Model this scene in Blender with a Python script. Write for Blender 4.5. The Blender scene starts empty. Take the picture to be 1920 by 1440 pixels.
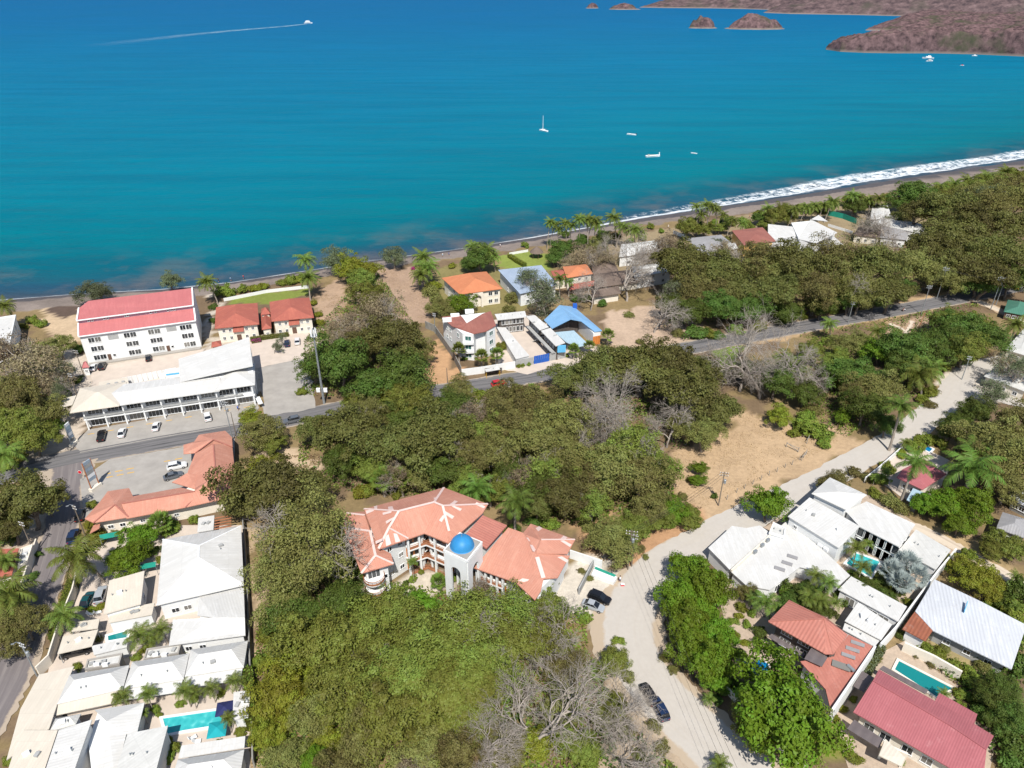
import bpy, bmesh, math, random
import numpy as np
from mathutils import Vector, Matrix
random.seed(7); RNG = np.random.default_rng(7)
scene = bpy.context.scene
COL = scene.collection
R = math.radians

# ------------------------------------------------------------------ camera
CAM_H = 105.0; PITCH = R(30.0); FPX = 1333.0
cd = bpy.data.cameras.new('camera'); cam = bpy.data.objects.new('camera', cd); COL.objects.link(cam)
cam.location = (0, 0, CAM_H); cam.rotation_euler = (R(90) - PITCH, 0, 0)
cd.sensor_fit = 'HORIZONTAL'; cd.sensor_width = 36.0; cd.lens = 36.0 * FPX / 1920.0
cd.clip_start = 1.0; cd.clip_end = 30000.0
scene.camera = cam
# ------------------------------------------------------------------ sky and sun
SUN_EL, SUN_AZ = 54.0, 175.0          # azimuth clockwise from +Y (the view direction)
w = bpy.data.worlds.new('World'); scene.world = w; w.use_nodes = True
nt = w.node_tree; bg = nt.nodes['Background']
sky = nt.nodes.new('ShaderNodeTexSky'); sky.sky_type = 'NISHITA'; sky.sun_disc = False
sky.sun_elevation = R(SUN_EL); sky.sun_rotation = R(SUN_AZ); sky.air_density = 1.0; sky.dust_density = 0.6
nt.links.new(sky.outputs[0], bg.inputs[0]); bg.inputs[1].default_value = 0.105
sl = bpy.data.lights.new('sun', 'SUN'); sun = bpy.data.objects.new('sun', sl); COL.objects.link(sun)
sl.energy = 5.0; sl.angle = R(0.53); sl.color = (1.0, 0.965, 0.90)
sun.rotation_euler = (R(90 - SUN_EL), 0, R(180 - SUN_AZ)); sun.location = (0, -50, 200)
vs = scene.view_settings; vs.view_transform = 'Standard'; vs.look = 'None'; vs.exposure = 0.30; vs.gamma = 1.0
vs.use_curve_mapping = False
scene.render.engine = 'CYCLES'
scene.cycles.max_bounces = 6; scene.cycles.diffuse_bounces = 2; scene.cycles.glossy_bounces = 2
scene.cycles.transmission_bounces = 3; scene.cycles.volume_bounces = 0; scene.cycles.transparent_max_bounces = 6
scene.cycles.use_denoising = True
scene.cycles.use_adaptive_sampling = True; scene.cycles.adaptive_threshold = 0.02

# ------------------------------------------------------------------ survey: bearings measured in the photograph -> metres on the site
def G(u, v, z=0.0):
    x = (u - 960) / FPX; y = -(v - 720) / FPX
    d = Vector((x, math.cos(PITCH) + y * math.sin(PITCH), -math.sin(PITCH) + y * math.cos(PITCH)))
    t = (z - CAM_H) / d.z
    return Vector((0, 0, CAM_H)) + d * t
def mpp(p):                      # metres per photo pixel at a point
    q = Vector(p) - Vector((0, 0, CAM_H))
    return (q.y * math.cos(PITCH) - q.z * math.sin(PITCH)) / FPX

# ------------------------------------------------------------------ materials
MATS = {}
def _mk(name):
    m = bpy.data.materials.new(name); m.use_nodes = True; MATS[name] = m
    t = m.node_tree; b = t.nodes['Principled BSDF']
    return m, t, b
def N(t, typ, **kw):
    n = t.nodes.new(typ)
    for k, v in kw.items():
        if k.startswith('_'): setattr(n, k[1:], v)
        else: n.inputs[k.replace('_', ' ')].default_value = v
    return n
def mixc(t, fac, a, b, mode='MIX'):
    n = t.nodes.new('ShaderNodeMix'); n.data_type = 'RGBA'; n.blend_type = mode
    for sock, val in ((0, fac), (6, a), (7, b)):
        if hasattr(val, 'is_linked') or hasattr(val, 'links'): t.links.new(val, n.inputs[sock])
        elif sock == 0: n.inputs[0].default_value = val
        else: n.inputs[sock].default_value = (*val, 1)
    return n.outputs[2]
def ramp(t, fac, stops):
    n = t.nodes.new('ShaderNodeValToRGB'); t.links.new(fac, n.inputs[0])
    e = n.color_ramp.elements
    while len(e) < len(stops): e.new(0.5)
    for i, (p, c) in enumerate(stops):
        e[i].position = p; e[i].color = (*c, 1) if len(c) == 3 else c
    return n.outputs[0]
def mathn(t, op, a, b=None, c=None, clamp=False):
    n = t.nodes.new('ShaderNodeMath'); n.operation = op; n.use_clamp = clamp
    for i, v in enumerate((a, b, c)):
        if v is None: continue
        if hasattr(v, 'links'): t.links.new(v, n.inputs[i])
        else: n.inputs[i].default_value = v
    return n.outputs[0]
def noise(t, vec, scale, detail=4, rough=0.55):
    n = N(t, 'ShaderNodeTexNoise', Scale=scale, Detail=detail, Roughness=rough)
    if vec is not None: t.links.new(vec, n.inputs['Vector'])
    return n.outputs['Fac']
def bump(t, b, h, strength=0.4, dist=0.05):
    n = N(t, 'ShaderNodeBump', Strength=strength, Distance=dist); t.links.new(h, n.inputs['Height'])
    t.links.new(n.outputs[0], b.inputs['Normal'])
def plain(name, c, var=0.15, scale=0.8, rough=0.75, spec=0.3, metal=0.0, stain=None, stain_amt=0.35, bmp=0.0, detail=0.0):
    """base colour with soft blotches (wear, dirt) at world scale"""
    m, t, b = _mk(name)
    pos = N(t, 'ShaderNodeNewGeometry').outputs['Position']
    n1 = noise(t, pos, scale, 6, 0.62)
    d = tuple(max(0, x * (1 - var)) for x in c); l = tuple(min(1, x * (1 + var * 0.7)) for x in c)
    col = ramp(t, n1, [(0.3, d), (0.7, l)])
    if stain:
        n2 = noise(t, pos, scale * 0.37 + 0.05, 8, 0.7)
        f = mathn(t, 'MULTIPLY', mathn(t, 'SUBTRACT', n2, 0.5, clamp=True), stain_amt * 6, clamp=True)
        col = mixc(t, f, col, stain)
    t.links.new(col, b.inputs['Base Color'])
    b.inputs['Roughness'].default_value = rough; b.inputs['Specular IOR Level'].default_value = spec
    b.inputs['Metallic'].default_value = metal
    if bmp: bump(t, b, noise(t, pos, scale * 6, 5), bmp, 0.05)
    return m
def rooftex(name, c, c2, period=0.45, course=0.0, rough=0.7, spec=0.25, stain=(0.2, 0.17, 0.14), stain_amt=0.3, depth=0.06, streak=0.5, metal=0.0, groove=0.22, sheet=0.08):
    """sheet or tile roof: ribs run up the slope (UV in metres), weather streaks follow them"""
    m, t, b = _mk(name)
    uv = N(t, 'ShaderNodeUVMap'); uv.uv_map = 'UVMap'
    s = t.nodes.new('ShaderNodeSeparateXYZ'); t.links.new(uv.outputs[0], s.inputs[0])
    pos = N(t, 'ShaderNodeNewGeometry').outputs['Position']
    rib = mathn(t, 'SINE', mathn(t, 'MULTIPLY', s.outputs[0], 2 * math.pi / period))
    h = mathn(t, 'MULTIPLY_ADD', rib, 0.5, 0.5)
    if course:
        saw = mathn(t, 'FRACT', mathn(t, 'DIVIDE', s.outputs[1], course))
        h = mathn(t, 'ADD', mathn(t, 'MULTIPLY', h, 0.7), mathn(t, 'MULTIPLY', saw, -0.5))
    st = t.nodes.new('ShaderNodeMapping'); st.inputs['Scale'].default_value = (1.6, 0.16, 1); t.links.new(uv.outputs[0], st.inputs[0])
    n1 = noise(t, st.outputs[0], 1.0, 6, 0.65); n2 = noise(t, pos, 0.25, 7, 0.7); n3 = noise(t, pos, 2.2, 4, 0.6)
    f = mathn(t, 'ADD', mathn(t, 'MULTIPLY', n1, streak), mathn(t, 'ADD', mathn(t, 'MULTIPLY', n2, 0.8 - streak * 0.5), mathn(t, 'MULTIPLY', n3, 0.2)))
    f = mathn(t, 'MULTIPLY', mathn(t, 'SUBTRACT', f, 0.42), 4.0, clamp=True)
    col = mixc(t, f, c, c2)
    f2 = mathn(t, 'MULTIPLY', mathn(t, 'SUBTRACT', noise(t, pos, 0.6, 8, 0.75), 0.56, clamp=True), stain_amt * 8, clamp=True)
    col = mixc(t, f2, col, stain)
    # separate sheets differ a little in tone
    wn = N(t, 'ShaderNodeTexWhiteNoise'); wn.noise_dimensions = '2D'; cx = t.nodes.new('ShaderNodeCombineXYZ')
    t.links.new(mathn(t, 'FLOOR', mathn(t, 'DIVIDE', s.outputs[0], 0.95)), cx.inputs[0]); t.links.new(mathn(t, 'FLOOR', mathn(t, 'DIVIDE', s.outputs[1], 4.3)), cx.inputs[1]); t.links.new(cx.outputs[0], wn.inputs[0])
    col = mixc(t, mathn(t, 'MULTIPLY', wn.outputs[0], sheet * 2), col, tuple(x * 0.6 for x in c))
    lap = mathn(t, 'MULTIPLY', mathn(t, 'SUBTRACT', mathn(t, 'ABSOLUTE', mathn(t, 'SUBTRACT', mathn(t, 'FRACT', mathn(t, 'DIVIDE', s.outputs[1], 4.3)), 0.5)), 0.475, clamp=True), 14.0, clamp=True)
    col = mixc(t, mathn(t, 'MULTIPLY', lap, 0.5), col, tuple(x * 0.5 for x in c))
    grv = mathn(t, 'MULTIPLY', mathn(t, 'SUBTRACT', 1.0, h, clamp=True), groove)
    col = mixc(t, grv, col, tuple(x * 0.55 for x in c))
    t.links.new(col, b.inputs['Base Color']); b.inputs['Roughness'].default_value = rough
    b.inputs['Specular IOR Level'].default_value = spec; b.inputs['Metallic'].default_value = metal
    bump(t, b, h, 0.6, depth)
    return m
def leafmat(name, c, hue=0.03, var=0.45, trans=0.28):
    m, t, b = _mk(name)
    g = N(t, 'ShaderNodeAttribute'); g.attribute_name = 'tone'; oi = N(t, 'ShaderNodeObjectInfo')
    h = N(t, 'ShaderNodeHueSaturation', Color=(*c, 1))
    hu = mathn(t, 'ADD', mathn(t, 'MULTIPLY', mathn(t, 'SUBTRACT', oi.outputs['Random'], 0.5), hue * 1.0),
               mathn(t, 'ADD', mathn(t, 'MULTIPLY', g.outputs['Fac'], hue), 0.5 - hue / 2))
    t.links.new(hu, h.inputs['Hue'])
    va = mathn(t, 'ADD', mathn(t, 'MULTIPLY', g.outputs['Fac'], var), mathn(t, 'ADD', mathn(t, 'MULTIPLY', oi.outputs['Random'], var * 0.8), 1 - var * 0.9))
    t.links.new(va, h.inputs['Value'])
    t.links.new(h.outputs[0], b.inputs['Base Color']); b.inputs['Roughness'].default_value = 0.55
    b.inputs['Specular IOR Level'].default_value = 0.2
    tr = N(t, 'ShaderNodeBsdfTranslucent'); t.links.new(h.outputs[0], tr.inputs[0])
    mx = N(t, 'ShaderNodeMixShader', Fac=trans); t.links.new(b.outputs[0], mx.inputs[1]); t.links.new(tr.outputs[0], mx.inputs[2])
    t.links.new(mx.outputs[0], t.nodes['Material Output'].inputs[0])
    return m
def glossy(name, c, rough=0.08, spec=0.6, metal=0.0, coat=0.0):
    m, t, b = _mk(name); b.inputs['Base Color'].default_value = (*c, 1); b.inputs['Roughness'].default_value = rough
    b.inputs['Specular IOR Level'].default_value = spec; b.inputs['Metallic'].default_value = metal
    b.inputs['Coat Weight'].default_value = coat; b.inputs['Coat Roughness'].default_value = 0.05
    return m

plain('white_wall', (0.70, 0.70, 0.685), 0.05, 0.7, 0.8, stain=(0.5, 0.47, 0.42), stain_amt=0.10)
plain('cream_wall', (0.70, 0.64, 0.54), 0.07, 0.7, 0.8, stain=(0.45, 0.4, 0.33), stain_amt=0.12)
plain('yellow_wall', (0.7, 0.42, 0.14), 0.08, 0.7, 0.8)
plain('grey_wall', (0.34, 0.34, 0.33), 0.15, 0.6, 0.85, stain=(0.17, 0.16, 0.14), stain_amt=0.3)
plain('old_wall', (0.26, 0.25, 0.23), 0.25, 0.9, 0.9, stain=(0.1, 0.09, 0.08), stain_amt=0.5)
plain('lilac_wall', (0.55, 0.34, 0.40), 0.06, 0.6, 0.8)
rooftex('white_roof', (0.69, 0.68, 0.66), (0.55, 0.535, 0.505), 0.5, 0, 0.6, stain=(0.42, 0.39, 0.34), stain_amt=0.3, streak=0.6, depth=0.02, groove=0.10, sheet=0.12)
rooftex('cream_roof', (0.64, 0.575, 0.48), (0.56, 0.50, 0.415), 0.5, 0, 0.65, stain=(0.45, 0.4, 0.33), stain_amt=0.12, depth=0.02, groove=0.08)
rooftex('pale_roof', (0.62, 0.61, 0.58), (0.50, 0.49, 0.46), 0.5, 0, 0.65, stain=(0.3, 0.28, 0.25), stain_amt=0.3, depth=0.02, groove=0.08)
rooftex('condo_red_roof', (0.50, 0.17, 0.165), (0.43, 0.135, 0.135), 0.4, 0, 0.6, stain=(0.4, 0.2, 0.18), stain_amt=0.15)
rooftex('salmon_roof', (0.60, 0.300, 0.215), (0.49, 0.215, 0.150), 0.45, 0.4, 0.7, stain=(0.60, 0.36, 0.29), stain_amt=0.4)
rooftex('coral_roof', (0.49, 0.20, 0.150), (0.40, 0.15, 0.115), 0.6, 0, 0.65, stain=(0.54, 0.29, 0.24), stain_amt=0.35, depth=0.08)
rooftex('pink_roof', (0.42, 0.14, 0.15), (0.35, 0.11, 0.12), 0.35, 0, 0.6, stain=(0.5, 0.24, 0.24), stain_amt=0.4, depth=0.03)
rooftex('terracotta_roof', (0.48, 0.15, 0.10), (0.34, 0.10, 0.075), 0.4, 0.4, 0.8, stain=(0.55, 0.25, 0.16), stain_amt=0.45)
rooftex('orange_roof', (0.60, 0.23, 0.11), (0.50, 0.18, 0.085), 0.35, 0.4, 0.75, stain=(0.35, 0.15, 0.09), stain_amt=0.2)
rooftex('brown_tile_roof', (0.36, 0.15, 0.115), (0.27, 0.10, 0.08), 0.4, 0.4, 0.8, stain=(0.2, 0.1, 0.08), stain_amt=0.4)
rooftex('blue_roof', (0.24, 0.43, 0.64), (0.18, 0.35, 0.56), 0.5, 0, 0.45, spec=0.5, stain=(0.35, 0.5, 0.66), stain_amt=0.3)
rooftex('light_blue_roof', (0.42, 0.55, 0.62), (0.35, 0.47, 0.54), 0.5, 0, 0.55, stain=(0.3, 0.36, 0.4), stain_amt=0.3)
rooftex('slate_blue_roof', (0.36, 0.43, 0.53), (0.29, 0.35, 0.44), 0.5, 0, 0.55, stain=(0.5, 0.52, 0.55), stain_amt=0.4)
rooftex('zinc_roof', (0.70, 0.71, 0.74), (0.50, 0.51, 0.53), 0.6, 0, 0.5, spec=0.5, stain=(0.30, 0.24, 0.2), stain_amt=0.25, streak=0.7, depth=0.08)
rooftex('rusty_roof', (0.36, 0.13, 0.07), (0.25, 0.085, 0.05), 0.6, 0, 0.85, stain=(0.45, 0.33, 0.28), stain_amt=0.35, depth=0.08)
rooftex('grey_roof', (0.36, 0.35, 0.35), (0.28, 0.27, 0.27), 0.5, 0, 0.7, stain=(0.5, 0.48, 0.46), stain_amt=0.4)
rooftex('thatch', (0.24, 0.185, 0.15), (0.16, 0.12, 0.10), 0.3, 0.5, 0.95, spec=0.05, stain=(0.3, 0.25, 0.21), stain_amt=0.4, depth=0.15)
rooftex('green_roof', (0.08, 0.22, 0.16), (0.06, 0.17, 0.12), 0.5, 0, 0.7)
rooftex('smoke_panel', (0.16, 0.13, 0.125), (0.12, 0.10, 0.10), 1.4, 0, 0.4, spec=0.5)
plain('patch_white', (0.66, 0.49, 0.44), 0.08, 1.0, 0.7)
plain('white_paint', (0.78, 0.78, 0.77), 0.05, 1.0, 0.6)
plain('blue_paint', (0.02, 0.10, 0.42), 0.1, 1.0, 0.5)
plain('dome_blue', (0.03, 0.21, 0.45), 0.12, 0.9, 0.5, stain=(0.02, 0.12, 0.33), stain_amt=0.3)
plain('sky_blue_paint', (0.12, 0.42, 0.68), 0.1, 1.0, 0.5)
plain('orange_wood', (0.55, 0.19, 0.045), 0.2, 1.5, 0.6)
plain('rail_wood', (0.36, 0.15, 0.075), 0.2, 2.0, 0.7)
plain('dark_wood', (0.12, 0.07, 0.05), 0.2, 2.0, 0.7)
plain('grey_wood', (0.32, 0.29, 0.25), 0.25, 2.0, 0.9)
plain('concrete', (0.33, 0.305, 0.275), 0.15, 0.3, 0.9, stain=(0.25, 0.23, 0.2), stain_amt=0.3, bmp=0.15)
plain('pale_deck', (0.52, 0.44, 0.37), 0.10, 0.35, 0.85, stain=(0.40, 0.33, 0.27), stain_amt=0.15)
plain('warm_paving', (0.42, 0.33, 0.25), 0.18, 1.2, 0.9, stain=(0.28, 0.21, 0.16), stain_amt=0.3)
plain('yellow_paint', (0.62, 0.36, 0.06), 0.15, 1.0, 0.7)
plain('green_paint', (0.02, 0.26, 0.19), 0.15, 0.8, 0.6)
plain('teal_cloth', (0.01, 0.29, 0.32), 0.1, 1.0, 0.8)
plain('navy_cloth', (0.02, 0.025, 0.09), 0.1, 1.0, 0.8)
plain('red_paint', (0.55, 0.02, 0.03), 0.1, 1.0, 0.5)
plain('galvanized', (0.27, 0.29, 0.30), 0.12, 0.8, 0.45, spec=0.5, metal=0.3)
plain('pole_wood', (0.17, 0.14, 0.11), 0.2, 1.0, 0.9)
plain('wire', (0.03, 0.03, 0.03), 0.0, 1.0, 0.6)
plain('tyre', (0.015, 0.015, 0.016), 0.1, 2.0, 0.85)
plain('sign_face', (0.30, 0.36, 0.42), 0.25, 1.4, 0.5)
plain('skin', (0.42, 0.24, 0.16), 0.05, 3.0, 0.6)
plain('bark', (0.20, 0.16, 0.125), 0.3, 2.0, 0.95)
plain('pale_bark', (0.35, 0.305, 0.262), 0.25, 1.5, 0.95)
plain('palm_bark', (0.30, 0.255, 0.21), 0.25, 2.5, 0.95)
plain('rock', (0.20, 0.165, 0.14), 0.35, 0.05, 0.95)
_m = glossy('glass', (0.025, 0.03, 0.035), 0.06, 0.7); _t = _m.node_tree; _o = N(_t, 'ShaderNodeObjectInfo')     # some panes have pale curtains behind
_t.links.new(ramp(_t, _o.outputs['Random'], [(0.0, (0.012, 0.015, 0.018)), (0.45, (0.03, 0.035, 0.04)), (0.7, (0.06, 0.065, 0.065)), (0.88, (0.20, 0.19, 0.17))]), _t.nodes['Principled BSDF'].inputs['Base Color'])
glossy('green_glass', (0.03, 0.11, 0.10), 0.06, 0.7)
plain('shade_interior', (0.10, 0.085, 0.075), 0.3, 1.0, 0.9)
leafmat('leaf_acacia', (0.130, 0.130, 0.034), 0.05, 0.6)
leafmat('leaf_broad', (0.172, 0.196, 0.036), 0.05, 0.6)
leafmat('leaf_bright', (0.120, 0.190, 0.014), 0.04, 0.6)
leafmat('leaf_dark', (0.092, 0.135, 0.024), 0.05, 0.6)
leafmat('leaf_olive', (0.190, 0.182, 0.054), 0.05, 0.6)
leafmat('leaf_yellow', (0.215, 0.235, 0.026), 0.05, 0.6)
leafmat('leaf_dry', (0.26, 0.21, 0.125), 0.04, 0.6)
leafmat('leaf_grey', (0.14, 0.165, 0.085), 0.03, 0.6)
leafmat('leaf_palm', (0.135, 0.175, 0.03), 0.05, 0.6)
leafmat('leaf_royal', (0.105, 0.165, 0.026), 0.04, 0.6)
leafmat('leaf_silver', (0.28, 0.32, 0.30), 0.02, 0.35)
leafmat('leaf_weed', (0.18, 0.22, 0.032), 0.06, 0.6)
leafmat('leaf_litter', (0.26, 0.18, 0.1), 0.04, 0.6)
leafmat('leaf_straw', (0.36, 0.26, 0.13), 0.03, 0.5)
leafmat('petal_magenta', (0.40, 0.05, 0.20), 0.04, 0.5)
leafmat('petal_yellow', (0.65, 0.42, 0.02), 0.03, 0.4)

# ------------------------------------------------------------------ object helpers
def tag(o, label=None, cat=None, group=None, kind=None):
    if label: o['label'] = label
    if cat: o['category'] = cat
    if group: o['group'] = group
    if kind: o['kind'] = kind
    return o
def empty(name, loc, label=None, cat=None, group=None, rz=0.0):
    o = bpy.data.objects.new(name, None); COL.objects.link(o); o.location = loc; o.rotation_euler = (0, 0, rz)
    o.empty_display_size = 0.5
    return tag(o, label, cat, group)
def link(name, me, parent=None, loc=None, rz=0.0, mat=None):
    o = bpy.data.objects.new(name, me); COL.objects.link(o)
    if parent is not None: o.parent = parent
    if loc is not None: o.location = loc
    if rz: o.rotation_euler = (0, 0, rz)
    if mat is not None and not me.materials: me.materials.append(MATS[mat])
    return o
def add_uv(me):
    """UVs in metres: u along the level line of each face, v up its slope"""
    lay = me.uv_layers.new(name='UVMap'); co = [v.co for v in me.vertices]
    for p in me.polygons:
        n = p.normal
        a = Vector((0, 0, 1)).cross(n)
        a = a.normalized() if a.length > 0.02 else Vector((1, 0, 0))
        b = n.cross(a)
        for li in p.loop_indices:
            c = co[me.loops[li].vertex_index]; lay.data[li].uv = (c.dot(a), c.dot(b))
def mesh(name, V, F, mat, parent=None, origin=None, uv=False, smooth=False):
    """V in world metres; stored relative to the parent (or to origin)"""
    o0 = Vector((0, 0, 0))
    if parent is not None: o0 = parent.matrix_world_loc if hasattr(parent, 'matrix_world_loc') else WLOC(parent)
    elif origin is not None: o0 = Vector(origin)
    me = bpy.data.meshes.new(name); me.from_pydata([Vector(v) - o0 for v in V], [], F); me.update()
    if uv: add_uv(me)
    if smooth: me.polygons.foreach_set('use_smooth', [True] * len(me.polygons))
    me.materials.append(MATS[mat])
    o = link(name, me, parent)
    if parent is None and origin is not None: o.location = origin
    return o
def WLOC(o):
    p = Vector((0, 0, 0))
    while o is not None: p = p + o.location; o = o.parent
    return p
class MB:
    """collects boxes, prisms and tubes into one mesh"""
    def __init__(s): s.V = []; s.F = []
    def add(s, V, F):
        k = len(s.V); s.V += [Vector(v) for v in V]; s.F += [[i + k for i in f] for f in F]; return s
    def box(s, c, d, rz=0.0, rx=0.0):
        m = Matrix.Rotation(rz, 3, 'Z') @ Matrix.Rotation(rx, 3, 'X')
        V = [Vector(c) + m @ Vector((sx * d[0] / 2, sy * d[1] / 2, sz * d[2] / 2)) for sz in (-1, 1) for sx, sy in ((-1, -1), (1, -1), (1, 1), (-1, 1))]
        return s.add(V, [[3, 2, 1, 0], [4, 5, 6, 7], [0, 1, 5, 4], [1, 2, 6, 5], [2, 3, 7, 6], [3, 0, 4, 7]])
    def prism(s, poly, z0, z1):
        n = len(poly); V = [(p[0], p[1], z0) for p in poly] + [(p[0], p[1], z1) for p in poly]
        return s.add(V, [list(range(n))[::-1], list(range(n, 2 * n))] + [[i, (i + 1) % n, n + (i + 1) % n, n + i] for i in range(n)])
    def beam(s, a, b, wd, ht):
        a = Vector(a); b = Vector(b); d = (b - a); L = d.length; d.normalize()
        sd = d.cross(Vector((0, 0, 1))); sd = sd.normalized() if sd.length > 1e-4 else Vector((1, 0, 0)); up = sd.cross(d)
        V = [p + sd * (i * wd / 2) + up * (j * ht / 2) for p in (a, b) for i, j in ((-1, -1), (1, -1), (1, 1), (-1, 1))]
        return s.add(V, [[3, 2, 1, 0], [4, 5, 6, 7], [0, 1, 5, 4], [1, 2, 6, 5], [2, 3, 7, 6], [3, 0, 4, 7]])
    def tube(s, pts, rad, n=6, cap=True):
        pts = [Vector(p) for p in pts]; k = len(pts); V = []
        for i, p in enumerate(pts):
            d = (pts[min(i + 1, k - 1)] - pts[max(i - 1, 0)]).normalized()
            a = d.orthogonal().normalized(); b = d.cross(a); r = rad[i] if hasattr(rad, '__len__') else rad
            V += [p + (a * math.cos(2 * math.pi * j / n) + b * math.sin(2 * math.pi * j / n)) * r for j in range(n)]
        F = [[i * n + j, i * n + (j + 1) % n, (i + 1) * n + (j + 1) % n, (i + 1) * n + j] for i in range(k - 1) for j in range(n)]
        if cap: F += [list(range(n))[::-1], list(range((k - 1) * n, k * n))]
        return s.add(V, F)
    def lathe(s, prof, c, n=20):
        V = [(c[0] + r * math.cos(2 * math.pi * j / n), c[1] + r * math.sin(2 * math.pi * j / n), c[2] + z) for r, z in prof for j in range(n)]
        F = [[i * n + j, i * n + (j + 1) % n, (i + 1) * n + (j + 1) % n, (i + 1) * n + j] for i in range(len(prof) - 1) for j in range(n)]
        return s.add(V, F)
    def build(s, name, mat, parent=None, origin=None, uv=False, smooth=False):
        return mesh(name, s.V, s.F, mat, parent, origin, uv, smooth)
    def data(s, name, mat=None):
        me = bpy.data.meshes.new(name); me.from_pydata(s.V, [], s.F); me.update()
        if mat: me.materials.append(MATS[mat])
        return me
def np_mesh(name, V, Q, mat, smooth=False, tone=None):
    """quads from numpy arrays, fast"""
    me = bpy.data.meshes.new(name); V = np.asarray(V, np.float32); Q = np.asarray(Q, np.int32)
    me.vertices.add(len(V)); me.vertices.foreach_set('co', V.ravel())
    me.loops.add(Q.size); me.loops.foreach_set('vertex_index', Q.ravel())
    me.polygons.add(len(Q)); me.polygons.foreach_set('loop_start', np.arange(0, Q.size, Q.shape[1], dtype=np.int32))
    me.polygons.foreach_set('loop_total', np.full(len(Q), Q.shape[1], np.int32))
    if smooth: me.polygons.foreach_set('use_smooth', np.ones(len(Q), bool))
    me.update(calc_edges=True); me.validate()
    if mat.startswith(('leaf_', 'petal_')):      # tone of each leaf (fresh, old, dusty)
        k = (len(V) + 3) // 4; tn = np.random.default_rng(len(V)).random(k) if tone is None else tone
        a = me.attributes.new('tone', 'FLOAT', 'POINT'); a.data.foreach_set('value', np.repeat(tn, 4)[:len(V)].astype(np.float32))
    me.materials.append(MATS[mat])
    return me
def area2(p): return sum(p[i][0] * p[(i + 1) % len(p)][1] - p[(i + 1) % len(p)][0] * p[i][1] for i in range(len(p)))
def inset(poly, d):
    """move each edge inward by d (number or list per edge); poly counter-clockwise"""
    n = len(poly); d = d if hasattr(d, '__len__') else [d] * n; out = []
    for i in range(n):
        a, b, c = (Vector((poly[j % n][0], poly[j % n][1])) for j in (i - 1, i, i + 1))
        e1 = (b - a).normalized(); e2 = (c - b).normalized()
        n1 = Vector((-e1.y, e1.x)); n2 = Vector((-e2.y, e2.x)); p1 = a + n1 * d[(i - 1) % n]; p2 = b + n2 * d[i]
        cr = e1.x * e2.y - e1.y * e2.x
        if abs(cr) < 0.05: q = b + n2 * d[i]
        else:
            t = ((p2 - p1).x * e2.y - (p2 - p1).y * e2.x) / cr; q = p1 + e1 * t
            if (q - b).length > 4 * max(max(d), 0.3): q = b + (q - b).normalized() * 2 * max(d)
        out.append((q.x, q.y))
    return out
# ================================================================== THE SETTING
SEA_Z = -1.5
_sp = [(0, 565), (150, 553), (300, 545), (430, 532), (560, 512), (700, 490), (850, 470), (1000, 447), (1100, 429), (1200, 411), (1350, 389), (1500, 367), (1700, 335), (1920, 302)]
_sw = [G(u, v, SEA_Z) for u, v in _sp]
SX = np.array([-6000.0] + [p.x for p in _sw] + [p.x + 0 for p in ()] + [7000.0])
SY = np.array([_sw[0].y - 0.05 * (_sw[0].x + 6000)] + [p.y for p in _sw] + [_sw[-1].y + 0.50 * (7000 - _sw[-1].x)])
def shore_y(x): return np.interp(x, SX, SY)
def shore_d(x, y): return (y - shore_y(x)) * 0.9

def pip(px, py, poly):
    """vectorised point in polygon"""
    ins = np.zeros(px.shape, bool); n = len(poly)
    for i in range(n):
        x1, y1 = poly[i][0], poly[i][1]; x2, y2 = poly[(i + 1) % n][0], poly[(i + 1) % n][1]
        c = ((y1 > py) != (y2 > py)) & (px < (x2 - x1) * (py - y1) / ((y2 - y1) if abs(y2 - y1) > 1e-9 else 1e-9) + x1)
        ins ^= c
    return ins
def vnoise(x, y, s, seed=0):
    """smooth value noise on arrays"""
    r = np.random.default_rng(seed).random((64, 64)); x = x / s; y = y / s
    i = np.floor(x).astype(int); j = np.floor(y).astype(int); fx = x - i; fy = y - j
    fx = fx * fx * (3 - 2 * fx); fy = fy * fy * (3 - 2 * fy); g = lambda a, b: r[a % 64, b % 64]
    return (g(i, j) * (1 - fx) + g(i + 1, j) * fx) * (1 - fy) + (g(i, j + 1) * (1 - fx) + g(i + 1, j + 1) * fx) * fy
def pix(poly, z=0.0): return [G(u, v, z) for u, v in poly]

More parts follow.
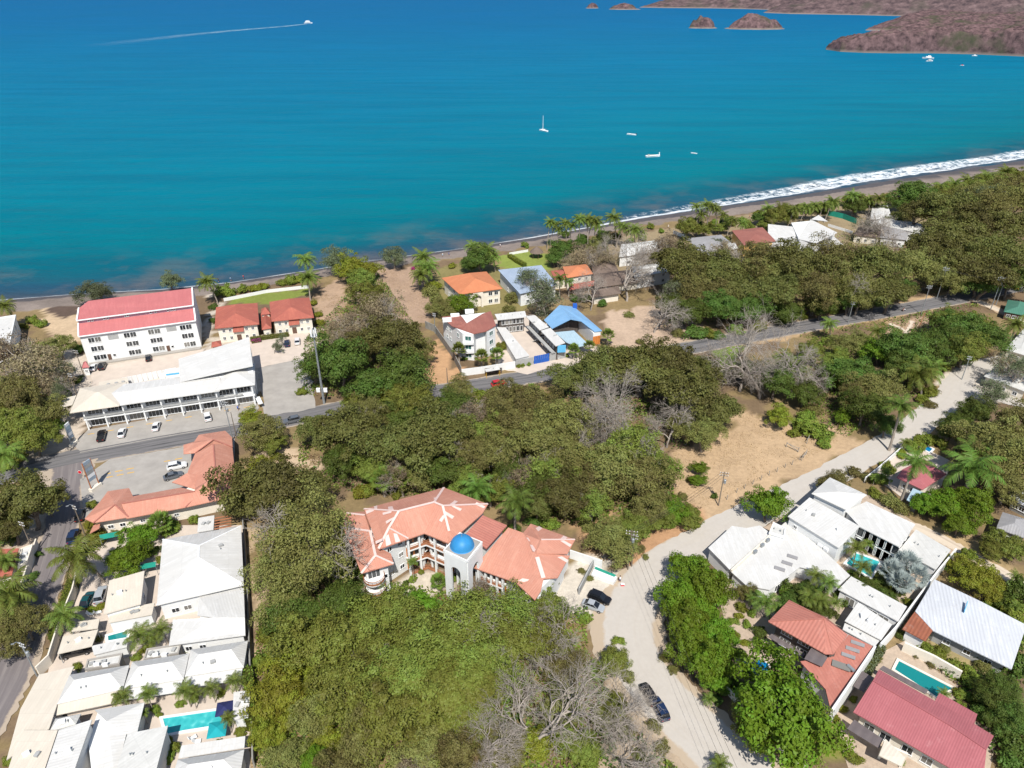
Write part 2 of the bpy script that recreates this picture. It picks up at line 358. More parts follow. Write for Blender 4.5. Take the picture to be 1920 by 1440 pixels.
# what covers the ground where (base soil / grass colours; soft ragged borders)
SOILS = [
    ((0.42, 0.295, 0.178), [(1245, 900), (1262, 835), (1330, 820), (1400, 768), (1470, 800), (1545, 815), (1600, 800), (1612, 828), (1540, 880), (1450, 935), (1370, 975), (1300, 960)]),
    ((0.40, 0.235, 0.13), [(1180, 1080), (1170, 1010), (1200, 960), (1330, 960), (1360, 985), (1250, 1045)]),
    ((0.38, 0.235, 0.13), [(1060, 990), (1100, 940), (1160, 960), (1180, 1060), (1110, 1060)]),
    ((0.44, 0.33, 0.225), [(480, 900), (470, 850), (530, 835), (600, 860), (590, 905), (520, 910)]),
    ((0.36, 0.25, 0.17), [(592, 600), (600, 540), (640, 520), (655, 560), (650, 600)]),
    ((0.34, 0.235, 0.165), [(715, 585), (705, 505), (765, 500), (800, 520), (812, 600), (770, 605)]),
    ((0.42, 0.255, 0.14), [(800, 720), (805, 640), (825, 645), (870, 705), (860, 722), (825, 735)]),
    ((0.42, 0.31, 0.225), [(1130, 640), (1135, 590), (1180, 575), (1290, 570), (1310, 600), (1300, 645), (1220, 660), (1170, 660)]),
    ((0.36, 0.25, 0.17), [(1665, 600), (1780, 592), (1790, 620), (1755, 640), (1700, 655), (1660, 640)]),
    ((0.42, 0.29, 0.165), [(1310, 650), (1430, 622), (1570, 590), (1700, 562), (1830, 540), (1830, 555), (1700, 590), (1570, 612), (1430, 645)]),
    ((0.47, 0.40, 0.33), [(100, 690), (125, 650), (190, 680), (200, 760), (150, 830), (60, 880), (0, 905), (0, 840), (80, 800)]),
    ((0.46, 0.34, 0.22), [(70, 610), (90, 570), (150, 580), (160, 640), (120, 650)]),
    ((0.10, 0.07, 0.055), [(85, 592), (100, 572), (140, 570), (148, 592), (120, 600)]),
    ((0.45, 0.39, 0.32), [(165, 745), (165, 660), (385, 645), (400, 560), (385, 560), (385, 545), (405, 545), (410, 640), (600, 615), (600, 690), (490, 690), (480, 760), (300, 780)]),
    ((0.17, 0.20, 0.045), [(425, 575), (432, 562), (500, 550), (578, 545), (580, 558), (500, 568)]),
    ((0.20, 0.17, 0.07), [(800, 545), (820, 505), (870, 490), (935, 500), (1040, 500), (1040, 560), (900, 600), (830, 600)]),
    ((0.20, 0.24, 0.055), [(930, 502), (935, 480), (980, 470), (1035, 475), (1040, 502), (1000, 508)]),
    ((0.12, 0.30, 0.02), [(1225, 440), (1280, 436), (1302, 460), (1290, 472), (1232, 462)]),
    ((0.17, 0.25, 0.04), [(1532, 408), (1545, 400), (1620, 420), (1600, 440), (1555, 425)]),
    ((0.26, 0.20, 0.12), [(1040, 470), (1230, 430), (1450, 395), (1760, 370), (1760, 440), (1500, 470), (1240, 500), (1060, 520)]),
    ((0.16, 0.20, 0.04), [(1480, 780), (1530, 780), (1565, 800), (1560, 830), (1500, 820)]),
    ((0.14, 0.20, 0.03), [(1345, 655), (1380, 640), (1385, 700), (1350, 710)]),
    ((0.50, 0.44, 0.36), [(1760, 720), (1790, 690), (1920, 690), (1920, 760), (1800, 745)]),
    ((0.36, 0.26, 0.14), [(1700, 990), (1790, 990), (1920, 1065), (1920, 1110), (1760, 1035)]),
    ((0.20, 0.20, 0.05), [(1560, 1440), (1560, 1350), (1600, 1345), (1640, 1400), (1650, 1440)]),
    ((0.30, 0.24, 0.12), [(1700, 1200), (1760, 1190), (1900, 1260), (1850, 1310), (1780, 1260)]),
    ((0.40, 0.30, 0.19), [(462, 1440), (455, 1000), (480, 1000), (492, 1440)]),
    ((0.50, 0.44, 0.36), [(690, 1125), (760, 1080), (850, 1080), (860, 1120), (760, 1150)]),
    ((0.50, 0.45, 0.38), [(1040, 1090), (1070, 1045), (1140, 1060), (1175, 1085), (1150, 1200), (1100, 1180), (1040, 1120)]),
    ((0.36, 0.28, 0.20), [(1100, 1240), (1180, 1180), (1220, 1250), (1280, 1330), (1350, 1440), (1080, 1440), (1150, 1330)]),
    ((0.42, 0.34, 0.26), [(0, 960), (40, 940), (160, 960), (150, 1000), (90, 1030), (0, 1030)]),
]
def build_ground():
    xs = np.unique(np.concatenate([np.linspace(-6000, -260, 20), np.arange(-260, 330, 1.6), np.linspace(332, 900, 60), np.linspace(950, 7000, 24)]))
    ys = np.unique(np.concatenate([np.linspace(-4000, 30, 20), np.arange(30, 420, 1.6), np.linspace(424, 900, 60), np.linspace(950, 3600, 20)]))
    X, Y = np.meshgrid(xs, ys); D = shore_d(X, Y)
    Z = np.where(D < -13, 0, np.where(D < 12, -(D + 13) / 25 * 2.7, -2.7 - (D - 12) * 0.05)); Z = np.maximum(Z, -12)
    Z += np.where(D < -16, (vnoise(X, Y, 9, 3) - 0.5) * 0.05 - 0.03, 0)
    base = np.array([0.165, 0.115, 0.07]); C = np.ones(X.shape + (3,)) * base
    wx = X + (vnoise(X, Y, 5, 11) - 0.5) * 5 + (vnoise(X, Y, 1.7, 12) - 0.5) * 2.5; wy = Y + (vnoise(X, Y, 5, 13) - 0.5) * 5 + (vnoise(X, Y, 1.7, 14) - 0.5) * 2.5
    m = (vnoise(X, Y, 14, 5) * 0.6 + vnoise(X, Y, 4, 6) * 0.4)[..., None]
    C = C * (0.75 + 0.6 * m) + np.array([0.05, 0.045, 0.0]) * (m > 0.5) * 0.6
    for c, poly in SOILS:
        i = pip(wx, wy, pix(poly)); C[i] = np.array(c)
    # beach: dark volcanic sand, darker where wet
    bw = np.interp(X, [-260, -60, 60, 200, 340], [13, 13, 14, 22, 26])
    sand = np.array([0.215, 0.175, 0.15]); wet = np.array([0.085, 0.078, 0.082])
    dn = D + (vnoise(X, Y, 7, 21) - 0.5) * 6
    i = dn > -bw; C[i] = sand * (0.85 + 0.3 * vnoise(X, Y, 6, 8)[i][:, None])
    ww = np.interp(X, [-260, -20, 80, 340], [2.0, 2.5, 6, 9])
    i = D + (vnoise(X, Y, 9, 22) - 0.5) * 3 > -ww; C[i] = wet
    nx, ny = len(xs), len(ys)
    idx = np.arange(nx * ny).reshape(ny, nx)
    Q = np.stack([idx[:-1, :-1], idx[:-1, 1:], idx[1:, 1:], idx[1:, :-1]], -1).reshape(-1, 4)
    keep = (D[:-1, :-1].reshape(-1) < 260)
    m_, t, b = _mk('ground_soil')
    at = N(t, 'ShaderNodeAttribute'); at.attribute_name = 'soil'
    pos = N(t, 'ShaderNodeNewGeometry').outputs['Position']
    n1 = noise(t, pos, 0.9, 8, 0.72); n2 = noise(t, pos, 0.12, 6, 0.65); n3 = noise(t, pos, 5.0, 3, 0.6)
    f = mathn(t, 'ADD', mathn(t, 'MULTIPLY', n1, 0.9), mathn(t, 'ADD', mathn(t, 'MULTIPLY', n2, 0.7), mathn(t, 'MULTIPLY', n3, 0.35)))
    gr = ramp(t, mathn(t, 'SUBTRACT', f, 0.475), [(0.2, (0.42, 0.42, 0.42)), (0.8, (1.0, 1.0, 1.0))])
    col = mixc(t, 1.0, at.outputs['Color'], gr, 'MULTIPLY')
    col = mixc(t, 0.28, col, at.outputs['Color'], 'ADD')
    t.links.new(col, b.inputs['Base Color']); b.inputs['Roughness'].default_value = 0.95; b.inputs['Specular IOR Level'].default_value = 0.1
    bump(t, b, n1, 0.5, 0.12)
    me = np_mesh('ground', np.stack([X, Y, Z], -1).reshape(-1, 3), Q[keep], 'ground_soil', True)
    ca = me.color_attributes.new('soil', 'FLOAT_COLOR', 'POINT')
    ca.data.foreach_set('color', np.concatenate([C.reshape(-1, 3), np.ones((nx * ny, 1))], 1).astype(np.float32).ravel())
    tag(link('ground', me), kind='structure')
build_ground()

def build_sea():
    xs = np.unique(np.concatenate([np.linspace(-6000, -300, 50), np.linspace(-300, 700, 260), np.linspace(700, 7000, 70)]))
    dy = np.unique(np.concatenate([np.linspace(-4, 60, 40), np.geomspace(60, 12000, 70)]))
    X, DY = np.meshgrid(xs, dy); Y = shore_y(X) + DY
    Z = np.full_like(X, SEA_Z)
    # low swell running along the shore and a breaker line on the right
    br = np.interp(X, [-300, 0, 60, 200, 400], [0.1, 0.15, 0.5, 0.9, 1.0])
    Z += 0.45 * br * np.exp(-((DY * 0.9 - 24 - 6 * vnoise(X, Y, 40, 31)) / 4.0) ** 2)
    Z = np.where(DY < 0, SEA_Z, Z)
    m, t, b = _mk('sea_water')
    uv = N(t, 'ShaderNodeUVMap'); uv.uv_map = 'shore'
    s = t.nodes.new('ShaderNodeSeparateXYZ'); t.links.new(uv.outputs[0], s.inputs[0]); al, d = s.outputs[0], s.outputs[1]
    pos = N(t, 'ShaderNodeNewGeometry').outputs['Position']
    nb = noise(t, pos, 0.012, 5, 0.6)
    nc = noise(t, pos, 0.0035, 4, 0.6)
    dd = mathn(t, 'ADD', d, mathn(t, 'MULTIPLY', mathn(t, 'SUBTRACT', nb, 0.5), mathn(t, 'MULTIPLY_ADD', d, 0.5, 30.0)))
    lg = mathn(t, 'DIVIDE', mathn(t, 'LOGARITHM', mathn(t, 'MAXIMUM', dd, 1.0), 10.0), 4.0)     # 1 m..10 km -> 0..1
    # depth colours: sandy shallows, slate, turquoise, teal, deep blue
    col = ramp(t, lg, [(0.0, (0.050, 0.062, 0.080)), (0.25, (0.020, 0.066, 0.105)), (0.37, (0.003, 0.095, 0.128)), (0.45, (0.0, 0.138, 0.172)),
                       (0.58, (0.0, 0.145, 0.216)), (0.70, (0.0, 0.130, 0.244)), (0.80, (0.0, 0.103, 0.240)), (0.92, (0.0, 0.088, 0.228))])
    col = mixc(t, mathn(t, 'MULTIPLY', mathn(t, 'SUBTRACT', nc, 0.35, clamp=True), 0.5, clamp=True), col, (0.003, 0.085, 0.15))
    ms_ = t.nodes.new('ShaderNodeMapping'); ms_.inputs['Rotation'].default_value = (0, 0, R(-20)); ms_.inputs['Scale'].default_value = (0.10, 1.0, 1); t.links.new(pos, ms_.inputs[0])
    stk = noise(t, ms_.outputs[0], 0.045, 6, 0.7)      # wind streaks and slicks
    col = mixc(t, mathn(t, 'MULTIPLY', mathn(t, 'SUBTRACT', stk, 0.42, clamp=True), 1.1, clamp=True), col, (0.0, 0.055, 0.115))
    # suspended sand off the beach in the middle of the bay
    sm = mathn(t, 'MULTIPLY', mathn(t, 'SUBTRACT', noise(t, pos, 0.03, 6, 0.65), 0.48, clamp=True), 6.0, clamp=True)
    near = mathn(t, 'SUBTRACT', 1.0, mathn(t, 'DIVIDE', d, 55.0), clamp=True)
    col = mixc(t, mathn(t, 'MULTIPLY', mathn(t, 'MULTIPLY', sm, near), 0.5), col, (0.16, 0.13, 0.115))
    # foam
    mp = t.nodes.new('ShaderNodeMapping'); mp.inputs['Scale'].default_value = (0.10, 0.28, 1); t.links.new(uv.outputs[0], mp.inputs[0])
    wob = mathn(t, 'MULTIPLY', mathn(t, 'SUBTRACT', noise(t, mp.outputs[0], 0.45, 5, 0.65), 0.5), 16.0)
    amt = N(t, 'ShaderNodeMapRange', _clamp=True); t.links.new(al, amt.inputs[0])
    for i, v in enumerate((0.0, 190.0, 0.0, 1.0)): amt.inputs[i + 1].default_value = v
    A = amt.outputs[0]
    lo = mathn(t, 'MULTIPLY_ADD', A, 6.0, 0.0)                        # foam starts farther out where the surf is high
    hi = mathn(t, 'MULTIPLY_ADD', A, 19.0, 3.0)
    dw = mathn(t, 'ADD', d, mathn(t, 'MULTIPLY', wob, mathn(t, 'MULTIPLY_ADD', A, 0.6, 0.22)))
    inside = mathn(t, 'MULTIPLY', mathn(t, 'MULTIPLY', mathn(t, 'SUBTRACT', dw, lo), 0.5, clamp=True), mathn(t, 'MULTIPLY', mathn(t, 'SUBTRACT', hi, dw), 0.22, clamp=True))
    lace = mathn(t, 'ADD', mathn(t, 'MULTIPLY', noise(t, pos, 0.30, 8, 0.78), 0.75), mathn(t, 'MULTIPLY', noise(t, mp.outputs[0], 0.9, 4, 0.6), 0.25))
    thr = mathn(t, 'MULTIPLY_ADD', A, -0.10, 0.53)
    fm = mathn(t, 'MULTIPLY', inside, mathn(t, 'MULTIPLY', mathn(t, 'SUBTRACT', lace, thr), 7.0, clamp=True))
    edge = mathn(t, 'SUBTRACT', 1.0, mathn(t, 'MULTIPLY', mathn(t, 'ABSOLUTE', mathn(t, 'SUBTRACT', dw, lo)), 0.55), clamp=True)
    fm = mathn(t, 'MAXIMUM', fm, mathn(t, 'MULTIPLY', edge, 0.85))
    col = mixc(t, fm, col, (0.82, 0.84, 0.85))
    # wind-roughened sea: body colour with a weak, broad sky reflection
    df = N(t, 'ShaderNodeBsdfDiffuse'); t.links.new(col, df.inputs[0]); gl = N(t, 'ShaderNodeBsdfGlossy', Roughness=0.28); fr = N(t, 'ShaderNodeFresnel', IOR=1.33)
    gf = mathn(t, 'MULTIPLY', mathn(t, 'MULTIPLY', fr.outputs[0], 0.09), mathn(t, 'SUBTRACT', 1.0, fm, clamp=True)); mxs = t.nodes.new('ShaderNodeMixShader'); t.links.new(gf, mxs.inputs[0]); t.links.new(df.outputs[0], mxs.inputs[1]); t.links.new(gl.outputs[0], mxs.inputs[2]); t.links.new(mxs.outputs[0], t.nodes['Material Output'].inputs[0])
    mw = t.nodes.new('ShaderNodeMapping'); mw.inputs['Rotation'].default_value = (0, 0, R(-24)); mw.inputs['Scale'].default_value = (0.45, 1.0, 1); t.links.new(pos, mw.inputs[0])
    h = mathn(t, 'ADD', noise(t, mw.outputs[0], 0.30, 5, 0.65), mathn(t, 'MULTIPLY', noise(t, mw.outputs[0], 0.055, 4, 0.6), 3.5))
    bn = N(t, 'ShaderNodeBump', Strength=0.8, Distance=0.9); t.links.new(h, bn.inputs['Height'])
    for q in (df, gl, fr): t.links.new(bn.outputs[0], q.inputs['Normal'])
    t.nodes.remove(b)
    nx, ny = len(xs), len(dy); idx = np.arange(nx * ny).reshape(ny, nx)
    Q = np.stack([idx[:-1, :-1], idx[:-1, 1:], idx[1:, 1:], idx[1:, :-1]], -1).reshape(-1, 4)
    me = np_mesh('sea', np.stack([X, Y, Z], -1).reshape(-1, 3), Q, 'sea_water', True)
    lay = me.uv_layers.new(name='shore'); UV = np.stack([X, DY * 0.9], -1).reshape(-1, 2)
    lay.data.foreach_set('uv', UV[Q.ravel()].astype(np.float32).ravel())
    tag(link('sea', me), kind='structure')
build_sea()

# ---- far shore: hills, headland and islands (real size, real distance)
def hillmat(name, c1, c2, c3, sc):
    m, t, b = _mk(name); pos = N(t, 'ShaderNodeNewGeometry').outputs['Position']
    n1 = noise(t, pos, sc, 8, 0.7); n2 = noise(t, pos, sc * 0.22, 5, 0.6)
    col = ramp(t, n1, [(0.36, c1), (0.52, c2), (0.66, tuple(x * 1.5 for x in c2))])
    col = mixc(t, mathn(t, 'MULTIPLY', mathn(t, 'SUBTRACT', n2, 0.52, clamp=True), 5.0, clamp=True), col, c3)
    sx = t.nodes.new('ShaderNodeSeparateXYZ'); t.links.new(N(t, 'ShaderNodeNewGeometry').outputs['Position'], sx.inputs[0])
    low = mathn(t, 'SUBTRACT', 1.0, mathn(t, 'DIVIDE', mathn(t, 'ADD', sx.outputs[2], 1.5), 4.0), clamp=True)
    col = mixc(t, low, col, (0.22, 0.18, 0.155))
    t.links.new(col, b.inputs['Base Color']); b.inputs['Roughness'].default_value = 1.0; b.inputs['Specular IOR Level'].default_value = 0.02
hillmat('scrub_hill', (0.045, 0.032, 0.034), (0.125, 0.080, 0.080), (0.055, 0.062, 0.036), 0.11)
hillmat('scrub_far', (0.05, 0.038, 0.042), (0.115, 0.080, 0.080), (0.07, 0.066, 0.052), 0.05)
def hill(name, coast, depth, height, seed, mat, nx=160, ny=60, rise=0.08, rough=0.25, canopy=2.0, back=0.0):
    """land rising from a shoreline: coast = near waterline, then inland by depth metres"""
    P = [G(u, v, SEA_Z) for u, v in coast]; cum = [0.0]
    for a, b in zip(P, P[1:]): cum.append(cum[-1] + (b - a).length)
    s = np.linspace(0, cum[-1], nx); cx = np.interp(s, cum, [p.x for p in P]); cy = np.interp(s, cum, [p.y for p in P])
    hh = np.interp(s / cum[-1], [h[0] for h in height], [h[1] for h in height])
    tv = np.linspace(0, 1, ny) ** 1.3; T, I = np.meshgrid(tv, np.arange(nx))
    dx = P[-1].x - P[0].x; dy_ = P[-1].y - P[0].y; L = math.hypot(dx, dy_); nxv, nyv = -dy_ / L, dx / L
    if nyv < 0: nxv, nyv = -nxv, -nyv
    X = cx[I] + nxv * T * depth; Y = cy[I] + nyv * T * depth
    ends = np.sin(np.clip(I / (nx - 1), 0, 1) * math.pi) ** 0.35
    prof = np.clip(T / rise, 0, 1) ** 0.6 * (1 - np.clip((T - 0.75) / 0.25, 0, 1) ** 2 * (1 - back))
    nz = vnoise(X, Y, depth * 0.22, seed) * 0.6 + vnoise(X, Y, depth * 0.09, seed + 1) * 0.3 + vnoise(X, Y, depth * 0.035, seed + 2) * 0.15
    Z = hh[I] * prof * ends * (1 - rough + rough * 2 * nz) + canopy * (vnoise(X, Y, 9, seed + 3) + 0.6 * vnoise(X, Y, 4, seed + 4)) * np.clip(T / 0.06, 0, 1)
    Z = Z + SEA_Z - 0.6 + np.clip(T * 40, 0, 1) * 0.8
    o = Vector((float(X.mean()), float(Y.mean()), SEA_Z))
    idx = np.arange(nx * ny).reshape(nx, ny); Q = np.stack([idx[:-1, :-1], idx[1:, :-1], idx[1:, 1:], idx[:-1, 1:]], -1).reshape(-1, 4)
    me = np_mesh(name, np.stack([X - o.x, Y - o.y, Z - o.z], -1).reshape(-1, 3), Q, mat, False)
    ob = link(name, me); ob.location = o; return ob
tag(hill('headland', [(1548, 93), (1575, 97), (1620, 99), (1680, 100), (1750, 100), (1830, 102), (1920, 106), (2060, 112), (2300, 122)], 140, [(0, 4), (0.05, 20), (0.2, 26), (0.5, 26), (1, 30)], 41, 'scrub_hill', 320, 70, 0.05, 0.3, 5.0, 0.0), kind='structure')
tag(hill('hill', [(1622, 57), (1660, 58), (1700, 60), (1760, 62), (1850, 66), (1960, 70), (2150, 76)], 420, [(0, 10), (0.13, 36), (0.28, 28), (0.6, 26), (1, 36)], 51, 'scrub_hill', 260, 80, 0.25, 0.35, 3, 0.5), kind='structure')
tag(hill('coastal_hills', [(1430, 24), (1480, 26), (1540, 27), (1600, 28), (1660, 29.5), (1760, 32), (1950, 36), (2200, 42)], 1500, [(0, 40), (0.1, 70), (0.3, 90), (1, 150)], 61, 'scrub_far', 220, 90, 0.2, 0.4, 5, 1.0), kind='structure')
tag(hill('coastal_hills', [(1196, 14), (1250, 15), (1330, 15.5), (1400, 17), (1440, 18.5), (1520, 20), (1700, 24)], 2600, [(0, 30), (0.12, 60), (0.4, 90), (1, 150)], 71, 'scrub_far', 220, 90, 0.16, 0.4, 5, 1.0), kind='structure')
ISL = 'islands out in the bay'
for nm, lb, a, b, vv, hpx, sd in (('island', 'low brown scrub-covered islet with a rounded hump beside the larger island', 1294, 1342, 52.5, 19, 81), ('island', 'long brown scrub-covered island with a broad rounded top in the bay', 1366, 1464, 53.5, 22, 85),
                              ('sea_stack', 'small pointed rock islet standing alone far out in the bay', 1099, 1121, 15.5, 8, 89), ('island', 'flat reddish rocky islet just off the far point of hills', 1145, 1197, 17.5, 9, 93)):
    p = G((a + b) / 2, vv, SEA_Z); m_ = mpp(p); wm = (b - a) * m_; hm = hpx * m_
    n = 48; th = np.linspace(0, 2 * math.pi, n, endpoint=False); rr = np.linspace(0, 1, 16); Rr, Th = np.meshgrid(rr, th, indexing='ij')
    X = Rr * np.cos(Th) * wm / 2 * (1 + 0.12 * np.sin(3 * Th + sd)); Y = Rr * np.sin(Th) * wm * 0.3
    Z = hm * np.clip(1 - Rr ** 2.6, 0, 1) ** 0.8 * (0.72 + 0.5 * vnoise(X + sd, Y, wm * 0.14, sd)) + hm * 0.12 * vnoise(X, Y, wm * 0.035, sd + 1) * (1 - Rr) - 1.0
    idx = np.arange(16 * n).reshape(16, n); Q = np.stack([idx[:-1], idx[1:], np.roll(idx, -1, 1)[1:], np.roll(idx, -1, 1)[:-1]], -1).reshape(-1, 4)
    o = link(nm, np_mesh(nm, np.stack([X, Y, Z], -1).reshape(-1, 3), Q, 'scrub_hill'), None, p)
    tag(o, lb, 'island', ISL)
    # wave-cut rock shelf around its foot
    mb = MB(); k = 40
    ring = lambda f, z: [(p.x + math.cos(2 * math.pi * i / k) * wm / 2 * f * (1 + 0.1 * random.random()), p.y + math.sin(2 * math.pi * i / k) * wm * 0.3 * f * (1 + 0.1 * random.random()), z) for i in range(k)]
    V = ring(1.12, SEA_Z - 0.5) + ring(0.9, SEA_Z + 1.6 + wm * 0.004)
    mb.add(V, [[i, (i + 1) % k, k + (i + 1) % k, k + i] for i in range(k)] + [list(range(k, 2 * k))]); mb.build('rock_shelf', 'rock', o)

# ---- roads, lots and paved yards (each sheet a little above the one below)
def catmull(P, n=8):
    out = []
    for i in range(len(P) - 1):
        p0, p1, p2, p3 = P[max(i - 1, 0)], P[i], P[i + 1], P[min(i + 2, len(P) - 1)]
        for k in range(n):
            t = k / n; out.append(0.5 * ((2 * p1) + (p2 - p0) * t + (2 * p0 - 5 * p1 + 4 * p2 - p3) * t * t + (3 * p1 - p0 - 3 * p2 + p3) * t ** 3))
    out.append(P[-1]); return out
def roadmat(name, c, c2, edge, track, half, grit=3.0, trk=(1.0, 1.0)):
    m, t, b = _mk(name); uv = N(t, 'ShaderNodeUVMap'); uv.uv_map = 'road'
    s = t.nodes.new('ShaderNodeSeparateXYZ'); t.links.new(uv.outputs[0], s.inputs[0])
    pos = N(t, 'ShaderNodeNewGeometry').outputs['Position']
    n1 = noise(t, pos, 0.35, 7, 0.7); n2 = noise(t, pos, grit, 4, 0.6)
    mp = t.nodes.new('ShaderNodeMapping'); mp.inputs['Scale'].default_value = (1.3, 0.05, 1); t.links.new(uv.outputs[0], mp.inputs[0])
    n3 = noise(t, mp.outputs[0], 1.0, 5, 0.6)
    col = mixc(t, mathn(t, 'MULTIPLY', mathn(t, 'ADD', mathn(t, 'MULTIPLY', n1, 0.6), mathn(t, 'MULTIPLY', n2, 0.4)), 1.0), c, c2)
    f = mathn(t, 'MULTIPLY', mathn(t, 'SUBTRACT', n3, 0.47, clamp=True), 5.0, clamp=True)
    ax = mathn(t, 'ABSOLUTE', s.outputs[0])
    inn = mathn(t, 'MULTIPLY', mathn(t, 'SUBTRACT', half * 0.8, ax), 2.0, clamp=True)
    col = mixc(t, mathn(t, 'MULTIPLY', mathn(t, 'MULTIPLY', f, inn), trk[0]), col, track)
    e = mathn(t, 'MULTIPLY', mathn(t, 'SUBTRACT', mathn(t, 'ADD', ax, mathn(t, 'MULTIPLY', mathn(t, 'SUBTRACT', n1, 0.5), 2.4)), half * 0.82), 2.2, clamp=True)
    col = mixc(t, e, col, edge)
    t.links.new(col, b.inputs['Base Color']); b.inputs['Roughness'].default_value = 0.9; b.inputs['Specular IOR Level'].default_value = 0.15
    bump(t, b, n2, 0.25, 0.04)
roadmat('asphalt', (0.125, 0.12, 0.122), (0.19, 0.18, 0.176), (0.34, 0.28, 0.22), (0.065, 0.063, 0.066), 4.3, 3.0)
roadmat('asphalt_side', (0.13, 0.115, 0.115), (0.19, 0.165, 0.16), (0.37, 0.30, 0.23), (0.30, 0.265, 0.245), 3.6, 3.0, (0.45, 1))
roadmat('gravel', (0.37, 0.335, 0.295), (0.51, 0.47, 0.42), (0.40, 0.32, 0.235), (0.40, 0.345, 0.28), 5.2, 1.2, (0.22, 1))
roadmat('track_dirt', (0.50, 0.42, 0.33), (0.62, 0.53, 0.42), (0.40, 0.29, 0.19), (0.40, 0.32, 0.25), 1.6, 2.5)
ROADS = []
def road(name, pts, width, z, mat):
    P = catmull([G(u, v, 0) for u, v in pts], 10); n = len(P)
    W = np.interp(np.linspace(0, 1, n), np.linspace(0, 1, len(width)), width) if hasattr(width, '__len__') else [width] * n
    V = []; UV = []; L = 0; K = 5; ROADS.append((np.array([[p.x, p.y] for p in P]), max(W) / 2))
    for i, p in enumerate(P):
        d = (P[min(i + 1, n - 1)] - P[max(i - 1, 0)]); d.z = 0; d.normalize(); sd = Vector((d.y, -d.x, 0))
        if i: L += (P[i] - P[i - 1]).length
        for k in range(K):
            o = (k / (K - 1) - 0.5) * W[i] + (random.uniform(-0.35, 0.35) if k in (0, K - 1) else 0)
            V.append((p.x + sd.x * o, p.y + sd.y * o, z)); UV.append((o, L))
    Q = [[i * K + k, i * K + k + 1, (i + 1) * K + k + 1, (i + 1) * K + k] for i in range(n - 1) for k in range(K - 1)]
    me = np_mesh(name, V, Q, mat)
    lay = me.uv_layers.new(name='road')
    for i, l in enumerate(me.loops): lay.data[i].uv = UV[l.vertex_index]
    return tag(link(name, me), kind='structure')
def patch(name, poly, z, mat, jit=0.0, zp=0.0):
    P = pix(poly, zp); Q = []
    for i, p in enumerate(P):
        q = P[(i + 1) % len(P)]; k = max(1, int((q - p).length / 1.5)) if jit else 1
        for j in range(k):
            a = p.lerp(q, j / k); Q.append((a.x + random.uniform(-jit, jit), a.y + random.uniform(-jit, jit), z))
    if area2(Q) < 0: Q = Q[::-1]
    o = mesh(name, Q, [list(range(len(Q)))], mat)
    return tag(o, kind='structure')
MAIN = [(-260, 985), (-120, 935), (0, 897), (70, 873), (130, 860), (250, 838), (420, 808), (560, 782), (700, 754), (800, 738), (930, 717), (1040, 698), (1180, 673), (1310, 649), (1430, 626), (1570, 601), (1700, 578), (1830, 553), (1940, 531), (2100, 500), (2300, 465)]
road('main_road', MAIN, 8.6, 0.05, 'asphalt')
road('side_street', [(128, 872), (125, 900), (122, 930), (116, 975), (104, 1030), (86, 1090), (55, 1170), (22, 1255), (-15, 1330), (-70, 1420), (-130, 1500)], [13, 11, 8.5, 7, 7, 7, 7.5, 8, 8, 8, 8], 0.075, 'asphalt_side')
road('dirt_road', [(1990, 640), (1900, 668), (1830, 690), (1800, 712), (1785, 745), (1735, 786), (1680, 823), (1600, 868), (1500, 921), (1440, 950), (1370, 985), (1290, 1030), (1225, 1078), (1188, 1130), (1178, 1190), (1200, 1250), (1250, 1315), (1318, 1380), (1395, 1450), (1480, 1530)], [5.5, 5.5, 6, 7, 9, 8, 7, 7, 7.5, 8, 8, 8.5, 10, 12.5, 14, 13, 12, 12, 12, 12], 0.055, 'gravel')
road('dirt_track', [(1800, 730), (1840, 738), (1890, 750), (1960, 772)], 5.5, 0.08, 'gravel')
road('dirt_track', [(1705, 985), (1740, 998), (1800, 1030), (1870, 1070), (1960, 1120)], 3.2, 0.06, 'track_dirt')
road('dirt_track', [(1822, 560), (1850, 572), (1890, 590), (1950, 622)], 5.0, 0.085, 'track_dirt')
road('footpath', [(1667, 607), (1690, 616), (1699, 625), (1696, 640), (1690, 655)], 1.4, 0.06, 'track_dirt')
road('footpath', [(1711, 602), (1706, 612), (1699, 625)], 1.2, 0.075, 'track_dirt')
patch('parking_lot', [(138, 836), (165, 806), (480, 752), (486, 765), (470, 790), (300, 818), (150, 846)], 0.09, 'concrete')
patch('parking_lot', [(158, 975), (150, 900), (205, 862), (440, 822), (440, 905), (250, 935)], 0.09, 'concrete')
patch('parking_lot', [(496, 782), (484, 690), (570, 672), (588, 720), (590, 765)], 0.06, 'concrete', 0.4)
patch('yard', [(172, 740), (172, 690), (385, 655), (400, 640), (340, 700), (300, 730)], 0.06, 'pale_deck', 0.2)
patch('yard', [(460, 690), (455, 640), (595, 615), (598, 660), (570, 672), (484, 690)], 0.065, 'pale_deck', 0.3)
patch('yard', [(930, 690), (925, 600), (1000, 590), (1075, 640), (1165, 660), (1120, 690), (1030, 690), (990, 702)], 0.06, 'pale_deck', 0.3)
patch('courtyard', [(92, 1250), (140, 1080), (165, 1000), (300, 985), (458, 985), (470, 1460), (60, 1460)], 0.05, 'pale_deck')
patch('courtyard', [(1340, 1040), (1440, 985), (1530, 915), (1640, 930), (1790, 1030), (1700, 1150), (1640, 1215), (1575, 1330), (1500, 1250), (1380, 1250), (1350, 1130)], 0.05, 'warm_paving')
patch('courtyard', [(1590, 1440), (1560, 1345), (1650, 1225), (1700, 1200), (1800, 1270), (1790, 1310), (1870, 1380), (1850, 1470)], 0.06, 'warm_paving')
patch('courtyard', [(1640, 900), (1660, 860), (1700, 820), (1790, 870), (1760, 915), (1720, 950)], 0.06, 'pale_deck', 0.3)
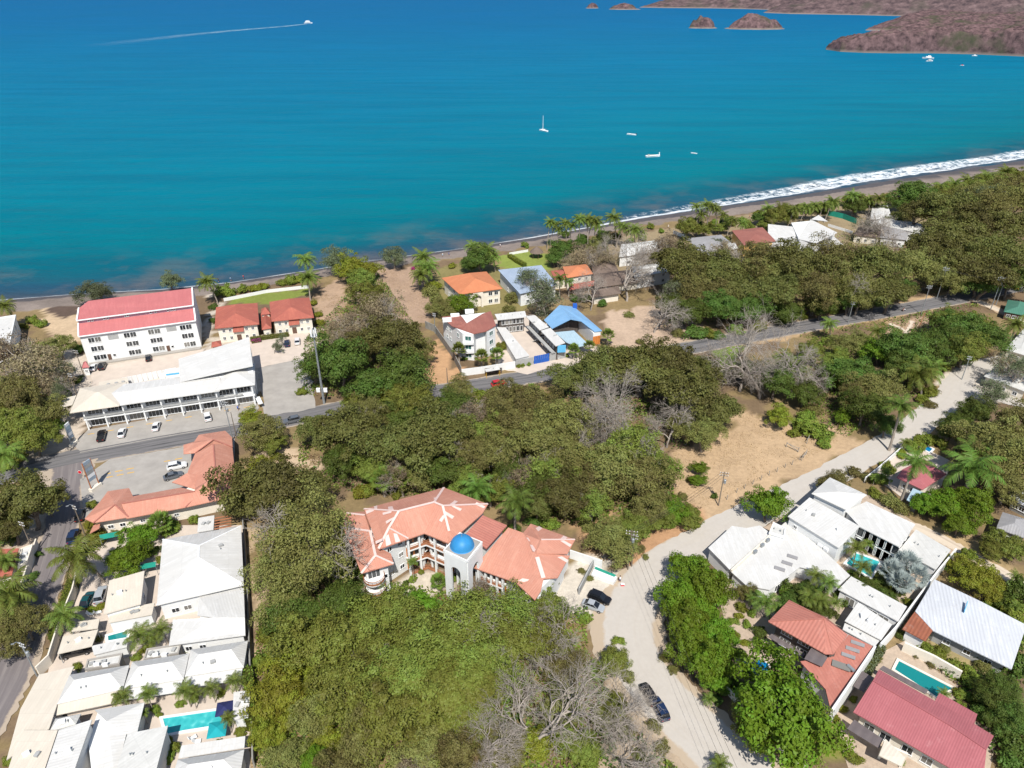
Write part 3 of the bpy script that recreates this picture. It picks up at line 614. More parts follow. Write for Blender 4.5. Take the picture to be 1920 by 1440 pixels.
patch('courtyard', [(0, 1100), (0, 1030), (62, 1020), (72, 1050), (40, 1110)], 0.05, 'warm_paving')
patch('lawn', [(1700, 1065), (1690, 1120), (1600, 1090), (1600, 1065)], 0.075, 'leaf_dark', 0.3)
# painted parking bays
def dash(name, pts, wd, mat, z):
    for (a, b) in pts:
        A, B = G(*a), G(*b); MB_ = MB().beam((A.x, A.y, z), (B.x, B.y, z), wd, 0.012); tag(MB_.build(name, mat), kind='structure')
dash('parking_line', [((165 + 36.5 * i, 843 - 28 - 6.3 * i - 0.0), (177 + 36.5 * i, 841 - 28 - 6.3 * i)) for i in range(9)], 0.25, 'yellow_paint', 0.108)
dash('parking_line', [((201, 889), (208, 887.5)), ((216, 885), (230, 882.5)), ((237, 880.5), (251, 878)), ((200, 896), (212, 893.5)), ((219, 892), (232, 889.5)), ((239, 888), (252, 885.5)), ((308, 866), (319, 864)), ((328, 862), (342, 859.5))], 0.3, 'yellow_paint', 0.108)

for lb, pts in (('kerb', [(150, 849), (300, 821), (470, 792)]), ('kerb', [(203, 866), (290, 850), (345, 840)])):
    P_ = [G(u, v) for u, v in pts]
    for a, c in zip(P_, P_[1:]): tag(MB().beam((a.x, a.y, .10), (c.x, c.y, .10), .22, .14).build('kerb', 'concrete'), kind='structure')
# ================================================================== BUILDINGS
_win = {}
def window_meshes(wd, ht, nl, glass):
    k = (round(wd, 2), round(ht, 2), nl, glass)
    if k not in _win:
        f = MB(); b = 0.09
        f.box((0, -0.03, ht - b / 2), (wd, 0.12, b)); f.box((0, -0.05, b / 2), (wd + 0.12, 0.18, b))
        for s in (-1, 1): f.box((s * (wd - b) / 2, -0.03, ht / 2), (b, 0.12, ht - 2 * b))
        for i in range(1, nl): f.box((-wd / 2 + wd * i / nl, -0.03, ht / 2), (0.07, 0.1, ht - 2 * b))
        p = MB(); p.box((0, -0.015, ht / 2), (wd - 2 * b + 0.02, 0.03, ht - 2 * b + 0.02))
        _win[k] = (f.data('window', 'white_paint'), p.data('pane', glass))
    return _win[k]
class Bld:
    def __init__(s, name, label, cat, at, group=None):
        p = G(*at); s.o = empty(name, (p.x, p.y, 0), label, cat, group); s.wp = None; s.cat = cat
    def P(s, pts, z): return [G(u, v, z) for u, v in pts]
    def walls(s, W, z1, mat='white_wall', z0=-0.2, d=0.5, name='wall'):
        poly = [(p[0], p[1]) for p in W]
        if area2(poly) < 0: poly = poly[::-1]
        s.wp = inset(poly, d); s.z1 = z1
        MB().prism(s.wp, z0, z1).build(name, mat, s.o); return s
    def slab(s, faces, mat, th=0.18, name='roof'):
        """roof planes as closed sheets of thickness th; returns the object"""
        mb = MB()
        for f in faces:
            f = [Vector(p) for p in f]; n = Vector((0, 0, 0))
            for i in range(len(f)): n += f[i].cross(f[(i + 1) % len(f)])
            if n.z < 0: f = f[::-1]
            k = len(f); mb.add(f + [p - Vector((0, 0, th)) for p in f], [list(range(k)), list(range(k, 2 * k))[::-1]] + [[i + k, (i + 1) % k + k, (i + 1) % k, i] for i in range(k)])
        return mb.build(name, mat, s.o, uv=True)
    def hip(s, c, ze, zr, mat, wmat='white_wall', d=0.5, ridge=None, wall=True, z0=-0.2, cap=None):
        """c = four eave corners near-left, near-right, far-right, far-left"""
        E = s.P(c, ze)
        l1 = ((E[1] - E[0]).length + (E[2] - E[3]).length) / 2; l2 = ((E[2] - E[1]).length + (E[3] - E[0]).length) / 2
        if l1 < l2: E = E[1:] + E[:1]; l1, l2 = l2, l1
        fr = min(0.49, 0.5 * l2 / l1) if ridge is None else ridge
        a = (E[0] + E[3]) / 2; b = (E[1] + E[2]) / 2; r0 = a.lerp(b, fr); r1 = b.lerp(a, fr); r0.z = r1.z = zr
        r = s.slab([[E[0], E[1], r1, r0], [E[1], E[2], r1], [E[2], E[3], r0, r1], [E[3], E[0], r0]], mat)
        if cap:
            m = MB(); m.beam(r0 + Vector((0, 0, .03)), r1 + Vector((0, 0, .03)), 0.35, 0.1)
            for e, q in ((E[0], r0), (E[3], r0), (E[1], r1), (E[2], r1)): m.beam(e + Vector((0, 0, .03)), q + Vector((0, 0, .03)), 0.3, 0.08)
            m.build('ridge_cap', cap, r)
        if wall: s.walls(s.P(c, ze), ze - 0.1, wmat, z0, d)
        if mat in ('white_roof', 'pale_roof', 'cream_roof'): s.clutter(E[0].lerp(r0, .5), E[1].lerp(r1, .5), 2)
        return s
    def fan(s, c, ze, apex, za, mat, wmat='white_wall', d=0.5, wall=True):
        E = s.P(c, ze); A = G(apex[0], apex[1], za); n = len(E)
        s.slab([[E[i], E[(i + 1) % n], A] for i in range(n)], mat)
        if wall: s.walls(E, ze - 0.1, wmat, d=d)
        return s
    def flat(s, c, z, mat, wmat='white_wall', d=0.25, par=0.0, wall=True, tilt=None, th=0.18, pmat=None):
        zz = [z + (tilt[i] if tilt else 0) for i in range(len(c))]
        E = [G(u, v, q) for (u, v), q in zip(c, zz)]
        s.slab([E], mat, th)
        if mat in ('white_roof', 'pale_roof', 'cream_roof') and len(E) == 4: s.clutter((E[0] + E[3]) / 2, (E[1] + E[2]) / 2, 3)
        if wall: s.walls(E, min(zz) - th - 0.005, wmat, d=d)
        if par:
            q = [(p.x, p.y) for p in E]; q = q if area2(q) > 0 else q[::-1]; i = inset(q, 0.22); n = len(q); mb = MB(); z0, z1 = min(zz) - 0.25, max(zz) + par
            o_ = inset(q, -0.05)
            V = [(*p, z0) for p in o_] + [(*p, z1) for p in o_] + [(*p, z0) for p in i] + [(*p, z1) for p in i]
            F = []
            for k in range(n):
                j = (k + 1) % n; F += [[k, j, n + j, n + k], [n + k, n + j, 3 * n + j, 3 * n + k], [3 * n + k, 3 * n + j, 2 * n + j, 2 * n + k], [2 * n + k, 2 * n + j, j, k]]
            mb.add(V, F).build('parapet', pmat or wmat, s.o)
        return s
    def gable(s, c, ze, zr, mat, wmat='white_wall', d=0.4, along=0, wall=True):
        E = s.P(c, ze)
        if along: E = E[1:] + E[:1]
        a = (E[0] + E[3]) / 2; b = (E[1] + E[2]) / 2; a.z = b.z = zr
        s.slab([[E[0], E[1], b, a], [E[2], E[3], a, b]], mat)
        if wall:
            s.walls(E, ze - 0.1, wmat, d=d)
            for p, q, r in ((E[3], E[0], a), (E[1], E[2], b)):
                i = (a - b).normalized() * (0.5 if r is a else -0.5); mb = MB(); T = Vector((0, 0, 0.2))
                f = [p - i - T, q - i - T, r - i - T]; g = [x - i * 0.3 for x in f]
                mb.add(f + g, [[0, 1, 2], [5, 4, 3], [0, 3, 4, 1], [1, 4, 5, 2], [2, 5, 3, 0]]).build('gable_wall', wmat, s.o)
        return s
    def win(s, edge, fracs, zs, wd=1.1, ht=1.2, nl=2, glass='glass', name='window'):
        """windows on wall edge number `edge` of the last wall outline"""
        a = Vector(s.wp[edge % len(s.wp)]); b = Vector(s.wp[(edge + 1) % len(s.wp)]); d = b - a; rz = math.atan2(d.y, d.x); o = WLOC(s.o)
        fm, pm = window_meshes(wd, ht, nl, glass)
        for z in zs:
            for f in fracs:
                p = a.lerp(b, f); w_ = link(name, fm, s.o, (p.x - o.x, p.y - o.y, z), rz); link('pane', pm, w_)
        return s
    def door(s, edge, f, wd=1.0, ht=2.1, mat='dark_wood', z=0.0, name='door'):
        a = Vector(s.wp[edge % len(s.wp)]); b = Vector(s.wp[(edge + 1) % len(s.wp)]); d = b - a; rz = math.atan2(d.y, d.x); p = a.lerp(b, f); o = WLOC(s.o)
        k = ('door', wd, ht, mat)
        if k not in _win:
            m = MB(); m.box((0, -0.02, ht / 2), (wd, 0.08, ht)); h = MB(); h.box((wd * 0.38, -0.09, ht * 0.48), (0.06, 0.08, 0.12))
            _win[k] = (m.data('door', mat), h.data('handle', 'galvanized'))
        q = link(name, _win[k][0], s.o, (p.x - o.x, p.y - o.y, z), rz); link('handle', _win[k][1], q)
        return s
    def clutter(s, a, c, n):
        """vent pipes and a low hatch standing on the roof between two points"""
        for i in range(n):
            p = a.lerp(c, random.uniform(.12, .88)); k = random.random()
            if k < .55: MB().tube([(p.x, p.y, p.z - .2), (p.x, p.y, p.z + .45)], .09, 8).build('vent_pipe', 'galvanized', s.o)
            elif k < .8: MB().box((p.x, p.y, p.z + .15), (.8, .6, .4), random.uniform(0, 1.5)).build('roof_hatch', 'grey_wall', s.o)
            else: MB().box((p.x, p.y, p.z + .3), (.9, .4, .65), random.uniform(0, 1.5)).build('air_conditioner', 'white_paint', s.o)
    def box(s, name, c, d, mat, rz=0.0): MB().box(c, d, rz).build(name, mat, s.o); return s

# ---------- four-storey white block with red metal roofs (by the beach)
b = Bld('apartment_block', 'long white apartment block by the beach with stepped red metal roofs', 'building', (265, 660))
A, Bq = G(147.5, 631.7, 9.5), G(366.7, 601.7, 9.5); ux = (Bq - A); L = ux.length; ux.normalize(); uy = Vector((-ux.y, ux.x, 0))
t1 = (G(365, 578, 12.0) - A).dot(uy); t2 = (G(361.7, 541, 15.2) - A).dot(uy)
def Q(s_, t_, z): p = A + ux * s_ + uy * t_; return Vector((p.x, p.y, z))
D = t2 + 5
b.slab([[Q(0, 0, 9.5), Q(L, 0, 9.5), Q(L, t1, 12), Q(0, t1, 12)]], 'condo_red_roof')
b.slab([[Q(0, t1 - .6, 13.2), Q(L, t1 - .6, 13.2), Q(L, t2, 15.4), Q(2.5, t2, 15.4), Q(0, t2 - 3, 14.5)], [Q(2.5, t2, 15.4), Q(L, t2, 15.4), Q(L, D, 13), Q(1, D, 13)], [Q(0, t2 - 3, 14.5), Q(2.5, t2, 15.4), Q(1, D, 13), Q(0, D, 12.6)]], 'condo_red_roof')
for t_, z_, nm in ((0, 9.55, 'eave_trim'), (t1 - .6, 13.25, 'eave_trim')): MB().beam(Q(-.1, t_, z_), Q(L + .1, t_, z_), 0.3, 0.28).build(nm, 'white_paint', b.o)
for x in (0, L):
    MB().beam(Q(x, 0, 9.6), Q(x, t1, 12.1), 0.4, 0.35).build('gable_trim', 'white_paint', b.o); MB().beam(Q(x, t1 - .6, 13.3), Q(x, t2 - (3 if x == 0 else 0), 15.5 if x else 14.6), 0.4, 0.35).build('gable_trim', 'white_paint', b.o)
b.walls([Q(0, 0, 0), Q(L, 0, 0), Q(L, D, 0), Q(0, D, 0)], 9.4, d=[0.55, 0.1, 0.1, 0.1])
MB().prism([(p.x, p.y) for p in (Q(.25, t1, 0), Q(L - .25, t1, 0), Q(L - .25, D - .3, 0), Q(.25, D - .3, 0))], 9.3, 13.05).build('clerestory', 'lilac_wall', b.o)
for x in (0.12, L - 0.12):
    mb = MB()
    f = [Q(x, .6, 9.3), Q(x, D - .1, 9.3), Q(x, D - .2, 12.8), Q(x, t2, 15.2), Q(x, t1 - .5, 13.0), Q(x, t1, 11.8)] if x > 1 else [Q(x, .6, 9.3), Q(x, D - .1, 9.3), Q(x, D - .2, 12.4), Q(x, t2 - 3, 14.3), Q(x, t1 - .5, 13.0), Q(x, t1, 11.8)]
    g = [p + ux * (0.1 if x < 1 else -0.1) for p in f]; n = 6
    mb.add(f + g, [list(range(n)), list(range(n, 2 * n))[::-1]] + [[i, (i + 1) % n, n + (i + 1) % n, n + i] for i in range(n)])
    mb.build('gable_wall', 'white_wall', b.o)
b.win(0, [.085, .14, .385, .44, .595, .65, .875, .93], [0.75, 3.75, 6.75], 1.75, 1.75, 2)
b.win(0, [.235, .745], [1.2], 0.9, 0.9, 1)
b.door(0, .19, 1.0, 2.2); b.door(0, .705, 1.0, 2.2)
for f in (.27, .775):
    p = Vector(b.wp[0]).lerp(Vector(b.wp[1]), f); MB().box((p.x, p.y, 7.7), (2.9, 0.06, 1.6), math.atan2(ux.y, ux.x)).build('recess_panel', 'grey_wall', b.o)
o_ = WLOC(b.o)
for f in (.09, .12, .22, .25, .40, .42, .62, .66, .77, .80, .83):
    p = Q(L * f, t1 - 0.05, 12.2); fm, pm = window_meshes(0.6, 0.6, 1, 'glass'); w_ = link('window', fm, b.o, (p - o_), math.atan2(ux.y, ux.x)); link('pane', pm, w_)
b.box('plinth', Q(L * .5, -.4, .15), (L * .98, 1.6, 0.3), 'concrete', math.atan2(ux.y, ux.x))

# ---------- two-storey strip mall
b = Bld('strip_mall', 'long two-storey white shopping strip with dark shopfronts and flat white roofs', 'building', (320, 770))
A, Bq = G(164.8, 805.4), G(482, 757.5); ux = (Bq - A); L = ux.length; ux.normalize(); uy = Vector((-ux.y, ux.x, 0)); RZ = math.atan2(ux.y, ux.x); D = 9.5
b.walls([Q(0, 1.2, 0), Q(L, 1.2, 0), Q(L, D, 0), Q(0, D, 0)], 6.3, d=0.05)
b.slab([[Q(L * .16, -1.2, 6.5), Q(L * .80, -1.2, 6.5), Q(L * .80, D * .5, 7.3), Q(L * .16, D * .5, 7.3)], [Q(L * .16, D * .5, 7.3), Q(L * .80, D * .5, 7.3), Q(L * .80, D + .8, 6.7), Q(L * .16, D + .8, 6.7)]], 'white_roof')
E = [Q(-2.2, -1.6, 6.6), Q(L * .22, -1.6, 6.6), Q(L * .22, D + 2.2, 6.6), Q(-2.2, D + 2.2, 6.6)]
def hipE(bb, E, zr, mat, th=.18):
    l1 = (E[1] - E[0]).length; l2 = (E[2] - E[1]).length; fr = min(.48, .5 * l2 / l1); a = (E[0] + E[3]) / 2; c = (E[1] + E[2]) / 2; r0 = a.lerp(c, fr); r1 = c.lerp(a, fr); r0.z = r1.z = zr
    return bb.slab([[E[0], E[1], r1, r0], [E[1], E[2], r1], [E[2], E[3], r0, r1], [E[3], E[0], r0]], mat, th)
hipE(b, E, 8.1, 'cream_roof')
b.slab([[Q(-5.5, 2.5, 6.4), Q(-2.3, 2.5, 6.75), Q(-2.3, 7.5, 6.75), Q(-5.5, 7.5, 6.4)]], 'cream_roof', name='porch_roof')
E = [Q(L * .775, -1.0, 6.75), Q(L + .6, -1.0, 6.75), Q(L + .6, D + 2.5, 6.75), Q(L * .775, D + 2.5, 6.75)]; hipE(b, E, 8.0, 'white_roof')
mb = MB(); mb.box(Q(L * .5, 0.4, 3.2), (L, 2.0, 0.25), RZ); mb.build('balcony_slab', 'white_wall', b.o)
mb = MB(); mb.beam(Q(0, -.55, 4.3), Q(L * .93, -.55, 4.3), .06, .06); mb.beam(Q(0, -.55, 3.9), Q(L * .93, -.55, 3.9), .04, .5); mb.build('balcony_railing', 'grey_wall', b.o)
nb = 9
for i in range(nb + 1):
    MB().box(Q(L * (.01 + .98 * i / nb), -.35, 3.2), (0.35, 0.35, 6.4), RZ).build('column', 'white_wall', b.o)
for i in range(nb):
    for z0, gm in ((0.25, 'blue_paint' if i == 7 else 'glass'), (3.75, 'blue_paint' if i == 8 and False else 'glass')):
        wd = L / nb - 1.1; hh = 2.5 if z0 < 1 else 2.2; fm, pm = window_meshes(wd, hh, 4, 'glass'); p = Q(L * (.01 + .98 * (i + .5) / nb), 1.2, z0)
        w_ = link('shopfront', fm, b.o, p - WLOC(b.o), RZ); link('pane', pm, w_)
b.box('stair', Q(L + .8, -1.0, 1.6), (1.2, 4.0, 0.3), 'white_wall', RZ + .2)
b2 = Bld('warehouse', 'tall plain white shed with one sloping roof behind the shopping strip', 'building', (405, 690))
b2.flat([(338, 716), (399, 702), (474, 686), (466.9, 632.5), (334.6, 673)], 9.0, 'white_roof', 'white_wall', 0.15, tilt=[-1.6, -.4, 0.2, 0.6, -1.2])
b2.win(2, [.2, .4, .6, .8], [7.2], .8, .5, 1)
w3 = Bld('yard_wall', 'pale panel wall screening the yard behind the shopping strip', 'wall', (270, 715))
for i in range(11):
    f0, f1 = i / 11, (i + 1) / 11 - .008; a = G(232, 722).lerp(G(334, 702), f0); c = G(232, 722).lerp(G(334, 702), f1); MB().beam((a.x, a.y, 1.2), (c.x, c.y, 1.2), .15, 2.4).build('panel', 'white_wall', w3.o)
w4 = Bld('yard_shed', 'low beige flat-roofed shed with dark ends in the strip yard', 'shed', (195, 735))
w4.flat([(182, 733), (243, 723), (238, 707), (186, 716)], 3.0, 'cream_roof', 'old_wall', .2)

# ---------- L-shaped salmon-roofed plaza
b = Bld('plaza_building', 'L-shaped salmon tiled shopping building around a grey car park', 'building', (330, 930))
S = lambda *pts: [G(u, v, z) for u, v, z in pts]
ez, rz_ = 4.2, 6.2
b.slab([S((237, 972, ez), (347.5, 951, ez), (365, 921, 5.9), (228, 944, 5.9)), S((365, 921, 5.9), (340, 914, ez), (251, 930, ez), (228, 944, 5.9))], 'salmon_roof')
C_ = [(158.8, 972.5), (175, 980), (241, 969.5), (250, 932), (242, 915), (202, 921), (188, 940)]
E = b.P(C_, ez + .12); Ap = G(215, 946, 6.6); b.slab([[E[i], E[(i + 1) % 7], Ap] for i in range(7)], 'salmon_roof')
b.slab([S((435, 832, ez), (442.5, 905, ez), (404, 892, 6.8), (400, 833, 6.8)), S((366, 850, ez), (400, 833, 6.8), (404, 892, 6.8), (366, 915, 4.6), (352, 884, ez)), S((404, 892, 6.8), (442.5, 905, ez), (420, 935, ez), (347.5, 951, ez), (365, 921, 5.9), (366, 915, 4.6))], 'salmon_roof')
b.slab([S((322, 904, 4.0), (352, 886, 5.2), (367, 917, 4.4)), S((352, 886, 5.2), (376, 891, 4.6), (367, 917, 4.4))], 'salmon_roof', name='porch_roof')
C_ = [(344, 851), (366, 849), (400, 838), (436, 838), (435, 820), (422.5, 807.5), (373, 815), (364, 828), (344, 834)]
E = b.P(C_, ez + .25); Ap = G(400, 824, 6.4); b.slab([[E[i], E[(i + 1) % 9], Ap] for i in range(9)], 'salmon_roof')
b.walls(b.P([(180, 976), (240, 966), (347, 947), (418, 931), (438, 903), (434, 822), (420, 812), (368, 822), (366, 850), (358, 905), (345, 915), (250, 932), (200, 928), (170, 962)], 4.2), 4.1, 'cream_wall', d=0.6)
b.win(0, [.3, .7], [1.0], 1.2, 1.0); b.win(1, [.2, .5, .8], [1.2], 1.0, 0.8)
m = MB(); q0 = G(190, 972, 0); mb = MB()
b.slab([S((168, 1000, 2.6), (186, 990, 3.4), (188, 980, 3.4), (175, 985, 2.6))], 'salmon_roof', name='porch_roof')
# painted ridge caps on its roofs
mb = MB()
for a_, c_ in (((228, 944, 5.95), (365, 921, 5.95)), ((400, 833, 6.85), (404, 892, 6.85)), ((404, 892, 6.85), (347.5, 951, ez + .05)), ((404, 892, 6.85), (442, 904, ez + .05)), ((215, 946, 6.65), (175, 980, ez + .15)), ((215, 946, 6.65), (241, 969, ez + .15)), ((400, 824, 6.45), (436, 838, ez + .3)), ((400, 824, 6.45), (366, 849, ez + .3))):
    mb.beam(G(*a_), G(*c_), .3, .1)
mb.build('ridge_cap', 'coral_roof', b.o)

# ---------- white and cream roofed villas of the walled compound (lower left)
def villa(label, at, group=None, name='villa'): return Bld(name, label, 'house', at, group)
v = villa('large white hip-roofed house beside the plaza, biggest roof of the walled compound', (375, 1060))
v.hip([(293.8, 1135), (457, 1097), (452, 986), (304.7, 1011.5)], 4.3, 7.0, 'white_roof', ridge=0.40, cap='white_paint'); v.win(0, [.15, .3, .6], [1.0], 1.4, 1.2); v.win(3, [.3, .6], [1.0], 1.4, 1.2)
v = villa('cream flat-roofed house between parked cars and the big hip-roofed house', (235, 1110))
v.flat([(194, 1152), (264, 1132), (271, 1070), (204.8, 1088.6)], 4.0, 'cream_roof', tilt=[0, 0, .5, .5], d=.4); v.win(0, [.25, .5, .75], [1.0], 1.3, 1.2); v.win(1, [.5], [1.0], 1.3, 1.2)
v = villa('white house with valley roof and tree litter along its garden edge', (390, 1165))
v.slab([S((373, 1119, 3.7), (457, 1102, 3.7), (459, 1158, 4.8), (402, 1158, 4.8), (370, 1154, 3.7)), S((324, 1162, 3.7), (402, 1158, 4.8), (459, 1158, 4.8), (460, 1191, 3.7), (316.6, 1210, 3.7))], 'white_roof')
v.walls(v.P([(318, 1208), (459, 1190), (456, 1104), (374, 1121), (371, 1156), (325, 1164)], 3.6), 3.5, d=.4); v.win(0, [.2, .4], [.9], 1.2, 1.2)
HB = 'row of white hip roofs in the compound'
for lb, c in (('cream-white hip-roofed house at street end of the row of three', [(107, 1320), (230.6, 1291.6), (242.7, 1246.7), (130, 1265.3)]),
              ('white hip-roofed house in the middle of the row of three', [(231.7, 1291.6), (344.4, 1273), (355, 1225), (248, 1241)]),
              ('white hip-roofed house at garden-wall end of the row of three', [(346.6, 1268.6), (457, 1251), (464.7, 1201), (357.5, 1218)])):
    v = villa(lb, ((c[0][0] + c[1][0]) / 2, c[0][1]), HB); v.hip(c, 3.6, 5.2, 'white_roof', ridge=.22, d=.35); v.win(2, [.4, .6], [1.0], 1.2, 1.0)
    (x0, y0), (x1, y1) = c[0], c[1]
    v.slab([S((x0 + 1, y0 + 1, 3.35), (x1 - 2, y1 + 1, 3.35), (x1 - 6, y1 + 24, 2.9), (x0 - 6, y0 + 22, 2.9))], 'white_roof' if x0 > 150 else 'cream_roof', .12, 'porch_roof')
v = villa('long cream roof running along the side street wall', (80, 1320)); v.flat([(12, 1425), (92, 1366), (107, 1321), (139, 1249), (73, 1265), (38, 1330)], 3.6, 'cream_roof', d=.3); v.win(5, [.3, .6], [1.2], 1.2, 1.0)
v = villa('cream twin-pitch roof at the street corner of the compound', (60, 1420)); v.flat([(8, 1465), (76, 1465), (108.3, 1369), (38.8, 1369)], 4.0, 'cream_roof', d=.3, tilt=[0, 0, .3, .3])
v = villa('white pitched roof with deep shaded alley along its right side', (125, 1410)); v.flat([(78, 1465), (132, 1465), (172.5, 1349), (110, 1369)], 4.6, 'white_roof', d=.3, tilt=[0, .6, .6, 0])
v = villa('small grey-white hip roof tucked behind the twin-pitch roof', (120, 1355)); v.hip([(92, 1372), (142, 1358), (152, 1338), (104, 1347)], 3.2, 4.2, 'pale_roof', d=.3)
v = villa('white hip-roofed house crossed by a sharp shadow beside the palms', (215, 1370)); v.slab([S((166, 1462, 3.2), (216, 1462, 3.2), (237, 1376, 3.4), (257.5, 1372, 3.6), (271, 1317, 3.6), (177.5, 1331, 3.6), (200, 1352, 4.8), (205, 1378, 3.9))], 'white_roof'); v.walls(v.P([(168, 1460), (214, 1460), (235, 1376), (256, 1371), (269, 1318), (179, 1332), (160, 1390)], 3.4), 3.1, d=.3)
v = villa('weathered white sheet roof beside the swimming pool', (265, 1410)); v.flat([(212, 1462), (288, 1462), (315, 1360.5), (239, 1375.5)], 4.2, 'pale_roof', d=.3, tilt=[0, .2, .4, .2])
v = villa('white hip roof with grey patch below the swimming pool', (395, 1425)); v.hip([(318, 1475), (450, 1455), (458, 1405), (333, 1424)], 3.6, 5.0, 'white_roof', d=.3, ridge=.25)
v.slab([S((334, 1422, 3.2), (458, 1402, 3.2), (460, 1380, 3.3), (340, 1398, 3.3))], 'white_roof', .12, 'porch_roof')
v = villa('small white flat roof between pool terrace and dirt lane', (452, 1330)); v.flat([(436, 1350), (465, 1345), (470, 1293), (438, 1298)], 3.2, 'white_roof', d=.3)
v = Bld('carport', 'beige ribbed carport roof sheltering a dark pickup', 'carport', (147, 1212)); v.flat([(107.5, 1226), (172.5, 1211), (184, 1180), (118, 1193)], 2.8, 'cream_roof', wall=False)
for u, q in ((110, 1224), (171, 1210), (182, 1182), (120, 1194)): p = G(u, q, 2.7); MB().tube([(p.x, p.y, 0), (p.x, p.y, 2.66)], .07).build('post', 'galvanized', v.o)
v = Bld('carport', 'tan flat shade roof under the leaning palm', 'carport', (160, 1170)); v.flat([(134, 1184), (183, 1178), (187, 1160), (142, 1166)], 2.6, 'cream_roof', wall=False)
for u, q in ((136, 1183), (182, 1177), (185, 1161), (144, 1167)): p = G(u, q, 2.5); MB().tube([(p.x, p.y, 0), (p.x, p.y, 2.44)], .07).build('post', 'galvanized', v.o)
for lb, c in (('bare grey service terrace roof behind the street-end hip roof', [(160, 1256), (224, 1246), (230, 1226), (165, 1238)]), ('bare grey service terrace roof behind the middle hip roof', [(270, 1238), (335, 1226), (340, 1208), (276, 1218)])):
    v = Bld('terrace_room', lb, 'house', ((c[0][0] + c[1][0]) / 2, c[0][1]), 'flat concrete service rooms'); v.flat(c, 2.9, 'pale_roof', 'concrete', .1, par=.25)
    for f in (.35, .6): p = G(c[0][0] + (c[1][0] - c[0][0]) * f, c[0][1] - 7, 2.95); MB().box((p.x, p.y, 3.3), (.9, .4, .7), .2).build('air_conditioner', 'white_paint', v.o)
v = Bld('garden_store', 'low white panelled roof beside the small plunge pool', 'shed', (205, 1205)); v.flat([(176, 1228), (238, 1213), (240, 1196), (172, 1211)], 2.6, 'white_roof', d=.2)
v = Bld('terrace_room', 'flat beige terrace roof with lounge chairs above the plunge pool', 'house', (240, 1160)); v.flat([(203, 1168), (285, 1152), (290, 1130), (206, 1146)], 2.9, 'cream_roof', d=.2)
v = Bld('laundry_house', 'flat white annexe under the plaza wall with a striped pergola', 'house', (400, 985)); v.flat([(370, 998), (400, 993), (402, 966), (372, 971)], 3.0, 'white_roof', d=.2)
mb = MB()
for i in range(5): a = G(402, 972 + i * 5, 2.9); c = G(434, 966 + i * 5, 2.9); MB().beam(a, c, .25, .15).build('pergola_slat', 'rail_wood', v.o)
v = villa('terracotta-roofed bungalow at the roadside bend under the big tree', (30, 1050)); v.flat([(-40, 1095), (22, 1078), (35, 1028), (-30, 1030)], 3.2, 'terracotta_roof', 'cream_wall', d=.4, tilt=[0, 0, .6, .6])
v.flat([(34, 1066), (52, 1052), (62, 1022), (40, 1030)], 2.7, 'white_roof', 'cream_wall', d=.15, par=.3)
v = villa('white modern box house at the beach edge beside the scrub tree', (18, 635)); v.flat([(-40, 655), (20, 640), (30, 592), (-40, 603)], 6.0, 'white_roof', d=.2, par=.4, tilt=[0, 0, .0, .0]); v.win(0, [.5, .8], [.8, 3.8], 1.8, 1.8); v.win(1, [.3, .7], [.8, 3.8], 1.4, 1.5)

# ---------- twin terracotta houses, villa and neighbours by the beach
for lb, c in (('terracotta-roofed cream house with mottled tiles beside the white apartment block', [(402.5, 616), (486, 607.5), (482.5, 568), (405, 576)]), ('terracotta-roofed cream house with plain red tiles beside the dry lot', [(508.8, 602.5), (588.8, 595), (580, 558), (505, 566)])):
    v = Bld('beach_house', lb, 'house', ((c[0][0] + c[1][0]) / 2, c[0][1] + 25), 'pair of terracotta-roofed houses'); v.hip(c, 5.6, 8.0, 'terracotta_roof', 'cream_wall', d=.8, ridge=.28)
    v.win(0, [.14, .3, .72, .88], [3.5], .95, 1.1); v.win(0, [.12, .3, .7, .88], [.8], .95, 1.2); v.door(0, .5, 1.4, 2.3)
    (x0, y0), (x1, y1) = c[0], c[1]; xm, ym = x0 + (x1 - x0) * .53, y0 + (y1 - y0) * .53
    v.slab([S((xm - 10, ym + 1.5, 5.2), (xm + 10, ym - .5, 5.2), (xm + 10, ym + 9.5, 3.6), (xm - 10, ym + 11.5, 3.6))], 'terracotta_roof', .12, 'porch_roof')
v = Bld('gatehouse', 'small terracotta-roofed link building between the twin houses', 'house', (497, 625)); v.hip([(491, 618), (509, 615), (507, 585), (489, 588)], 3.4, 4.6, 'terracotta_roof', 'cream_wall', d=.4); v.win(0, [.5], [1.0], .9, 1.0)
v = Bld('gazebo', 'tiny terracotta-roofed turret above the link building', 'house', (497, 592)); v.fan([(489, 590), (507, 588), (503, 577), (490, 579)], 5.0, (497, 576), 6.4, 'terracotta_roof', 'cream_wall', d=.4)
v = Bld('guard_booth', 'tiny red-roofed booth beside the white warehouse', 'booth', (405, 650)); v.fan([(396, 651), (416, 648), (414, 638), (397, 641)], 2.6, (405, 640), 3.6, 'terracotta_roof', 'cream_wall', d=.3)
v = Bld('guard_booth', 'small white booth with pink hipped roof at the apartment car park entrance', 'booth', (160, 697)); v.fan([(153, 690), (167, 688), (163, 678), (156, 679)], 2.8, (160, 677), 4.2, 'condo_red_roof', 'white_wall', d=.3); v.win(0, [.5], [1.0], .8, .9)
v = Bld('beach_villa', 'orange hip-roofed villa with an arched porch between beach gardens', 'house', (890, 572)); v.hip([(862, 552), (942, 541), (912, 509), (828, 521)], 6.0, 8.8, 'orange_roof', 'cream_wall', d=.7, ridge=.33)
v.win(0, [.18, .75, .9], [3.6, .7], 1.5, 1.5); v.win(3, [.3, .6], [3.6, .8], 1.2, 1.4)
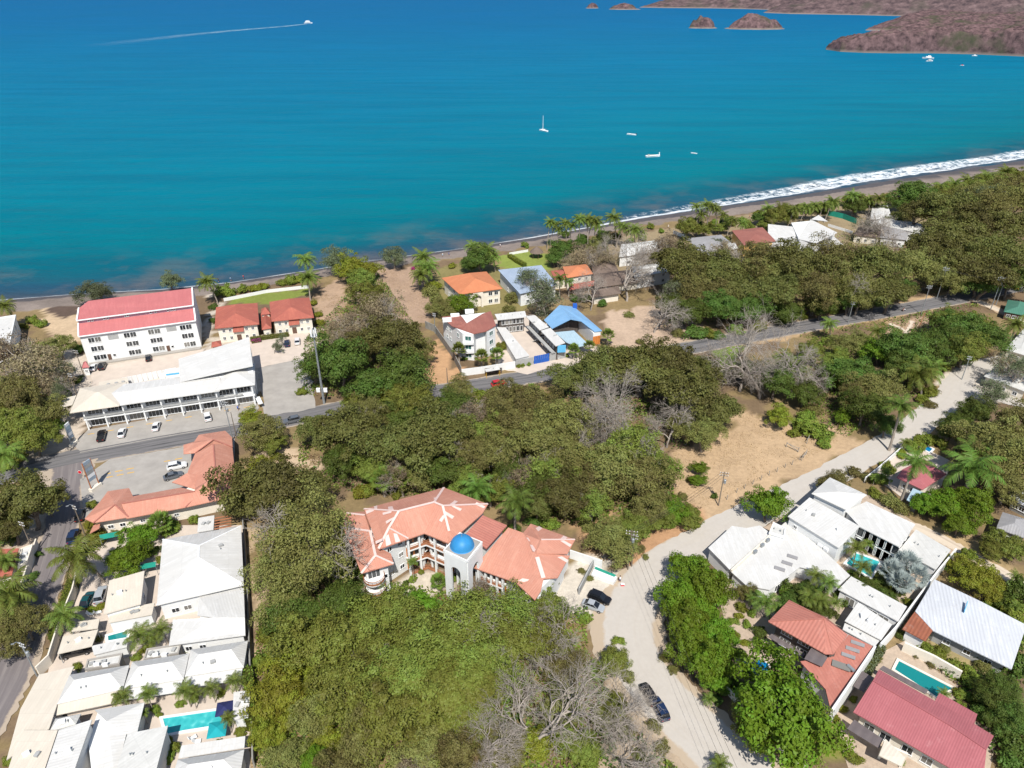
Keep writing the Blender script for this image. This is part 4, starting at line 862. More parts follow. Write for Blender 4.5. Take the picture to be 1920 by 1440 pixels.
v.slab([S((884, 547, 5.9), (916, 543, 5.9), (908, 537, 6.9), (893, 533, 6.9))], 'orange_roof', .15, 'porch_roof')
p = G(897, 577); a = G(888, 577.5); c = G(906, 575); dirv = (c - a).normalized(); oth = Vector((-dirv.y, dirv.x, 0))
def arch_wall(mb, a, c, z0, z1, ow, zs, th):
    """wall from a to c with a round-headed opening of width ow springing at zs"""
    a = Vector((a.x, a.y, 0)); c = Vector((c.x, c.y, 0)); d = c - a; L_ = d.length; d.normalize(); nrm = Vector((d.y, -d.x, 0)); K = 10
    x0, x1 = (L_ - ow) / 2, (L_ + ow) / 2
    arc = [(L_ / 2 - math.cos(math.pi * i / K) * ow / 2, zs + math.sin(math.pi * i / K) * ow / 2) for i in range(K + 1)]
    pts = lambda x, z, s_: a + d * x + nrm * (s_ * th / 2) + Vector((0, 0, z))
    for s_ in (1, -1):
        for q in ([(0, z0), (x0, z0), (x0, z1), (0, z1)], [(x1, z0), (L_, z0), (L_, z1), (x1, z1)]): mb.add([pts(x, z, s_) for x, z in q], [[0, 1, 2, 3]])
        for i in range(K): q = [arc[i], arc[i + 1], (arc[i + 1][0], z1), (arc[i][0], z1)]; mb.add([pts(x, z, s_) for x, z in q], [[0, 1, 2, 3]])
    path = [(x0, z0)] + arc + [(x1, z0)]
    for i in range(len(path) - 1): mb.add([pts(*path[i], 1), pts(*path[i + 1], 1), pts(*path[i + 1], -1), pts(*path[i], -1)], [[0, 1, 2, 3]])
    for x in (0, L_): mb.add([pts(x, z0, 1), pts(x, z1, 1), pts(x, z1, -1), pts(x, z0, -1)], [[0, 1, 2, 3]])
    mb.add([pts(0, z1, 1), pts(L_, z1, 1), pts(L_, z1, -1), pts(0, z1, -1)], [[0, 1, 2, 3]])
mb = MB(); arch_wall(mb, a, c, 0, 5.6, 2.3, 3.6, .5); mb.build('porch_arch', 'cream_wall', v.o)
v = Bld('beach_house', 'slate-blue metal roofed house behind the bare grey tree', 'house', (990, 560)); v.flat([(975, 551), (1045, 534), (1015, 497), (934, 506)], 5.2, 'slate_blue_roof', 'white_wall', .6, tilt=[0, 0, .8, .8]); v.win(0, [.2, .5, .8], [.8, 3.2], 1.3, 1.2); v.win(3, [.4], [.8], 1.4, 1.4)
v = Bld('modern_house', 'white three-storey house with brown tiled roof and green windows by the main road', 'house', (885, 690))
v.slab([S((847, 611, 9.4), (888, 626, 9.2), (912, 621, 9.2), (930, 610, 9.4), (920, 583, 9.6), (905, 588, 10.3), (875, 606, 10.4), (868, 596, 10.2), (862, 590, 9.8), (828, 594, 9.4))], 'brown_tile_roof')
v.walls(v.P([(828, 595), (849, 611), (866, 625), (889, 627), (893, 620), (908, 618), (912, 622), (930, 611), (920, 584), (862, 590)], 9.2), 9.1, d=.25)
v.win(2, [.5], [.9, 3.7, 6.7], 2.0, 1.6, 2, 'green_glass'); v.win(6, [.5], [3.7, 6.7, .9], 2.0, 1.6, 2, 'green_glass'); v.win(1, [.5], [6.5, 3.5], 1.4, 1.5, 2, 'green_glass'); v.win(0, [.4, .7], [6.2, 3.2], 1.1, 1.2, 2, 'green_glass')
for z in (3.2, 6.2):
    p = Vector(v.wp[2]).lerp(Vector(v.wp[3]), .5); MB().box((p.x, p.y - .5, z), (3.4, 1.2, .8), .1).build('balcony', 'white_wall', v.o)
for u, q in ((838, 598), (853, 590), (880, 582)): p = G(u, q, 10.2); MB().box((p.x, p.y, 9.9), (2.8, 1.6, .9), .15).build('roof_skylight', 'white_paint', v.o)
def wallthing(name, label, pts, h, mat, th=.2, cat='wall', caps=False):
    P_ = [G(u, v_) for u, v_ in pts]; o = empty(name, (P_[0].x, P_[0].y, 0), label, cat)
    for a, c in zip(P_, P_[1:]):
        L_ = (c - a).length; k = max(1, round(L_ / 6.0))
        for i in range(k):
            p = a.lerp(c, i / k); q = a.lerp(c, (i + 1) / k); MB().beam((p.x, p.y, h / 2 - .1), (q.x, q.y, h / 2 - .1), th, h + .2).build('wall_panel', mat, o)
            if caps: MB().box((p.x, p.y, h / 2), (th + .15, th + .15, h + .2)).build('pillar', mat, o)
    return o
wallthing('boundary_wall', 'weathered grey concrete boundary wall beside the orange dirt strip', [(798, 615), (815, 622), (850, 672), (865, 702)], 2.6, 'old_wall')
wallthing('boundary_wall', 'white roadside garden wall in front of the three-storey house', [(866, 705), (905, 700), (966, 690)], 2.3, 'white_wall')
wallthing('boundary_wall', 'pale grey roadside wall beside the blue sliding gate', [(967, 689), (1000, 683.5)], 2.6, 'grey_wall')
wallthing('boundary_wall', 'pale grey roadside wall below the sky-blue container end', [(1030, 677), (1060, 671)], 2.6, 'grey_wall')
gt = empty('sliding_gate', G(1016, 680), 'bright blue sliding gate in the grey roadside wall', 'gate')
for i in range(7): a = G(1001 + i * 4.1, 683 - i * .8); c = G(1001 + (i + 1) * 4.1 - .4, 683 - (i + 1) * .8); MB().beam((a.x, a.y, 1.4), (c.x, c.y, 1.4), .1, 2.8).build('gate_panel', 'blue_paint', gt)
v = Bld('container_offices', 'two-storey dark container offices with white roofs around a pale courtyard', 'building', (990, 640))
for c in ([(933, 600), (987.5, 594), (984, 583), (927.5, 589)], [(1012, 619), (1029, 613), (1003, 591), (986, 593)], [(1042, 649), (1060, 642.5), (1032, 614.5), (1014, 620)]):
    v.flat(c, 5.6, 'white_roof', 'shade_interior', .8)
    v.win(0, [.15, .3, .45, .6, .75, .9] if c[0][0] == 933 else [.5], [.4, 3.2], 1.0, 1.9, 1)
    if c[0][0] != 933: v.win(3, [.15, .35, .55, .75], [.4, 3.2], 1.2, 1.9, 1)
a, c = G(990, 612, 2.8), G(1038, 662, 2.8); v.box('walkway', a.lerp(c, .5), ((c - a).length, 1.2, .25), 'grey_wall', math.atan2((c - a).y, (c - a).x))
p = G(1053, 655, 4); v.box('container_end', (p.x, p.y, 4.2), (2.6, .3, 2.4), 'sky_blue_paint', .1)
a, c = G(1000, 640, .1), G(1016, 631, 2.8); MB().beam(a, c, 1.2, .2).build('stair', 'grey_wall', v.o)
v2 = Bld('container_offices', 'single-storey white-roofed office strip along the pale courtyard', 'building', (960, 670)); v2.flat([(967, 673), (993, 667), (948, 614), (931, 613)], 2.9, 'white_roof', 'white_wall', .2)
v = Bld('workshop', 'bright blue gable-roofed workshop with an open front and orange timber doors', 'building', (1080, 640))
v.slab([S((1020, 600, 4.8), (1049, 572, 6.4), (1070, 598.4, 6.6), (1035, 616, 4.8)), S((1049, 572, 6.4), (1076, 575, 5.0), (1129, 620, 4.8), (1115, 622, 4.8), (1089, 602, 5.4), (1070, 598.4, 6.6))], 'blue_roof')
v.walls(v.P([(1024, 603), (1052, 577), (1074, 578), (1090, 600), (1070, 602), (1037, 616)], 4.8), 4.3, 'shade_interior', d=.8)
v.walls(v.P([(1112, 624), (1128, 621), (1088, 590), (1084, 598)], 4.6), 4.4, 'white_wall', d=.2)
a, c = Vector(v.wp[0]), Vector(v.wp[1]); dd = (c - a)
for i in range(4): q0 = a.lerp(c, i / 4); q1 = a.lerp(c, (i + 1) / 4 - .02); MB().beam((q0.x, q0.y - .1, 1.6), (q1.x, q1.y - .1, 1.6), .1, 3.0).build('timber_door', 'orange_wood', v.o)
v.slab([S((1040, 623, 3.4), (1062, 642, 3.2), (1082, 651, 3.2), (1104, 646, 3.2), (1076, 619.5, 3.5))], 'light_blue_roof', .12, 'awning_roof')
for u, q in ((1064, 641), (1082, 650), (1103, 645)): p = G(u, q, 3.2); MB().tube([(p.x, p.y, 0), (p.x, p.y, 3.1)], .08).build('post', 'galvanized', v.o)
p = G(1078, 572, 6); MB().box((p.x, p.y, 5.6), (1.4, 1.4, 1.6)).build('water_tank', 'blue_paint', v.o)
v = Bld('bus_shelter', 'roadside bus shelter with white roof and yellow posts', 'shelter', (923, 704)); v.flat([(911, 697), (938, 692.5), (936, 688), (909, 692)], 2.6, 'white_roof', wall=False, th=.12)
for u, q in ((912, 696), (937, 692), (935, 688.5), (910, 691.5)): p = G(u, q, 2.5); MB().tube([(p.x, p.y, 0), (p.x, p.y, 2.5)], .08).build('post', 'yellow_paint', v.o)
p = G(925, 703); MB().box((p.x, p.y + .6, .55), (5.0, .5, .12), .1).build('bench', 'dark_wood', v.o)
MB().box((p.x, p.y + 1.2, .9), (5.2, .1, 1.6), .1).build('back_panel', 'shade_interior', v.o)
v = Bld('beach_house', 'terracotta house with stepped roofs beside the thatched halls', 'house', (1085, 550)); v.hip([(1062, 521), (1112, 513), (1100, 495), (1055, 500)], 5.6, 7.4, 'orange_roof', 'cream_wall', d=.6); v.win(0, [.2, .5, .8], [.8, 3.4], 1.1, 1.2)
v.hip([(1040, 525), (1082, 520), (1072, 503), (1033, 508)], 4.0, 5.2, 'terracotta_roof', 'cream_wall', d=.5); v.slab([S((1068, 544, 2.6), (1118, 534, 2.6), (1114, 526, 3.4), (1066, 533, 3.4))], 'terracotta_roof', .15, 'porch_roof')
TH = 'brown thatched halls among bare trees'
for lb, c, zr in (('brown thatched hall with the highest ridge beside the terracotta house', [(1112, 514), (1160, 508), (1150, 488), (1108, 493)], 5.6), ('long brown thatched hall in front of the white house', [(1115, 540), (1200, 528), (1185, 505), (1112, 514)], 5.2), ('low brown thatched porch behind the bare tree trunk', [(1110, 558), (1165, 550), (1160, 536), (1108, 544)], 4.6)):
    v = Bld('thatched_hall', lb, 'house', (c[0][0] + 20, c[0][1] + 6), TH); v.hip(c, 3.2, zr, 'thatch', 'cream_wall', d=.9)
v = Bld('palapa', 'round thatched beach palapa on the lawn', 'hut', (1006, 484)); p = G(1006, 472, 2.6); mb = MB(); mb.lathe([(3.0, 2.5), (2.0, 3.5), (.1, 5.0)], (p.x, p.y, 0), 14); mb.build('thatched_roof', 'thatch', v.o)
for i in range(6): MB().tube([(p.x + 2.3 * math.cos(i), p.y + 2.3 * math.sin(i), 0), (p.x + 2.3 * math.cos(i), p.y + 2.3 * math.sin(i), 2.7)], .1).build('post', 'dark_wood', v.o)
FAR = [('white tent-peaked house beside the palm grove', [(1160, 482), (1250, 470), (1235, 450), (1165, 458)], 4.5, 6.0, 'white_roof', 'white_wall'), ('white two-storey house glimpsed behind the bare trees', [(1190, 520), (1260, 508), (1250, 490), (1185, 500)], 5.0, 6.2, 'pale_roof', 'white_wall'),
       ('grey slate-roofed house beside the bright green lawn', [(1300, 476), (1385, 466), (1352, 440), (1296, 446)], 4.5, 5.6, 'grey_roof', 'white_wall'), ('rose tile-roofed house with yellow walls', [(1395, 460), (1455, 452), (1430, 426), (1372, 432)], 5.5, 6.8, 'brown_tile_roof', 'yellow_wall'),
       ('pale-roofed low house beside the grey slate roof', [(1335, 472), (1385, 466), (1378, 455), (1332, 460)], 4.8, 5.2, 'pale_roof', 'white_wall'), ('long pale roof among trees behind the green lawn', [(1640, 420), (1740, 440), (1745, 425), (1660, 402)], 4.5, 5.4, 'pale_roof', 'white_wall'),
       ('white-roofed beach house below the dark round tree', [(1632, 412), (1672, 408), (1665, 385), (1636, 382)], 4.0, 4.8, 'white_roof', 'white_wall'), ('grey-roofed house half hidden by the bare spreading tree', [(1650, 445), (1700, 450), (1705, 430), (1655, 425)], 3.8, 5.0, 'grey_roof', 'white_wall'),
       ('tan-roofed house beside the bare spreading tree', [(1600, 440), (1650, 446), (1655, 430), (1610, 425)], 3.6, 4.6, 'thatch', 'cream_wall'), ('white house peeping out of the far woods', [(1870, 365), (1900, 362), (1896, 350), (1868, 353)], 4.0, 4.8, 'white_roof', 'white_wall'),
       ('white low house near road-end of the beach row', [(1700, 440), (1748, 446), (1750, 428), (1702, 424)], 3.6, 4.4, 'white_roof', 'white_wall'), ('teal tin-roofed hut hidden among the green trees', [(1762, 616), (1792, 622), (1797, 606), (1768, 602)], 2.8, 3.8, 'light_blue_roof', 'cream_wall'),
       ('green-roofed roadside stall at the junction', [(1882, 584), (1925, 592), (1935, 570), (1890, 562)], 3.0, 4.4, 'green_roof', 'dark_wood'), ('pale flat-roofed house beside the driveway fence', [(1885, 655), (1935, 670), (1940, 620), (1925, 610)], 3.4, 3.8, 'pale_roof', 'cream_wall'),
       ('grey flat-roofed house behind the thin-leaved tree', [(1845, 705), (1925, 735), (1935, 705), (1870, 685)], 3.4, 4.0, 'pale_roof', 'cream_wall'), ('dark-roofed house behind the garden shrubs', [(1868, 990), (1925, 1010), (1930, 975), (1880, 960)], 3.4, 4.4, 'grey_roof', 'old_wall'),
       ('weathered zinc-roofed shed in the shade of big olive tree', [(1895, 935), (1945, 960), (1950, 915), (1905, 895)], 3.0, 3.6, 'zinc_roof', 'old_wall')]
for lb, c, ze, zr, rm, wm in FAR:
    v = Bld('house', lb, 'house', ((c[0][0] + c[1][0]) / 2, (c[0][1] + c[1][1]) / 2 + 6)); v.hip(c, ze, zr, rm, wm, d=.5); v.win(0, [.2, .5, .8], [.9] if ze < 5 else [.9, 3.3], 1.2, 1.2)
v = Bld('modern_house', 'white angular modern house with butterfly roofs beside the striped lawn', 'house', (1520, 455))
v.slab([S((1496, 448, 6.0), (1530, 456, 6.4), (1570, 436, 7.6), (1520, 411, 7.6)), S((1521, 411, 8.0), (1552, 415, 8.6), (1535, 403, 8.6)), S((1440, 455, 5.0), (1494, 450, 5.0), (1488, 425, 5.4), (1440, 420, 5.4))], 'white_roof')
v.walls(v.P([(1498, 450), (1530, 457), (1568, 437), (1522, 412), (1482, 416)], 6.0), 5.7, d=.4); v.win(1, [.3, .7], [3.2], 2.0, 1.6)
v.walls(v.P([(1442, 455), (1495, 450), (1488, 426), (1441, 421)], 5.0), 4.8, d=.2); v.win(0, [.3, .7], [1, 3], 1.2, 1.2)
v.flat([(1530, 462), (1585, 462), (1560, 440), (1535, 452)], 3.2, 'white_roof', d=.2)
wallthing('screen_fence', 'dark green netting fence along the far lawn', [(1550, 403), (1580, 410), (1605, 420)], 2.5, 'green_paint', .08, 'fence')
wallthing('screen_fence', 'pale rail fence at the near edge of the far lawn', [(1552, 424), (1575, 431), (1598, 438)], 1.2, 'white_paint', .08, 'fence')
wallthing('garden_wall', 'low white beach wall in front of the twin-house lawn', [(420, 565), (500, 549), (580, 540)], 1.2, 'white_wall')
wallthing('garden_wall', 'white rail wall at the seaward edge of the palapa lawn', [(955, 478), (990, 472)], 1.0, 'white_wall')
wallthing('garden_wall', 'thin white wall around the bright green lawn', [(1262, 438), (1283, 446), (1305, 462)], 1.5, 'white_wall')
# ---------- salmon-roofed condominium with the blue-domed tower
b = Bld('condominium', 'three-storey white condominium with patched salmon roofs and open galleries', 'building', (800, 1080))
e = 10.4; r = 13.8
BL, BP, RC, RB = (682.5, 954.2), (832.5, 914.2), (915, 945), (905, 962); FR, V_, FL, LT = (840.8, 1018.3), (795.8, 999.5), (765.8, 1010), (710, 1029)
r1, r2, r3, r4 = (748.3, 958.3), (814.2, 941.7), (830, 948.3), (729.2, 990)
T = lambda p, z: (p[0], p[1], z)
roof = b.slab([S(T(BL, e), T(r1, r), T(r2, r), T(BP, e)), S(T(BP, e), T(r2, r), T(r3, r), T(RC, e)), S(T(r3, r), T(RC, e), T(RB, e - .3), T(FR, e)), S(T(r2, r), T(r3, r), T(FR, e), T(V_, e)),
        S(T(r1, r), T(r2, r), T(V_, e), T(FL, e), T(r4, 12.6)), S(T(BL, e), T(r1, r), T(r4, 12.6), T(LT, e)), S(T(r4, 12.6), T(FL, e), T(LT, e))], 'salmon_roof', .25)
b.walls(b.P([LT, FL, V_, FR, RB, RC, BP, BL], e), e - .15, d=[0.9, 2.6, 2.6, 1.0, .8, .8, .8, .8])
WPm = list(b.wp)
b.win(0, [.30, .78], [1.2, 4.4, 7.4], 1.15, 1.15, 2)
lw = b.slab([S((647.5, 961.7, 8.4), (684, 966, 9.8), (694, 996, 9.8), (643, 989, 8.4)), S((643, 989, 8.4), (694, 996, 9.8), (704, 1041.7, 9.8), (677.5, 1075, 8.4)), S((677.5, 1075, 8.4), (704, 1041.7, 9.8), (738.3, 1057, 8.4)),
        S((704, 1041.7, 9.8), (694, 996, 9.8), (714, 1028, 9.0), (733, 1038, 8.5), (738.3, 1057, 8.4)), S((647.5, 961.7, 8.4), (684, 966, 9.8), (694, 996, 9.8), (690, 958, 8.6))], 'salmon_roof', .2, 'wing_roof')
b.walls(b.P([(677.5, 1075), (738, 1057), (731, 1036), (690, 958), (647.5, 961.7), (643, 989)], 8.4), 8.2, d=1.0, name='wing_wall')
b.win(0, [.82], [1.2, 4.4], 1.1, 1.1, 2); b.win(1, [.4], [1.2, 4.4], 1.1, 1.1, 2)
p = G(709, 1064, 8.2); p = Vector(b.wp[0]).lerp(Vector(b.wp[1]), .35)
for z in (2.6, 5.4):
    mb = MB(); mb.lathe([(0.1, z - .25), (2.0, z - .25), (2.0, z), (0.1, z)], (p.x, p.y - .3, 0), 20); bal = mb.build('balcony', 'white_wall', b.o)
    mb = MB(); mb.lathe([(1.95, z + .95), (2.03, z + .95), (2.03, z + 1.05), (1.95, z + 1.05), (1.95, z + .95)], (p.x, p.y - .3, 0), 20); mb.lathe([(1.97, z), (2.0, z), (2.0, z + .5), (1.97, z + .5)], (p.x, p.y - .3, 0), 20)
    for i in range(16): x, y = p.x + 1.98 * math.cos(i * math.pi / 8), p.y - .3 + 1.98 * math.sin(i * math.pi / 8); mb.box((x, y, z + .5), (.05, .05, 1.0))
    mb.build('railing', 'rail_wood', bal)
    fm, pm = window_meshes(2.4, 2.2, 3, 'glass'); w_ = link('window', fm, b.o, Vector((p.x, p.y, z)) - WLOC(b.o), math.atan2(b.wp[1][1] - b.wp[0][1], b.wp[1][0] - b.wp[0][0])); link('pane', pm, w_)
# the right wing, a storey lower
rw = b.slab([S((887.5, 1064, 6.8), (911.7, 1037.5, 8.0), (953, 989, 9.6), (981, 999, 9.6), (1005, 1038, 9.0), (1000, 1075, 7.6), (966.7, 1091.7, 6.8)),
        S((995, 981.7, 7.6), (1078.3, 1011.7, 7.6), (1015, 1012, 9.4)), S((1015, 1012, 9.4), (1078.3, 1011.7, 7.6), (1064, 1038, 7.6), (1005, 1038, 9.0)), S((981, 999, 9.4), (995, 981.7, 7.6), (1015, 1012, 9.4), (1005, 1038, 9.0)),
        S((1005, 1037, 8.9), (1068.3, 1041.7, 7.0), (1045.8, 1083, 7.0), (1019, 1085, 7.6)), S((1005, 1037, 8.9), (1019, 1085, 7.6), (1014, 1108, 7.0), (1003, 1125, 6.8), (966.7, 1091.7, 6.8), (1000, 1075, 7.6))], 'salmon_roof', .22, 'wing_roof')
b.walls(b.P([(890, 1063), (967, 1091), (1003, 1123), (1045, 1082), (1066, 1041), (1064, 1037), (1077, 1012), (996, 983), (982, 1000), (954, 991)], 6.9), 6.7, d=[2.2, .8, .8, .8, .5, .8, .8, .6, .5, .5], name='wing_wall')
WR = list(b.wp)
b.win(2, [.3, .7], [1.0, 4.0], 1.1, 1.2)
mid = b.slab([S((872.5, 1001.7, 9.9), (911.7, 1028, 9.3), (950.8, 985, 9.3), (905, 965.8, 9.9))], 'coral_roof', .3, 'link_roof')
b.walls(b.P([(874, 1001), (911, 1026.5), (949, 985.5), (905, 967)], 9.4), 9.0, d=.6, name='link_wall')
# galleries: floor slabs, timber rails and posts on the two inner sides and along the right wing
def gallery(pa, pb, zs, inn, nposts, ztop, hl=1.0):
    pa, pb = Vector((pa[0], pa[1], 0)), Vector((pb[0], pb[1], 0)); d = (pb - pa); L_ = d.length; d.normalize(); nr = Vector((d.y, -d.x, 0)); rz = math.atan2(d.y, d.x)
    for z in zs:
        c = pa + d * L_ / 2 + nr * (inn / 2)
        if z > .5: b.box('gallery_floor', (c.x, c.y, z - .15), (L_, inn, .3), 'white_wall', rz)
        q = pa + nr * (inn - .1); mb = MB()
        for h in (.35, .65, 1.0): mb.beam(q + Vector((0, 0, z + h)), q + d * L_ + Vector((0, 0, z + h)), .07, .09)
        mb.beam(q + Vector((0, 0, z + .3)), q + d * L_ + Vector((0, 0, z + .3)), .04, .55)
        k = max(2, int(L_ / 1.6))
        for i in range(k + 1): mb.box(q + d * (L_ * i / k) + Vector((0, 0, z + .5)), (.08, .08, 1.0), rz)
        mb.build('gallery_railing', 'rail_wood', b.o)
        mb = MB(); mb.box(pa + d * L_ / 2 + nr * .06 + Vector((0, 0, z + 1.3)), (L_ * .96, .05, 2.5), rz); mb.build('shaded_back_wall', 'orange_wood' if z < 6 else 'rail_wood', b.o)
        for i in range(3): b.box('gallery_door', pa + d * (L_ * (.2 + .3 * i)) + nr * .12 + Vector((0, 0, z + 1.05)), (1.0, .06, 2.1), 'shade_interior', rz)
    for i in range(nposts):
        q = pa + d * (L_ * (i + .03) / (nposts - 1) * .97) + nr * (inn - .25); b.box('gallery_post', (q.x, q.y, ztop / 2), (.42, .42, ztop), 'white_wall', rz)
gallery(WPm[1], WPm[2], [.1, 3.4, 6.7], 2.0, 3, e - .3)
gallery(WPm[2], WPm[3], [.1, 3.4, 6.7], 2.0, 3, e - .3)
gallery(WR[0], WR[1], [.1, 3.3], 1.7, 5, 6.5)
# white patching strips along hips and ridges, and square sheets of newer tile
def strip(pts, wd, par, z=.06):
    for a, c in zip(pts, pts[1:]): MB().beam(G(*a) + Vector((0, 0, z)), G(*c) + Vector((0, 0, z)), wd, .08).build('ridge_strip', 'patch_white', par)
strip([T(BP, e), T(r2, r), T(r1, r), T(r4, 12.6), T(LT, e)], .5, roof); strip([T(BL, e), T(r1, r)], .4, roof); strip([T(r2, r), T(r3, r), T(RC, e)], .45, roof); strip([T(r4, 12.6), T(FL, e)], .35, roof); strip([T(r3, r), (842, 996, 11.3)], .45, roof)
strip([(647, 962, 8.4), (684, 966, 9.8)], .45, lw); strip([(643, 989, 8.4), (694, 996, 9.8), (704, 1041.7, 9.8), (677.5, 1075, 8.4)], .5, lw); strip([(704, 1041.7, 9.8), (738, 1057, 8.4)], .4, lw)
strip([(1007, 1045, 8.8), (1019, 1084, 7.65)], .8, rw); strip([(1015, 1012, 9.4), (1078, 1011.7, 7.6)], .3, rw)
def sheet(quad, face, par):
    """flat patch on the roof plane through three given points"""
    A_, B_, C__ = [G(*q) for q in face]; n = (B_ - A_).cross(C__ - A_).normalized(); n = n if n.z > 0 else -n; o = Vector((0, 0, CAM_H)); pts = []
    for u, v in quad:
        g = G(u, v, 0) - o; t = (A_ - o).dot(n) / g.dot(n); pts.append(o + g * t + n * .03)
    q = [p + n * .04 for p in pts]; k = len(pts); MB().add(pts + q, [list(range(k)), list(range(k, 2 * k))] + [[i, (i + 1) % k, k + (i + 1) % k, k + i] for i in range(k)]).build('roof_patch', 'patch_white', par)
z6 = lambda *pts: [(640 + x / 6, 900 + y / 6) for x, y in pts]; z6b = lambda *pts: [(860 + x / 6, 960 + y / 6) for x, y in pts]
fB = [T(BL, e), T(r1, r), T(r2, r)]; fF = [T(r1, r), T(r2, r), T(V_, e)]; fR = [T(r2, r), T(r3, r), T(V_, e)]; fRB = [T(r3, r), T(RC, e), T(RB, e - .3)]; fL = [T(BL, e), T(r1, r), T(r4, 12.6)]; fH = [T(r4, 12.6), T(FL, e), T(LT, e)]
for q, f in ((z6((525, 305), (575, 298), (590, 335), (530, 340)), fB), (z6((1030, 178), (1080, 168), (1085, 205), (1045, 220)), fB), (z6((365, 300), (405, 290), (405, 325), (375, 328)), fB), (z6((1085, 105), (1130, 95), (1120, 130), (1090, 135)), fB),
             (z6((465, 370), (570, 345), (560, 372), (470, 395)), fL), (z6((275, 345), (370, 330), (365, 350), (285, 385)), fL), (z6((500, 465), (590, 420), (585, 445), (510, 495)), fL), (z6((385, 690), (470, 655), (465, 685), (390, 720)), fL),
             (z6((550, 530), (625, 518), (640, 590), (600, 580)), fF), (z6((490, 640), (530, 610), (560, 720), (505, 745)), fH), (z6((585, 600), (625, 605), (665, 690), (610, 705)), fH),
             (z6((1155, 345), (1270, 410), (1245, 440), (1165, 385)), fRB), (z6((1100, 455), (1145, 395), (1170, 410), (1130, 475)), fR), (z6((1220, 275), (1275, 232), (1310, 245), (1255, 290)), [T(r2, r), T(r3, r), T(RC, e)]), (z6((1250, 285), (1355, 325), (1335, 350), (1245, 300)), fRB), (z6((1520, 250), (1620, 300), (1600, 320), (1500, 275)), fRB)):
    sheet(q, f, roof)
wA = [(995, 981.7, 7.6), (1078.3, 1011.7, 7.6), (1015, 1012, 9.4)]; wB = [(1015, 1012, 9.4), (1078.3, 1011.7, 7.6), (1064, 1038, 7.6)]; wC = [(981, 999, 9.4), (995, 981.7, 7.6), (1005, 1038, 9.0)]; wD = [(1005, 1037, 8.9), (1068.3, 1041.7, 7.0), (1045.8, 1083, 7.0)]; wE = [(1005, 1037, 8.9), (1019, 1085, 7.6), (966.7, 1091.7, 6.8)]
for q, f in ((z6b((865, 185), (905, 162), (940, 185), (895, 220)), wA), (z6b((1140, 310), (1180, 268), (1225, 290), (1180, 315)), wA), (z6b((1180, 320), (1270, 370), (1250, 395), (1140, 325)), wB), (z6b((760, 290), (865, 300), (845, 335), (790, 330)), wC), (z6b((800, 370), (895, 380), (850, 450), (830, 440)), wC), (z6b((1110, 510), (1160, 500), (1235, 545), (1215, 570)), wD),
             (z6b((665, 775), (720, 748), (795, 760), (760, 795)), wE), (z6b((750, 920), (795, 830), (810, 870), (800, 950)), wE), (z6b((800, 825), (910, 900), (895, 930), (805, 850)), wE)):
    sheet(q, f, rw)
# tower with round arches and blue dome
tw = Bld('dome_tower', 'square white arched tower topped by a bright blue dome', 'tower', (872, 1130))
Tc = [G(875.8, 1053, 12.2), G(905, 1016, 12.2), G(861.7, 998, 12.2), G(830.8, 1031.7, 12.2)]
cen = sum(Tc, Vector((0, 0, 0))) / 4; Ti = [cen + (p - cen) * .93 for p in Tc]
for i in range(4):
    a, c = Ti[i], Ti[(i + 1) % 4]; L_ = (c - a).length; mb = MB(); arch_wall(mb, a, c, -.2, 11.9, min(2.6, L_ * .42), 8.2, .45); mb.build('arched_wall', 'white_wall', tw.o)
mb = MB(); mb.prism([(p.x, p.y) for p in Tc], 11.9, 12.25).build('tower_slab', 'white_wall', tw.o)
q = [cen + (p - cen) * .90 for p in Tc]
mb = MB().prism([(p.x, p.y) for p in q], 12.25, 12.32).build('slab_top', 'concrete', tw.o)
dp = G(866.5, 1023, 12.3); prof = [(2.25 * math.cos(t_ * math.pi / 2 / 14), 2.15 * math.sin(t_ * math.pi / 2 / 14)) for t_ in range(14)] + [(.02, 2.15)]
mb = MB(); mb.lathe([(2.3, -.1), (2.3, .05)] + prof, (dp.x, dp.y, 12.35), 36); dm = mb.build('dome', 'dome_blue', tw.o, smooth=True)
MB().tube([(dp.x, dp.y, 14.4), (dp.x, dp.y, 15.2)], [.08, .03]).build('finial', 'galvanized', dm)
b3 = Bld('pool_terrace_wall', 'white retaining wall with narrow green-lined lap pool beside parking', 'wall', (1130, 1075))
a, c = G(1068, 1046), G(1128, 1066); MB().beam((a.x, a.y, 1.1), (c.x, c.y, 1.1), .25, 2.2).build('wall_panel', 'white_wall', b3.o)
q = [G(*p) for p in ((1108, 1083), (1150, 1098), (1157, 1088), (1116, 1066))]; MB().prism([(p.x, p.y) for p in q], 0, .9).build('pool_shell', 'white_wall', b3.o)
q = [G(*p) for p in ((1114, 1073), (1151, 1088), (1155, 1084.5), (1116, 1068.5))]; MB().prism([(p.x, p.y) for p in q], .905, .94).build('pool_lining', 'green_paint', b3.o)
a, c = G(1112, 1062), G(1085, 1115); MB().beam((a.x, a.y, .9), (c.x, c.y, .9), .25, 1.8).build('wall_panel', 'grey_wall', b3.o)

